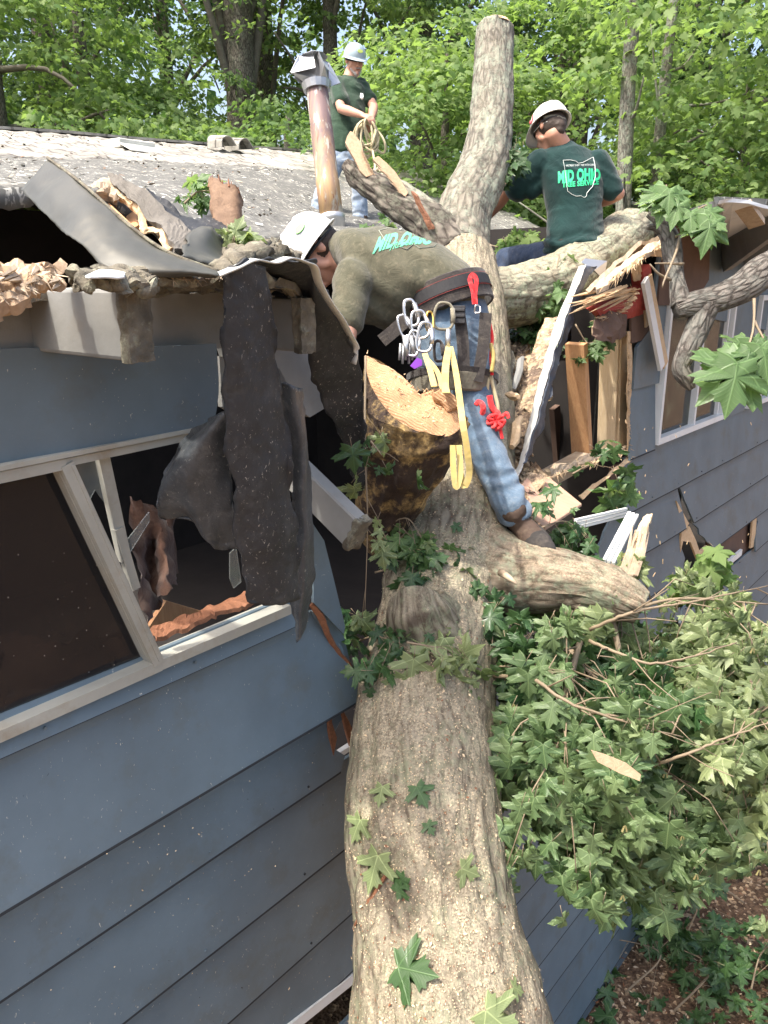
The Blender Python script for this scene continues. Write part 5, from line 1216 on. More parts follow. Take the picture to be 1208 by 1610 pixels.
def helmet(c, fwd, up, mat, parent, s=1.0, sticker=None, band=True):
    rt = fwd.cross(up).normalized(); o0 = c+up*.045*s-fwd*.0*s; vs = []; K = 48; rows = []
    for i in range(12):
        ph = math.radians(90*(1-i/11)); rows.append((math.cos(ph)**.86, math.sin(ph)**1.05, 0))
    rows[0] = (.02, 1, 0)
    rows += [(1.0, -.10, 0), (1.03, -.15, .25), (1.05, -.17, .75), (1.06, -.19, 1.0)]
    for (rr_, zz, br) in rows:
        for j in range(K):
            a = 2*math.pi*j/K; ca, sa = math.cos(a), math.sin(a)      # a=0 front
            f = max(0, ca)**1.5; ridge = .007*math.exp(-(sa/.16)**2)*(1 if 0 < zz < .98 else 0)+.004*math.exp(-((abs(sa)-.42)/.10)**2)*(1 if 0 < zz < .9 else 0)
            L = .120*rr_+br*(.010+.045*f); Wd = .100*rr_+br*.008
            vs.append(o0+fwd*ca*L+rt*sa*Wd+up*(.106*zz+ridge-br*.012*f)*s)
    n = len(rows); mb = MB(); mb.add(vs, [(i*K+j, (i+1)*K+j, (i+1)*K+(j+1) % K, i*K+(j+1) % K) for i in range(n-1) for j in range(K)]+[tuple(range(K))])
    o = mb.build('helmet', mat, parent, True); solid(o, .0035)
    if band:
        mb = MB(); ring = [o0-up*.028+fwd*math.cos(a)*.094+rt*math.sin(a)*.080 for a in [2*math.pi*j/28 for j in range(29)]]
        mb.tube(ring, .006, 6, squash=3.0); mb.build('headband', M['black'], o, True)
        mb = MB(); ring = [o0-up*(.052-.004*abs(j-7))-fwd*math.cos((j-7)*.17)*.098+rt*math.sin((j-7)*.17)*.086 for j in range(15)]
        mb.tube(ring, .004, 6, squash=3.2); mb.build('nape_strap', M['canvas'], o, True)
    if sticker:
        for (dirv, size, shape, mt) in sticker:
            dv = (fwd*dirv[0]+rt*dirv[1]+up*dirv[2]).normalized(); p = o0+fwd*dv.dot(fwd)*.124+rt*dv.dot(rt)*.105+up*dv.dot(up)*.113
            nn = (fwd*dv.dot(fwd)/.128+rt*dv.dot(rt)/.106+up*dv.dot(up)/.112).normalized(); x = nn.cross(up).normalized(); y = nn.cross(x); K2 = 20; mb = MB()
            if shape == 'ring': mb.tube([p+x*math.cos(a)*size+y*math.sin(a)*size+nn*-.002 for a in [-.6+i*.28 for i in range(18)]], .003, 6)
            elif shape == 'oval': mb.prism([p+x*math.cos(2*math.pi*j/K2)*size+y*math.sin(2*math.pi*j/K2)*size*.55-nn*.004 for j in range(K2)], nn*.006)
            mb.build('sticker', mt, o)
    return o
M['stgreen'] = m_plain('green_sticker', (.10, .38, .06), .4); M['styel'] = m_plain('yellow_green_sticker', (.45, .55, .12), .4); M['stred'] = m_plain('red_sticker', (.6, .06, .08), .4)
def wrinkle(amp, sc=8, seed=0, ax=None, k=0):
    def f(p):
        q = Vector((p.x*sc+seed, p.y*sc, p.z*sc*1.7)); w_ = 1-abs(noise.noise(q+Vector((noise.noise(q*.6), 0, noise.noise(q*.6+Vector((9, 0, 0)))))*1.5))*2.2
        v = amp*(w_-.4)
        if ax is not None: v += k*math.sin(p.dot(ax)*70+noise.noise(q*.5)*4)
        return v
    return f
def text_on(parts, bvh, name, mat, parent, lift=.003, thick=.0016, outline=None, ow=1.2):
    """parts: (string, mapping (tx,ty in 0..1)->(px,py), bold); cast onto the cloth"""
    mb = MB(); o = Vector((0, 0, H))
    def hit(px, py):
        d = ray(px, py).normalized(); h = bvh.ray_cast(o, d)
        return (h[0]-d*lift) if h[0] is not None else None
    for body, mp, bold, sp in parts:
        cu = bpy.data.curves.new('t', 'FONT'); cu.body = body; cu.size = 1; cu.offset = bold; cu.resolution_u = 3; cu.space_character = sp
        ob = bpy.data.objects.new('t', cu); COL.objects.link(ob); dg = bpy.context.evaluated_depsgraph_get(); dg.update()
        me = bpy.data.meshes.new_from_object(ob.evaluated_get(dg)); bpy.data.objects.remove(ob)
        bm = bmesh.new(); bm.from_mesh(me); bmesh.ops.triangulate(bm, faces=bm.faces)
        for _ in range(2):
            le = [e for e in bm.edges if e.calc_length() > .12]
            if le: bmesh.ops.subdivide_edges(bm, edges=le, cuts=1)
            bmesh.ops.triangulate(bm, faces=bm.faces)
        xs = [v.co.x for v in bm.verts]; ys = [v.co.y for v in bm.verts]; x0, x1, y0, y1 = min(xs), max(xs), 0, .72
        idx = {}; vs = []
        for v in bm.verts:
            h = hit(*mp((v.co.x-x0)/(x1-x0), (v.co.y-y0)/(y1-y0))); idx[v.index] = len(vs); vs.append(h)
        fs = [tuple(idx[v.index] for v in f.verts) for f in bm.faces if all(vs[idx[v.index]] is not None for v in f.verts)]
        ok = [v if v is not None else Vector((0, 0, 0)) for v in vs]
        fs = [f for f in fs if max((ok[f[0]]-ok[f[1]]).length, (ok[f[1]]-ok[f[2]]).length) < .08]
        mb.add(ok, fs); bm.free()
    r = None
    if mb.f:
        used = sorted({i for f in mb.f for i in f}); mpi = {a: b for b, a in enumerate(used)}; mb.v = [mb.v[i] for i in used]; mb.f = [tuple(mpi[i] for i in f) for f in mb.f]
        r = mb.build(name, mat, parent)
    return r, hit
def outline_on(pts, hit, mat, parent, r_=.0022):
    q = []
    for i in range(len(pts)):
        a, b = pts[i], pts[(i+1) % len(pts)]
        for j in range(6): q.append((a[0]+(b[0]-a[0])*j/6, a[1]+(b[1]-a[1])*j/6))
    q.append(q[0]); h = [hit(*p) for p in q]; h = [p for p in h if p is not None]
    if len(h) > 5: mb = MB(); mb.tube(h, r_, 5, squash=.6); mb.build('shirt_outline', mat, parent)
M['print'] = m_plain('bright_green_print', (.03, .62, .26), .6); M['print2'] = m_plain('dusty_green_print', (.12, .50, .30), .8); M['printw'] = m_plain('white_print', (.62, .68, .66), .7)
M['printw2'] = m_plain('faded_white_print', (.30, .33, .27), .8)
def bvh_of(me): 
    bm = bmesh.new(); bm.from_mesh(me); b = BVHTree.FromBMesh(bm); bm.free(); return b
OHIO = [(632, 563), (690, 560), (735, 572), (755, 588), (790, 580), (870, 538), (884, 600), (888, 690), (866, 770), (838, 800), (820, 822), (818, 845), (800, 860), (775, 845), (735, 848), (700, 832), (668, 808), (655, 700), (640, 600)]

# ---- seated man
dS = 4.62; sc = dS/F
sm_ = empty('person', P(903, 410, dS), 'seated man with his back turned in dark green printed shirt on the mossy limb', 'person')
hc = P(866, 205, dS-.02); hup = (CU*.93-CR*.12-CF*.05+CF*.28).normalized(); hf = (CF*.80-CR*.55-Z3*.38); hf = (hf-hup*hf.dot(hup)).normalized()
ls = P(848, 258, dS-.02); le_ = P(795, 303, dS+.12); lw = P(762, 345, dS+.30); rs = P(940, 256, dS+.02); re = P(971, 304, dS+.02); rw = P(925, 325, dS+.26)
mb = MB(); head_parts(mb, hc, hf, hup, 1.0)
mb.cap(hc-hup*.05-hf*.02, P(886, 238, dS+.01), .058, .066, 16)
mb.loft([(P(888, 250, dS+.02), CR*.17, CF*.09), (P(896, 290, dS+.02), CR*.15, CF*.10), (P(901, 340, dS+.02), CR*.13, CF*.10), (P(903, 392, dS+.02), CR*.14, CF*.11)], 20)
arm_parts(mb, ls, le_, lw, CF, 1, .8, 1, .050, .046); arm_parts(mb, rs, re, rw, -CR, 1, .8, -1, .050, .046)
kn = P(797, 408, dS+.34); an_ = P(803, 515, dS+.28); kn2 = P(880, 430, dS+.55); an2 = P(885, 530, dS+.50)
for h_, k_, a_ in ((P(882, 402, dS+.04), kn, an_), (P(920, 402, dS+.04), kn2, an2)): mb.cap(h_, k_, .075, .05, 14); mb.cap(k_, a_, .05, .036, 14)
link_mesh('body', mb.remesh(.0065, 4), M['skin2'], sm_, True)
face_bits(hc, hf, hup, sm_)
rt = hf.cross(hup)
mb = MB(); mb.ell(hc+hup*.022-hf*.018, rt*.080, hf*.088, hup*.088, 24, 14); mb.cap(hc-hf*.062-hup*.03, hc-hf*.060-hup*.045, .045, .035)
link_mesh('hair', mb.remesh(.006, 2, lambda p: .002*nz(p, 120)), M['hair'], sm_, True)
mb = MB()
mb.loft([(P(888, 233, dS+.01), CR*.085, CF*.075), (P(890, 241, dS+.01), CR*.145, CF*.095), (P(892, 254, dS+.01), CR*.188-Z3*.01, CF*.115), (P(896, 275, dS), CR*.190, CF*.125), (P(901, 305, dS), CR*.172, CF*.122),
         (P(904, 335, dS+.01), CR*.160, CF*.118), (P(904, 362, dS+.01), CR*.165, CF*.13), (P(903, 385, dS+.01), CR*.178, CF*.145), (P(902, 394, dS+.01), CR*.180, CF*.148)], 28)
mb.cap(P(849, 258, dS), P(814, 297, dS+.07), .082, .074, 16); mb.cap(P(940, 256, dS), P(962, 297, dS+.02), .076, .068, 16)
mb.cap(P(870, 262, dS), P(836, 300, dS+.04), .06, .05)
sh_me = mb.remesh(.008, 9, lambda p: wrinkle(.005, 7, 3)(p)+(.008*math.sin((p.z-4.95)*75+3*nz(p, 6))*max(0, 1-abs(p.z-5.06)/.12)))
shirt = link_mesh('shirt', sh_me, m_cloth('dark_green_tshirt', (.007, .026, .026), (.011, .040, .038), None), sm_, True)
bm = bmesh.new(); bm.from_mesh(shirt.data); bm.transform(Matrix.Translation(root_loc(sm_))); bv = BVHTree.FromBMesh(bm); bm.free()
def mpS(x0, y0, x1, y1, h0, h1, arch=0, slant=0):
    return lambda tx, ty: (x0+(x1-x0)*tx+slant*ty, y0+(y1-y0)*tx-arch*math.sin(math.pi*tx)-(h0+(h1-h0)*math.sin(math.pi*min(1, tx)))*ty)
_, hit = text_on([('MID OHIO', mpS(877.5, 287, 944.5, 283, 17, 18, 1.5), .05, 1.06), ('TREE SERVICE', mpS(884, 294.5, 942, 289.5, 8, 8, 0), .035, 1.06)], bv, 'shirt_print', M['print'], sm_)
text_on([('WE TREAT EVERY TREE WITH CARE', mpS(890, 261.8, 935, 260.3, 3.2, 3.2), .0, 1.0)], bv, 'shirt_slogan', M['printw'], sm_)
outline_on([(760+x/5.033, 140+y/5.033) for x, y in OHIO], hit, M['printw'], sm_)
mb = MB()
mb.loft([(P(903, 383, dS+.015), CR*.160, CF*.125), (P(904, 398, dS+.015), CR*.172, CF*.135), (P(904, 412, dS+.03), CR*.172, CF*.13)], 24)
for h_, k_, a_ in ((P(880, 402, dS+.04), kn, an_), (P(925, 404, dS+.06), kn2, an2)):
    mb.cap(h_, h_.lerp(k_, .5), .098, .088, 16); mb.cap(h_.lerp(k_, .45), k_, .088, .072, 16); mb.cap(k_, a_, .070, .056, 14)
link_mesh('jeans', mb.remesh(.009, 6, wrinkle(.006, 9, 5)), m_cloth('dark_blue_jeans', (.018, .030, .060), (.05, .075, .13), (.2, .2, .18), .3), sm_, True)
mb = MB(); ring = [P(903, 388, dS+.015)+CR*math.cos(a)*.172+CF*math.sin(a)*.137 for a in [2*math.pi*j/40 for j in range(41)]]; mb.tube(ring, .006, 6, squash=3.2, up=(0, 0, 1)); mb.build('belt', M['sole'], sm_, True)
helmet(hc+hup*.005, hf, hup, M['helm'], sm_, 1.02, [((.35, -.9, .25), .022, 'ring', M['stred'])])
mb = MB(); a = hc-hf*.06+rt*-.070-hup*.0; mb.tube([hc+hf*.06+rt*-.075+hup*.012, hc-hf*.0+rt*-.083+hup*.008, hc-hf*.05+rt*-.07-hup*.0], .0022, 5); mb.build('glasses_strap', M['printw'], sm_)
def boot(parent, ank, toe, up, s=1.0, sh=.07):
    toe = Vector(toe).normalized(); up = Vector(up); up = (up-toe*up.dot(toe)).normalized(); rt = toe.cross(up)
    mb = MB(); mb.loft([(ank+up*sh*s, rt*.052*s, toe*.058*s), (ank, rt*.050*s, toe*.062*s), (ank-up*.04*s+toe*.01*s, rt*.048*s, toe*.07*s)], 16)
    mb.loft([(ank-up*.055*s-toe*.065*s, rt*.038*s, up*.035*s), (ank-up*.05*s, rt*.044*s, up*.045*s), (ank-up*.055*s+toe*.08*s, rt*.050*s, up*.040*s), (ank-up*.065*s+toe*.15*s, rt*.050*s, up*.030*s), (ank-up*.07*s+toe*.185*s, rt*.038*s, up*.024*s)], 16)
    b = link_mesh('boot', mb.remesh(.006, 4, wrinkle(.002, 20, 2)), M['bootm'], parent, True)
    mb = MB()
    for i, (t0, t1, w0, w1) in enumerate(((-.105, -.03, .036, .042), (-.03, .0, .036, .034), (.0, .12, .038, .052), (.12, .20, .052, .034))):
        z = -.098 if i != 1 else -.090
        mb.prism([ank+toe*t0*s+rt*w0*s+up*z*s, ank+toe*t1*s+rt*w1*s+up*z*s, ank+toe*t1*s-rt*w1*s+up*z*s, ank+toe*t0*s-rt*w0*s+up*z*s], up*-.022*s)
    for i in range(7):
        t0 = -.09+i*.042; mb.box(ank+toe*t0*s-up*.124*s, toe*.012*s, rt*.040*s, up*.006*s)
    mb.build('sole', M['sole'], b)
    mb = MB(); mb.loft([(ank-up*.082*s-toe*.10*s, rt*.044*s, up*.030*s), (ank-up*.080*s, rt*.050*s, up*.030*s), (ank-up*.072*s+toe*.07*s, rt*.058*s, up*.040*s), (ank-up*.068*s+toe*.14*s, rt*.058*s, up*.046*s), (ank-up*.076*s+toe*.200*s, rt*.044*s, up*.034*s)], 16)
    link_mesh('rand', mb.remesh(.007, 3, wrinkle(.002, 20, 4)), M['sole'], b, True); return b
boot(sm_, P(803, 512, dS+.28), (-.5, .5, -.2), (0, 0, 1)); boot(sm_, P(885, 535, dS+.50), (.1, 1, -.1), (0, 0, 1))

# ---- man standing on the roof
dR = 7.55
rm = empty('person', P(540, 362, dR), 'bearded man standing on the roof by the vent pipe holding a coil of rope', 'person')
hc = P(557, 97, dR-.05); hup = (Z3*.90-CF*.30+CR*.12).normalized(); hf = (-CF*.80+CR*.42-Z3*.32); hf = (hf-hup*hf.dot(hup)).normalized()
rt = hf.cross(hup); lat = (CR*.82-CF*.0+Vector((0, .45, 0))).normalized(); dep = lat.cross(Z3)*-1
rsR = P(527, 134, dR-.08); rel = P(537, 171, dR-.20); rwr = P(570, 181, dR-.34); lsR = P(570, 136, dR+.10); lel = P(588, 168, dR+.02); lwr = P(583, 192, dR-.22)
mb = MB(); head_parts(mb, hc, hf, hup, 1.0); mb.cap(hc-hup*.05-hf*.02, P(549, 125, dR), .058, .066, 16)
mb.loft([(P(548, 132, dR), lat*.17, dep*.09), (P(547, 165, dR), lat*.155, dep*.11), (P(545, 200, dR), lat*.14, dep*.12), (P(545, 235, dR), lat*.15, dep*.11)], 20)
arm_parts(mb, rsR, rel, rwr, (CR*.5-Z3), 1, .85, 1, .052, .046); arm_parts(mb, lsR, lel, lwr, (-CR*.5-Z3*.5), 1, .85, -1, .052, .046)
LG = ((P(531, 243, dR), P(511, 293, dR-.08), P(496, 340, dR)), (P(557, 243, dR+.02), P(565, 297, dR-.08), P(567, 347, dR)))
for h_, k_, a_ in LG: mb.cap(h_, k_, .08, .055, 14); mb.cap(k_, a_, .055, .04, 14)
link_mesh('body', mb.remesh(.0065, 4), M['skin'], rm, True); face_bits(hc, hf, hup, rm)
mb = MB(); mb.ell(hc+hup*.022-hf*.022, rt*.079, hf*.084, hup*.080, 20, 12); link_mesh('hair', mb.remesh(.007, 2, lambda p: .002*nz(p, 120)), M['greyhair'], rm, True)
mb = MB(); mb.cap(hc+hf*.080-hup*.092, hc+hf*.075-hup*.11, .024, .018)
for q in (-1, 1): mb.cap(hc+hf*.05+rt*q*.05-hup*.06, hc+hf*.082+rt*q*.012-hup*.098, .012, .016)
mb.cap(hc+hf*.098-rt*.022-hup*.044, hc+hf*.098+rt*.022-hup*.044, .006, .006)
link_mesh('beard', mb.remesh(.005, 2, lambda p: .002*nz(p, 150)), M['greyhair'], rm, True)
mb = MB()
mb.loft([(P(549, 124, dR), lat*.085, dep*.075), (P(549, 129, dR), lat*.155, dep*.10), (P(548, 140, dR), lat*.195, dep*.12), (P(546, 165, dR), lat*.185, dep*.135), (P(545, 195, dR), lat*.175, dep*.150), (P(544, 222, dR), lat*.180, dep*.150), (P(543, 238, dR), lat*.185, dep*.145)], 26)
mb.cap(P(530, 134, dR-.06), P(536, 158, dR-.14), .085, .080, 14); mb.cap(P(567, 137, dR+.08), P(580, 156, dR+.06), .08, .075, 14)
sm2 = link_mesh('shirt', mb.remesh(.010, 8, wrinkle(.009, 6, 13)), m_cloth('faded_dark_green_tshirt', (.020, .045, .028), (.035, .065, .042), None), rm, True)
mb = MB(); mb.prism([P(567+x, 150+y, dR-.20) for x, y in ((0, -4), (4, -3), (5, 2), (2, 5), (-1, 2))], CF*.03); mb.build('chest_print', M['printw'], rm)
mb = MB(); mb.loft([(P(544, 232, dR), lat*.165, dep*.125), (P(544, 242, dR), lat*.172, dep*.13), (P(545, 256, dR), lat*.168, dep*.125)], 22)
for h_, k_, a_ in LG: mb.cap(h_, h_.lerp(k_, .5), .100, .092, 16); mb.cap(h_.lerp(k_, .45), k_, .092, .080, 16); mb.cap(k_, a_, .078, .072, 14)
link_mesh('jeans', mb.remesh(.010, 6, wrinkle(.009, 9, 6)), m_cloth('light_faded_jeans', (.16, .22, .31), (.34, .40, .47), (.6, .6, .58), .4), rm, True)
helmet(hc+hup*.004, hf, hup, M['helm2'], rm, 1.02, [((.9, .0, .42), .028, 'oval', M['styel'])])
boot(rm, P(495, 345, dR), (-.35, -.9, 0), (0, 0, 1)); boot(rm, P(570, 352, dR), (.35, -.9, 0), (0, 0, 1))
mb = MB(); r2 = random.Random(31); hpnt = P(577, 190, dR-.36)
for i in range(8):
    wd = r2.uniform(.035, .11); ht = r2.uniform(.20, .34); ox = r2.uniform(-.02, .10); pts = []
    for j in range(25):
        a = 2*math.pi*j/24; pts.append(hpnt+CR*(ox*(1-math.cos(a))*.8+math.sin(a)*wd)+Z3*(-ht*(1-math.cos(a))*.5-.0)+CF*(.03*math.sin(a*2+i)+i*.006-.02))
    mb.tube(pts, .0105, 7, False)
pts = [P(*q) for q in ((586, 236, dR-.3), (590, 262, 7.0), (585, 276, 5.6), (598, 262, 4.9), (604, 268, 4.5), (598, 285, 4.38), (610, 290, 4.3), (608, 272, 4.34), (598, 268, 4.4))]
mb.tube([Vector(q) for q in cat_pts(pts, 60)], .010, 7)
tag(mb.build('rope_coil', M['rope'], None, True), 'tan rope coil hanging from the hand of the man on the roof', 'rope')

# ---- bending climber in the foreground
dB = 3.15
bm_ = empty('person', P(715, 560, dB), 'man bent double over the roof edge in dusty olive shirt and work harness', 'person')
def CP(x, y, d=dB): return P(x, y, d)
def AX(x, y, px): return (CR*x-CU*y)*px2m(px, dB)
hc = CP(503, 396, dB+.02); hup = (-CR*.78+CU*.58-CF*.18).normalized(); hf = (-CR*.52-CU*.80+CF*.10); hf = (hf-hup*hf.dot(hup)).normalized(); rt = hf.cross(hup)
mb = MB(); head_parts(mb, hc, hf, hup, 1.0); mb.cap(hc-hup*.05-hf*.015, CP(548, 405), .060, .075, 16)
mb.loft([(CP(552, 418), AX(-.1, -1, 50), CF*.14), (CP(600, 440), AX(0, -1, 58), CF*.15), (CP(650, 452), AX(.3, -.95, 52), CF*.15), (CP(695, 470), AX(.9, -.4, 48), CF*.14), (CP(710, 530), AX(1, -.1, 46), CF*.14)], 20)
nsh = CP(556, 440, dB-.16); nel = CP(543, 528, dB-.24); nwr = CP(520, 585, dB-.10); fsh = CP(575, 425, dB+.18); fel = CP(550, 515, dB+.26); fwr = CP(520, 560, dB+.16)
arm_parts(mb, nsh, nel, nwr, -CR, 1, .9, 1, .052, .046); arm_parts(mb, fsh, fel, fwr, -CR, 1, .9, -1, .052, .046)
LB = ((CP(732, 560, dB-.05), CP(752, 680, dB-.14), CP(806, 800, dB-.25)), (CP(695, 560, dB+.06), CP(722, 680, dB+.05), CP(735, 765, dB-.02)))
for h_, k_, a_ in LB: mb.cap(h_, k_, .075, .05, 14); mb.cap(k_, a_, .05, .036, 14)
link_mesh('body', mb.remesh(.0065, 4), M['skin'], bm_, True); face_bits(hc, hf, hup, bm_)
mb = MB(); mb.ell(hc+hup*.020-hf*.024, rt*.079, hf*.084, hup*.086, 24, 14); mb.cap(hc-hf*.06-hup*.02, hc-hf*.058-hup*.052, .048, .040)
link_mesh('hair', mb.remesh(.006, 2, lambda p: .002*nz(p, 120)), M['hair'], bm_, True)
mb = MB()
mb.loft([(CP(528, 404), AX(-.3, -.95, 27), CF*.085), (CP(540, 412), AX(-.25, -.97, 44), CF*.15), (CP(560, 424), AX(-.12, -.99, 62), CF*.19), (CP(592, 436), AX(0, -1, 76), CF*.20), (CP(628, 444), AX(.2, -.98, 77), CF*.19),
         (CP(660, 452), AX(.5, -.87, 73), CF*.18), (CP(685, 461), AX(.8, -.6, 68), CF*.17), (CP(699, 472), AX(.92, -.38, 64), CF*.17), (CP(705, 492), AX(.94, -.33, 62), CF*.165)], 32)
mb.cap(nsh, nsh.lerp(nel, .72), .078, .064, 16); mb.cap(fsh, fsh.lerp(fel, .6), .09, .08, 16)
mb.cap(CP(568, 462, dB-.06), CP(640, 482, dB-.04), .092, .070, 16); mb.cap(CP(556, 470, dB-.10), CP(600, 480, dB-.04), .085, .085, 16)
shirt = link_mesh('shirt', mb.remesh(.008, 9, lambda p: wrinkle(.0035, 5, 23)(p)+.0055*math.sin((p.dot(CR)*.8+p.dot(CU))*46+6*nz(p, 3.5))*max(0, nz(p, 3)+.35)), m_cloth('dusty_olive_tshirt', (.065, .066, .044), (.118, .112, .076), (.27, .23, .16), .45), bm_, True)
bm = bmesh.new(); bm.from_mesh(shirt.data); bm.transform(Matrix.Translation(root_loc(bm_))); bv = BVHTree.FromBMesh(bm); bm.free()
def mpB(x0, y0, dx, dy, ux, uy, bend):
    return lambda tx, ty: (x0+dx*tx+ux*ty*(1-.25*tx), y0+dy*tx+bend*tx*tx+uy*ty*(1-.35*tx))
_, hit = text_on([('MID OHIO', mpB(586, 398, 92, -40, 10, -25, 26), .05, 1.06), ('TREE SERVICE', mpB(610, 395, 66, -30, 5, -12, 18), .02, 1.0)], bv, 'shirt_print', M['print2'], bm_)
outline_on([(596, 362), (612, 358), (628, 362), (660, 362), (690, 380), (682, 388), (660, 390), (650, 384), (640, 392), (622, 386), (606, 378)], hit, M['printw2'], bm_)
mb = MB()
mb.loft([(CP(704, 484), AX(.94, -.33, 60), CF*.155), (CP(709, 510), AX(.97, -.2, 61), CF*.165), (CP(712, 545), AX(.99, -.1, 62), CF*.165), (CP(713, 585), AX(1, 0, 56), CF*.15)], 26)
for i, (h_, k_, a_) in enumerate(LB):
    mb.cap(h_, h_.lerp(k_, .5), .100, .088, 16); mb.cap(h_.lerp(k_, .45), k_, .088, .073, 16); mb.cap(k_, k_.lerp(a_, .6), .072, .066, 14); mb.cap(k_.lerp(a_, .6), a_, .066, .066, 14)
def jw(p): 
    low = max(0, min(1, (4.35-p.z)/.25)); return wrinkle(.0065, 8, 33)(p)+.006*low*math.sin((p.z-.35*p.x)*95+6*nz(p, 6))*(nz(p, 5)+.5)
link_mesh('jeans', mb.remesh(.008, 5, jw), m_cloth('mid_blue_jeans', (.06, .10, .155), (.14, .20, .265), (.30, .32, .32), .45), bm_, True)
helmet(hc+hup*.004, hf, hup, M['helm'], bm_, 1.02, [((-.1, .85, .5), .026, 'oval', M['stgreen']), ((.35, .8, .45), .012, 'oval', M['styel']), ((-.1, -.85, .5), .026, 'oval', M['stgreen'])])
boot(bm_, CP(808, 806, dB-.26), (.40, -.80, -.35), (-.55, .15, .8), .95, .03); boot(bm_, CP(736, 775, dB-.02), (-.2, -.8, -.3), (0, -.2, 1))
# harness: every piece moves with the belt
def ring_pts(c, A, B, n=48): return [c+A*math.cos(2*math.pi*j/n)+B*math.sin(2*math.pi*j/n) for j in range(n+1)]
def band(mb, c, A, B, axis, hgt, th):
    n = 56; vs = []
    for j in range(n):
        a = 2*math.pi*j/n; d = A*math.cos(a)+B*math.sin(a); e = d.normalized()
        for q, w_ in ((-.5, 0), (-.5, 1), (.5, 1), (.5, 0)): vs.append(c+d+axis*hgt*q+e*th*w_)
    mb.add(vs, [((j % n)*4+k, (j % n)*4+(k+1) % 4, ((j+1) % n)*4+(k+1) % 4, ((j+1) % n)*4+k) for j in range(n) for k in range(4)])
bx = AX(.33, .94, 1).normalized()
mb = MB(); band(mb, CP(701, 474), AX(.94, -.33, 68), CF*.182, bx, .115, .012)
hb = mb.build('harness_belt', M['strapg'], bm_, False); hb.modifiers.new('b', 'BEVEL').width = .004
mb = MB(); band(mb, CP(700, 470), AX(.94, -.33, 72.5), CF*.196, bx, .040, .006); mb.build('webbing', M['black'], hb)
mb = MB()
for q in (-.024, .024): 
    n_ = 60; P_ = [CP(700, 470)+bx*q+AX(.94, -.33, 75)*math.cos(2*math.pi*j/n_)+CF*.203*math.sin(2*math.pi*j/n_) for j in range(n_+1)]
    mb.tube(P_, .0008, 4)
mb.build('red_stitching', M['stitch'], hb)
mb = MB(); band(mb, CP(711, 612), AX(1, .02, 63), CF*.212, Z3, .075, .014); sb_ = mb.build('saddle', M['canvas'], bm_); sb_.modifiers.new('b', 'BEVEL').width = .006
mb = MB(); band(mb, CP(711, 597), AX(1, .02, 65), CF*.218, Z3, .026, .018); mb.build('saddle_edge', M['strapg'], sb_)
mb = MB()
def ribbon(mb, pts, wdt, th=.003, nrm=None, n=24):
    c = [Vector(q) for q in cat_pts(pts, n)]; vs = []
    for i in range(n):
        t = (c[min(i+1, n-1)]-c[max(i-1, 0)]).normalized(); nn = Vector(nrm) if nrm is not None else -CF; x = t.cross(nn).normalized(); z = x.cross(t)
        for a, b in ((-1, -1), (1, -1), (1, 1), (-1, 1)): vs.append(c[i]+x*a*wdt/2+z*b*th/2)
    mb.add(vs, [(i*4+k, i*4+(k+1) % 4, (i+1)*4+(k+1) % 4, (i+1)*4+k) for i in range(n-1) for k in range(4)]+[(0, 1, 2, 3), ((n-1)*4+3, (n-1)*4+2, (n-1)*4+1, (n-1)*4)])
for q in ([(722, 490), (728, 540), (730, 602)], [(764, 492), (760, 545), (750, 600)]): ribbon(mb, [CP(x, y, dB-.21) for x, y in q], .045)
ribbon(mb, [CP(x, y, dB-.20) for x, y in ((640, 502), (615, 524), (600, 536))], .05)
mb.pieces('leg_strap', M['strapg'], hb)
mb = MB(); a = CP(720, 495, dB-.23); mb.box(a, CR*.028, -CF*.006, CU*.034); mb.box(a+CU*.016-CF*.008, CR*.026, -CF*.003, CU*.006); mb.box(a-CU*.006-CF*.008, CR*.026, -CF*.003, CU*.006); bk_ = mb.build('buckle', M['black'], hb); bk_.modifiers.new('b', 'BEVEL').width = .003
# red loop on the belt
mb = MB(); ribbon(mb, [CP(x, y, dB-.21) for x, y in ((746, 478), (744, 458), (739, 440), (743, 432), (749, 440), (747, 462), (748, 478))], .016, .004); mb.build('red_loop', M['redcord'], hb)
def biner(x, y, w_, h_, ang, d, mat, gate=True, r_=.0055):
    mb = MB(); c = P(x, y, d); ca, sa = math.cos(math.radians(ang)), math.sin(math.radians(ang)); pts = []
    for j in range(33):
        a = 2*math.pi*j/32; px = (abs(math.cos(a))**.6)*math.copysign(1, math.cos(a))*w_/2*(1-.12*math.sin(a)); py = (abs(math.sin(a))**.75)*math.copysign(1, math.sin(a))*h_/2
        pts.append(c+(CR*(px*ca-py*sa)+CU*(px*sa+py*ca))*d/F+CF*.004*math.sin(a*2))
    mb.tube(pts, r_, 8, False)
    if gate: i0 = pts[1]; i1 = pts[7]; mb.tube([pts[29].lerp(pts[31], .5), pts[0], pts[3]], r_*1.55, 8)
    return mb.build('carabiner', mat, hb, True)
dG = dB-.27
biner(646, 492, 20, 42, 12, dG, M['steel'], r_=.0065); biner(660, 510, 26, 44, 10, dG-.02, M['steel']); biner(668, 530, 24, 46, -6, dG-.03, M['steel']); biner(698, 497, 30, 42, -4, dG, M['canvas'])
biner(650, 540, 18, 40, -8, dG-.02, M['steel']); biner(636, 512, 18, 34, 20, dG, M['steel']); biner(676, 505, 11, 30, 0, dG-.02, M['gold'], False, .004); biner(751, 486, 9, 12, 0, dB-.22, M['steel'], False, .003)
biner(690, 552, 14, 32, 4, dG, M['strapg'])
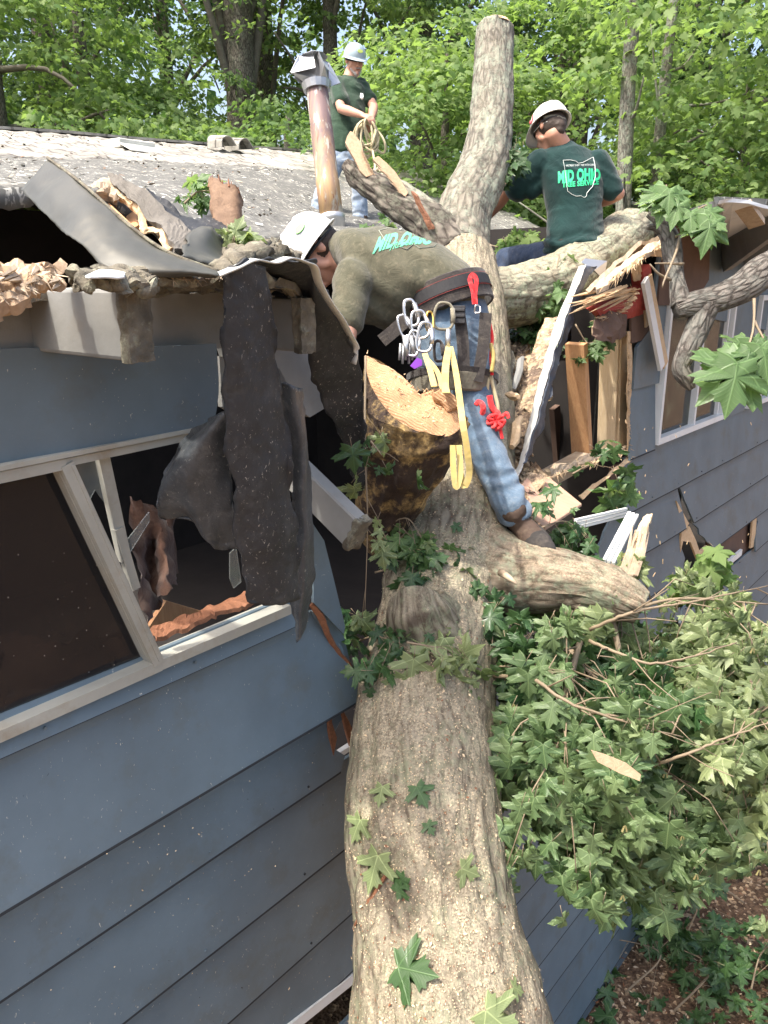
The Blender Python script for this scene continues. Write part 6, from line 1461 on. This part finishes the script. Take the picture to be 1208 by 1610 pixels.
# pulley, bolts hanging
mb = MB()
for i in range(5): mb.tube([CP(630+i*5, 540, dG), CP(628+i*5, 566+i % 2*6, dG)], .005, 6)
mb.tube([CP(636, 528, dG-.02), CP(640, 560, dG-.02)], .009, 8); mb.tube([CP(646, 528, dG-.02), CP(651, 556, dG-.02)], .008, 8)
mb.tube([CP(705, 518, dG), CP(704, 545, dG)], .010, 8)
mb.pieces('snap_hook', M['galv'], hb, smooth=True)
mb = MB(); mb.prism([CP(x, y, dG-.03) for x, y in ((645, 575), (656, 562), (664, 566), (664, 574), (652, 580))], CF*.008); mb.build('purple_plate', M['purple'], hb)
mb = MB()
mb.tube([Vector(q) for q in cat_pts([CP(x, y, dB-.18) for x, y in ((768, 500), (774, 530), (772, 560), (774, 590))], 16)], .007, 6)
mb.build('lanyard_rope', M['redcord'], hb, True)
mb = MB(); mb.tube([Vector(q) for q in cat_pts([CP(x, y, dB-.19) for x, y in ((771, 540), (776, 560), (773, 585))], 16)], .009, 6); mb.build('lanyard_rope', M['yellow'], hb, True)
mb = MB()
mb.tube([Vector(q) for q in cat_pts([CP(x, y, dB-.16) for x, y in ((768, 594), (766, 620), (770, 645), (780, 652), (783, 640), (776, 610), (772, 590))], 30)], .008, 6)
mb.build('lanyard_rope', M['rope'], hb, True)
# red cord knot hanging by the knee
mb = MB(); 
def cord(pts, r_=.008): mb.tube([Vector(q) for q in cat_pts([CP(x, y, d) for x, y, d in pts], 24)], r_, 7)
dk = dB-.19
cord([(748, 638, dk), (753, 632, dk), (760, 640, dk-.02), (756, 655, dk), (747, 664, dk)], .011); cord([(770, 622, dk), (774, 640, dk), (784, 652, dk), (780, 660, dk)], .012)
for q in range(10):
    a = q*.9; cord([(780, 662, dk), (780+14*math.cos(a), 662+10*math.sin(a), dk-.02), (779+10*math.cos(a+1), 665+13*math.sin(a+1), dk+.01), (781, 664, dk-.01)], .006)
cord([(776, 668, dk), (766, 676, dk), (758, 682, dk)], .007); cord([(786, 668, dk), (788, 680, dk), (790, 690, dk)], .007); cord([(790, 655, dk), (797, 650, dk), (800, 658, dk)], .007)
mb.build('red_cord_knot', M['redcord'], hb, True)
# yellow webbing sling round the stem
mb = MB(); dY = 2.46
ribbon(mb, [P(x, y, d) for x, y, d in ((706, 545, dG), (701, 575, 2.62), (700, 605, 2.55), (702, 618, 2.50))], .024)
ribbon(mb, [P(x, y, d) for x, y, d in ((708, 545, dG), (716, 580, 2.66), (722, 620, 2.55), (727, 660, 2.44), (735, 710, 2.44), (738, 745, 2.46), (730, 765, 2.47), (724, 745, 2.48))], .020)
ribbon(mb, [P(x, y, d) for x, y, d in ((712, 700, 2.47), (713, 735, 2.46), (717, 766, 2.46), (724, 745, 2.47), (722, 700, 2.5))], .018)
ribbon(mb, [P(x, y, d) for x, y, d in ((668, 556, dG-.05), (676, 580, 2.68), (683, 608, 2.56))], .020); ribbon(mb, [P(x, y, d) for x, y, d in ((670, 562, dG-.05), (688, 585, 2.68), (696, 612, 2.56))], .016)
tag(mb.build('webbing_sling', M['yellow']), 'yellow webbing sling looped over the sawn stem', 'sling')

# ------------------------------------------------------------------ torn roofing, debris
def sheet_obj(name, rails, mat, label, cat, nu=30, nv=12, rough=.006, thick=.003, group=None, seed=0, sm=True, **kw):
    mb = MB(); mb.sheet(rails, nu*2, nv*2, rough=rough, seed=seed, fine=.25, rag=.012 if name == 'roofing_felt' else .003); o = mb.build(name, mat, None, sm); tag(o, label, cat, group); solid(o, thick); return o
def WR(pts): return [Wp(x, y, n) for x, y, n in pts]
sheet_obj('metal_flashing', [WR([(75, 249, -.30), (130, 290, .0), (195, 348, .18), (262, 396, .30), (345, 428, .38)]), WR([(52, 278, -.26), (110, 326, .04), (165, 378, .24), (245, 415, .36), (345, 431, .42)]), WR([(34, 298, -.30), (84, 352, .0), (130, 388, .20), (200, 428, .34), (340, 434, .40)])], M['flash'],
          'long curled grey metal flashing rearing up from the left eave', 'flashing', 40, 10, .006, .003)
mb = MB(); mb.tube([Vector(q) for q in cat_pts(WR([(75, 248, -.30), (130, 289, .0), (195, 347, .18), (262, 395, .30), (345, 427, .38)]), 40)], .004, 5)
e_ = mb.build('hem', M['lichen'], bpy.data.objects['metal_flashing'], True)
sheet_obj('roofing_felt', [WR([(352, 420, .385), (351, 520, .365), (356, 640, .345), (366, 760, .325), (378, 860, .30), (388, 945, .28)]), WR([(372, 418, .40), (376, 520, .38), (388, 640, .36), (400, 760, .34), (412, 870, .32), (425, 952, .30)]),
          WR([(398, 416, .40), (402, 520, .37), (418, 640, .35), (432, 760, .34), (445, 870, .32), (452, 948, .30)]), WR([(418, 416, .385), (426, 520, .36), (443, 620, .34), (456, 740, .325), (466, 850, .31), (469, 942, .29)])], M['membrane'],
          'long black strip of roofing felt hanging down over the broken window', 'roofing felt', 60, 16, .008, .005)
sheet_obj('roofing_felt', [WR([(364, 652, .30), (362, 700, .26), (366, 780, .24), (372, 862, .22)]), WR([(350, 648, .28), (335, 690, .26), (335, 780, .22), (355, 862, .20)]), WR([(322, 672, .20), (300, 710, .22), (300, 775, .20), (325, 850, .18)]), WR([(290, 700, .12), (268, 740, .16), (272, 785, .15), (305, 815, .14)]), WR([(262, 745, .08), (249, 775, .11), (247, 797, .11), (262, 815, .10)])],
          M['membrane2'], 'rounded flap of grey black felt folded out left of the strip', 'roofing felt', 24, 24, .005, .005, seed=3)
sheet_obj('roofing_felt', [WR([(440, 596, .26), (456, 700, .24), (460, 800, .22), (462, 920, .20), (466, 1010, .18)]), WR([(458, 602, .30), (474, 700, .28), (478, 800, .27), (478, 920, .24), (472, 1005, .20)]), WR([(474, 608, .26), (481, 700, .24), (491, 800, .22), (494, 900, .20), (486, 975, .18)])],
          M['membrane2'], 'narrow pale grey felt strip ending in a point beside the black one', 'roofing felt', 40, 10, .008, .004, seed=5)
sheet_obj('roofing_felt', [WR([(345, 432, .36), (400, 412, .36), (450, 408, .34), (490, 418, .30), (502, 445, .26), (535, 502, .20), (562, 560, .16), (572, 640, .12), (576, 760, .08)]),
          WR([(350, 460, .20), (400, 450, .16), (450, 455, .14), (478, 490, .12), (485, 560, .10), (505, 620, .06), (530, 680, .04), (548, 720, .02), (560, 780, .0)])],
          M['membrane'], 'black felt curtain hanging at the edge of the hole behind the cut stem', 'roofing felt', 60, 16, .012, .004, seed=7)
mb = MB(); c_ = [Vector(q) for q in cat_pts(WR([(340, 433, .40), (372, 420, .40), (400, 408, .40), (430, 413, .38), (455, 405, .36), (480, 412, .34), (494, 420, .32), (502, 446, .28), (520, 478, .25), (537, 502, .22), (552, 530, .19), (560, 548, .17), (556, 572, .16)]), 60)]
ribbon(mb, c_, .020, .003, (0, -.3, 1), 60); tag(mb.build('drip_edge', M['alu'], None, True), 'wavy bright metal drip edge along the torn felt', 'drip edge')
sheet_obj('roofing_felt', [WR([(225, 300, -.6), (262, 328, -.5), (290, 345, -.45), (318, 338, -.5), (338, 322, -.6)]), WR([(240, 330, -.4), (275, 355, -.3), (300, 372, -.25), (330, 372, -.25), (368, 350, -.5)]), WR([(270, 365, -.2), (292, 385, -.1), (312, 395, -.05), (340, 392, -.1), (372, 375, -.35)])],
          M['membrane'], 'crumpled black felt below the broken stub on the roof', 'roofing felt', 24, 14, .02, .004, seed=11)
sheet_obj('roofing_felt', [WR([(305, 362, -.12), (330, 358, -.1), (350, 380, -.15)]), WR([(290, 385, .0), (320, 395, .0), (350, 405, -.05)]), WR([(288, 405, .1), (320, 412, .1), (348, 418, .08)])],
          M['flash'], 'smooth grey patch of felt next to the pale sprig', 'roofing felt', 14, 10, .006, .004, seed=13)
# weathered roof boards torn up
mb = MB(); mb.sheet([WR([(174, 277, -.55), (200, 283, -.45), (240, 312, -.3), (288, 362, -.15), (293, 394, -.08)]), WR([(180, 292, -.50), (200, 305, -.42), (235, 340, -.28), (262, 378, -.12), (272, 398, -.06)])], 30, 8, rough=.010)
o = mb.build('roof_plank', M['oldplank'], None, False); tag(o, 'weathered grey roof plank torn up at a slant behind the flashing', 'plank'); solid(o, .03)
mb = MB(); mb.sheet([WR([(180, 296, -.48), (205, 312, -.40), (235, 345, -.26), (268, 388, -.08)]), WR([(188, 306, -.50), (208, 325, -.42), (230, 352, -.28), (262, 392, -.10)])], 40, 4, rough=.018); solid(mb.build('splintered_edge', M['fresh'], o), .01)
mb = MB(); mb.sheet([WR([(146, 296, -.7), (160, 284, -.6), (178, 280, -.55), (196, 290, -.5)]), WR([(150, 312, -.6), (165, 298, -.5), (180, 300, -.5), (192, 312, -.45)]), WR([(160, 325, -.55), (172, 318, -.5), (185, 318, -.5), (190, 322, -.5)])], 16, 12, rough=.03)
o = mb.build('torn_shingle', M['rotwood'], None, False); tag(o, 'crumpled brown shingle at the upper end of the slanting plank', 'shingle'); solid(o, .01)
mb = MB(); mb.bar(Wp(160, 320, -.6), Wp(215, 372, -.3), .05, .03); mb.bar(Wp(205, 325, -.6), Wp(216, 365, -.4), .03, .03); o = mb.build('broken_batten', M['stud'], None); tag(o, 'short broken batten under the slanting plank', 'batten')
# square broken stub standing on the roof
mb = MB(); a = Wp(360, 372, -.45); b = Wp(355, 300, -.52); d = (b-a).normalized(); x = (CR*.85+d*-.0).normalized(); y = d.cross(x).normalized(); K = 20; vs = []
for i in range(12):
    f = i/11; c_ = a.lerp(b, f)
    for j in range(K):
        an = 2*math.pi*j/K; sq = (abs(math.cos(an))**4+abs(math.sin(an))**4)**-.25; r_ = .052*sq*(.85+.15*f); p = c_+x*math.cos(an)*r_+y*math.sin(an)*r_*.9
        if i == 11: p += d*(.022*nz(p, 40)-.35*x.dot(p-c_))
        vs.append(p+(x*nz(p, 22)+y*nz(p, 22, 5))*.008+(x*nz(p, 70)+y*nz(p, 70, 5))*.006)
mb.add(vs, [(i*K+j, i*K+(j+1) % K, (i+1)*K+(j+1) % K, (i+1)*K+j) for i in range(11) for j in range(K)]+[tuple(range(K-1, -1, -1))])
o = mb.build('broken_post', M['darkwood'], None, True); tag(o, 'stout broken timber stub with a rusty red torn top sticking up through the roof', 'timber')
mb = MB(); r2 = random.Random(8); top = vs[-K:]; cc = sum(top, Vector())/K
mb.add([cc+d*.0]+top, [(0, 1+j, 1+(j+1) % K) for j in range(K)])
for i in range(90):
    p = cc+(top[r2.randrange(K)]-cc)*math.sqrt(r2.random()); mb.tube([p-d*.01, p+d*r2.uniform(.008, .026)], [.004, .0008], 4)
mb.build('torn_top', M['orange'], o)
# splintered slab at far left, rotten clump on the first rafter
mb = MB(); r2 = random.Random(12)
mb.sheet([WR([(-60, 418, .2), (0, 416, .2), (40, 418, .2), (90, 432, .2)]), WR([(-60, 445, .3), (0, 442, .34), (40, 440, .34), (80, 438, .3)]), WR([(-60, 480, .36), (-5, 476, .4), (32, 466, .40), (50, 446, .36)])], 70, 40, rough=.028, fine=.8, rag=.02)
o = mb.build('splintered_board', M['torn'], None, False); tag(o, 'splintered pale board end at the far left above the rafter', 'board'); solid(o, .02)
mb = MB()
for i in range(16):
    x = r2.uniform(-20, 92); y = r2.uniform(420, 450); mb.tube([Wp(x, y, .36), Wp(x-r2.uniform(5, 25), y+r2.uniform(0, 14), .42)], [.006, .001], 4)
fibers(mb, WR([(90, 432, .3), (80, 440, .34), (50, 448, .4), (20, 462, .4), (-20, 474, .4)]), U3*.3-Z3*.5+N3*.6, 50, .03, .004, .4, 7); tag(mb.build('splinters', M['rotwood'], o), kind='stuff')
mb = MB(); mb.sheet([WR([(128, 436, .34), (160, 430, .34), (200, 430, .34), (236, 434, .34)]), WR([(124, 446, .40), (150, 442, .42), (200, 442, .42), (232, 442, .41)]), WR([(132, 462, .39), (150, 456, .42), (190, 450, .42), (228, 449, .41)])], 60, 30, rough=.018, fine=1.2, rag=.02)
o = mb.build('rotten_clump', M['lichen'], None, False); tag(o, 'dark rotten clump of roofing on top of the first rafter', 'debris'); solid(o, .015)
sheet_obj('torn_sheet', [WR([(135, 436, .44), (160, 426, .40), (200, 426, .38)]), WR([(140, 438, .48), (165, 434, .47), (196, 434, .46)])], M['white'], 'white scrap of sheet lying on the rotten clump', 'scrap', 12, 5, .006, .003)
# plywood, trim, stake
def slab(name, pts, d, th, mat, label, cat, bev=.002, group=None):
    mb = MB(); mb.prism([P(*q) for q in pts], d*th if isinstance(d, Vector) else d); o = mb.build(name, mat); tag(o, label, cat, group); o.modifiers.new('b', 'BEVEL').width = bev; return o
slab('plywood_panel', [(843, 733, 3.35), (915, 792, 3.25), (858, 830, 2.95), (800, 785, 3.0)], Z3, -.012, M['ply'], 'broken reddish plywood panel wedged beside the boot', 'plywood')
mb = MB()
for k in range(3): mb.bar(P(905, 818+k*6, 3.05+k*.01), P(985, 800+k*5, 3.35+k*.01), .010, .012)
tag(mb.build('window_trim', M['white']), 'torn white window trim lying flat behind the leafy twig', 'trim')
mb = MB()
for k in range(3): mb.bar(P(950+k*7, 882+k*2, 2.95), P(990+k*6, 806+k*2, 3.25), .012, .012)
tag(mb.build('window_trim', M['white']), 'white trim strips standing on end beside the splintered stake', 'trim')
mb = MB(); mb.sheet([[P(x, y, d) for x, y, d in ((968, 908, 2.75), (985, 880, 2.8), (1003, 840, 2.9), (1018, 808, 2.95))], [P(x, y, d) for x, y, d in ((998, 910, 2.75), (1004, 882, 2.8), (1014, 845, 2.9), (1022, 806, 2.95))]], 40, 9, rough=.012, fine=.9, rag=.012)
o = mb.build('broken_stake', M['stud2'], None, False); tag(o, 'upright splintered stake at the end of the heavy limb stub', 'broken wood'); solid(o, .02)
mb = MB(); r2 = random.Random(14)
for i in range(14): x = r2.uniform(972, 1000); mb.tube([P(x, 905, 2.74), P(x+12, 870, 2.78), P(x+22+r2.uniform(-4, 4), r2.uniform(815, 850), 2.9)], [.008, .007, .001], 4)
mb.build('splinters', M['rotwood'], o)
# bent gutter strip with felt
sheet_obj('bent_gutter', [[P(x, y, d) for x, y, d in ((912, 418, 3.9), (880, 490, 3.75), (850, 590, 3.5), (828, 680, 3.3), (815, 730, 3.2), (798, 762, 3.1))], [P(x, y, d) for x, y, d in ((922, 414, 3.85), (894, 490, 3.7), (862, 590, 3.45), (838, 680, 3.25), (822, 735, 3.15), (806, 765, 3.05))]], M['gutter'], 'long bent white gutter strip running down from the seated man to the plywood', 'gutter', 50, 6, .008, .003)
sheet_obj('roofing_felt', [[P(x, y, d) for x, y, d in ((922, 414, 3.86), (895, 490, 3.71), (864, 590, 3.46), (840, 680, 3.26), (824, 732, 3.16))], [P(x, y, d) for x, y, d in ((936, 416, 3.9), (907, 480, 3.8), (881, 560, 3.6), (857, 650, 3.4), (836, 715, 3.25))]], m_speck('blue_black_felt', (.045, .055, .075), .3, .5, (.2, .2, .2), .6, (.5, .45, .36), .3, scale=3), 'blue black felt stuck along the bent white gutter strip', 'roofing felt', 40, 10, .012, .004)
slab('bent_flashing', [(914, 412, 3.86), (920, 406, 3.9), (955, 410, 4.0), (950, 440, 4.0), (935, 425, 3.9)], CF, .004, M['galv'], 'dull metal scrap at the upper end of the bent gutter', 'flashing')
# debris floor in the hole
mb = MB()
mb.sheet([[P(x, y, d) for x, y, d in ((745, 560, 4.2), (800, 540, 4.3), (850, 520, 4.4), (890, 500, 4.4))], [P(x, y, d) for x, y, d in ((745, 640, 3.75), (790, 620, 3.8), (830, 600, 3.8), (855, 600, 3.75))], [P(x, y, d) for x, y, d in ((750, 730, 3.35), (780, 710, 3.4), (805, 700, 3.4), (830, 690, 3.4))], [P(x, y, d) for x, y, d in ((780, 830, 3.0), (810, 800, 3.05), (830, 780, 3.1), (850, 770, 3.2))]], 50, 50, rough=.09)
t = NT('sawdust_and_rubble'); c = t.co(); n1 = t.noise(c, 5, 8, .75); v1 = t.vor(c, 60, 'F1', 'Color')
col = t.mix(t.ramp(n1, [(.42, 0), (.55, 1)]), (.14, .10, .075), (.50, .37, .23)); col = t.mix(t.ramp(v1, [(.6, 0), (.9, .8)]), col, (.66, .52, .34)); col = t.mix(t.ramp(t.noise(c, 18, 5), [(.3, .9), (.42, 0)]), col, (.03, .025, .02))
M['rubble'] = t.fin(col, .95, t.bump(t.vor(c, 60), .7, .012, t.bump(n1, .8, .04)))
o = mb.build('rubble', M['rubble'], None, True); tag(o, 'sawdust covered rubble filling the hole beside the trunk', 'rubble', kind='stuff')
sheet_obj('sawdusted_board', [[P(x, y, d) for x, y, d in ((858, 500, 3.95), (835, 570, 3.8), (812, 640, 3.6), (792, 710, 3.4))], [P(x, y, d) for x, y, d in ((884, 500, 3.9), (858, 580, 3.68), (838, 650, 3.5), (815, 715, 3.3))]], M['rubble'], 'long board thick with sawdust lying alongside the bent gutter', 'board', 30, 8, .012, .02)
r2 = random.Random(17)
for i, (x0, y0, x1, y1, r_, mt, lab) in enumerate([(790, 560, 782, 620, .022, 'greywood', 'dark weathered stick nearest the red cord'), (806, 555, 796, 615, .018, 'lichen', 'thin weathered stick between two others in the hole'), (820, 558, 810, 612, .018, 'greywood', 'weathered stick nearest the sawdusted board'), (818, 655, 806, 705, .020, 'fresh', 'short fresh wood billet standing in the rubble'), (795, 618, 815, 628, .016, 'fresh', 'small pale splinter lying across the rubble')]):
    a = P(x0, y0, 3.75 if i < 3 else 3.3); b = P(x1, y1, 3.55 if i < 3 else 3.2); mb = MB(); c_ = [a.lerp(b, f)+rv(r2)*.004 for f in (0, .25, .5, .75, 1)]
    mb.tube(c_, [r_*.5, r_, r_*1.05, r_, r_*.6], 7); o = mb.build('broken_stick', M[mt], None, False); tag(o, lab, 'stick')
# flecks stuck to the painted walls
mb = MB(); r2 = random.Random(19)
for i in range(520):
    x = r2.uniform(0, 545) if i < 380 else r2.uniform(1000, 1208); y = r2.uniform(560, 1610) if i < 380 else r2.uniform(600, 1000)
    if i < 380 and (y > 1610 or (y < 1180-.43*x+60 and y > 720) or y < 545 or (y < 1000 and x > 330)): continue
    p = Wp(x, y, .034); a = r2.uniform(0, 6.28); s_ = r2.uniform(.0008, .0028)*(2.2 if r2.random() < .08 else 1); e1 = U3*math.cos(a)+Z3*math.sin(a); e2 = U3*-math.sin(a)+Z3*math.cos(a)
    mb.add([p+e1*s_, p+e2*s_*.35+N3*.002, p-e1*s_, p-e2*s_*.3], [(0, 1, 2, 3)], r2.choice((0, 0, 1, 2)))
o = mb.build('sawdust_flecks', [M['stud2'], M['rotwood'], M['sole']]); tag(o, 'flecks of sawdust stuck to the blue siding', 'sawdust', kind='stuff')
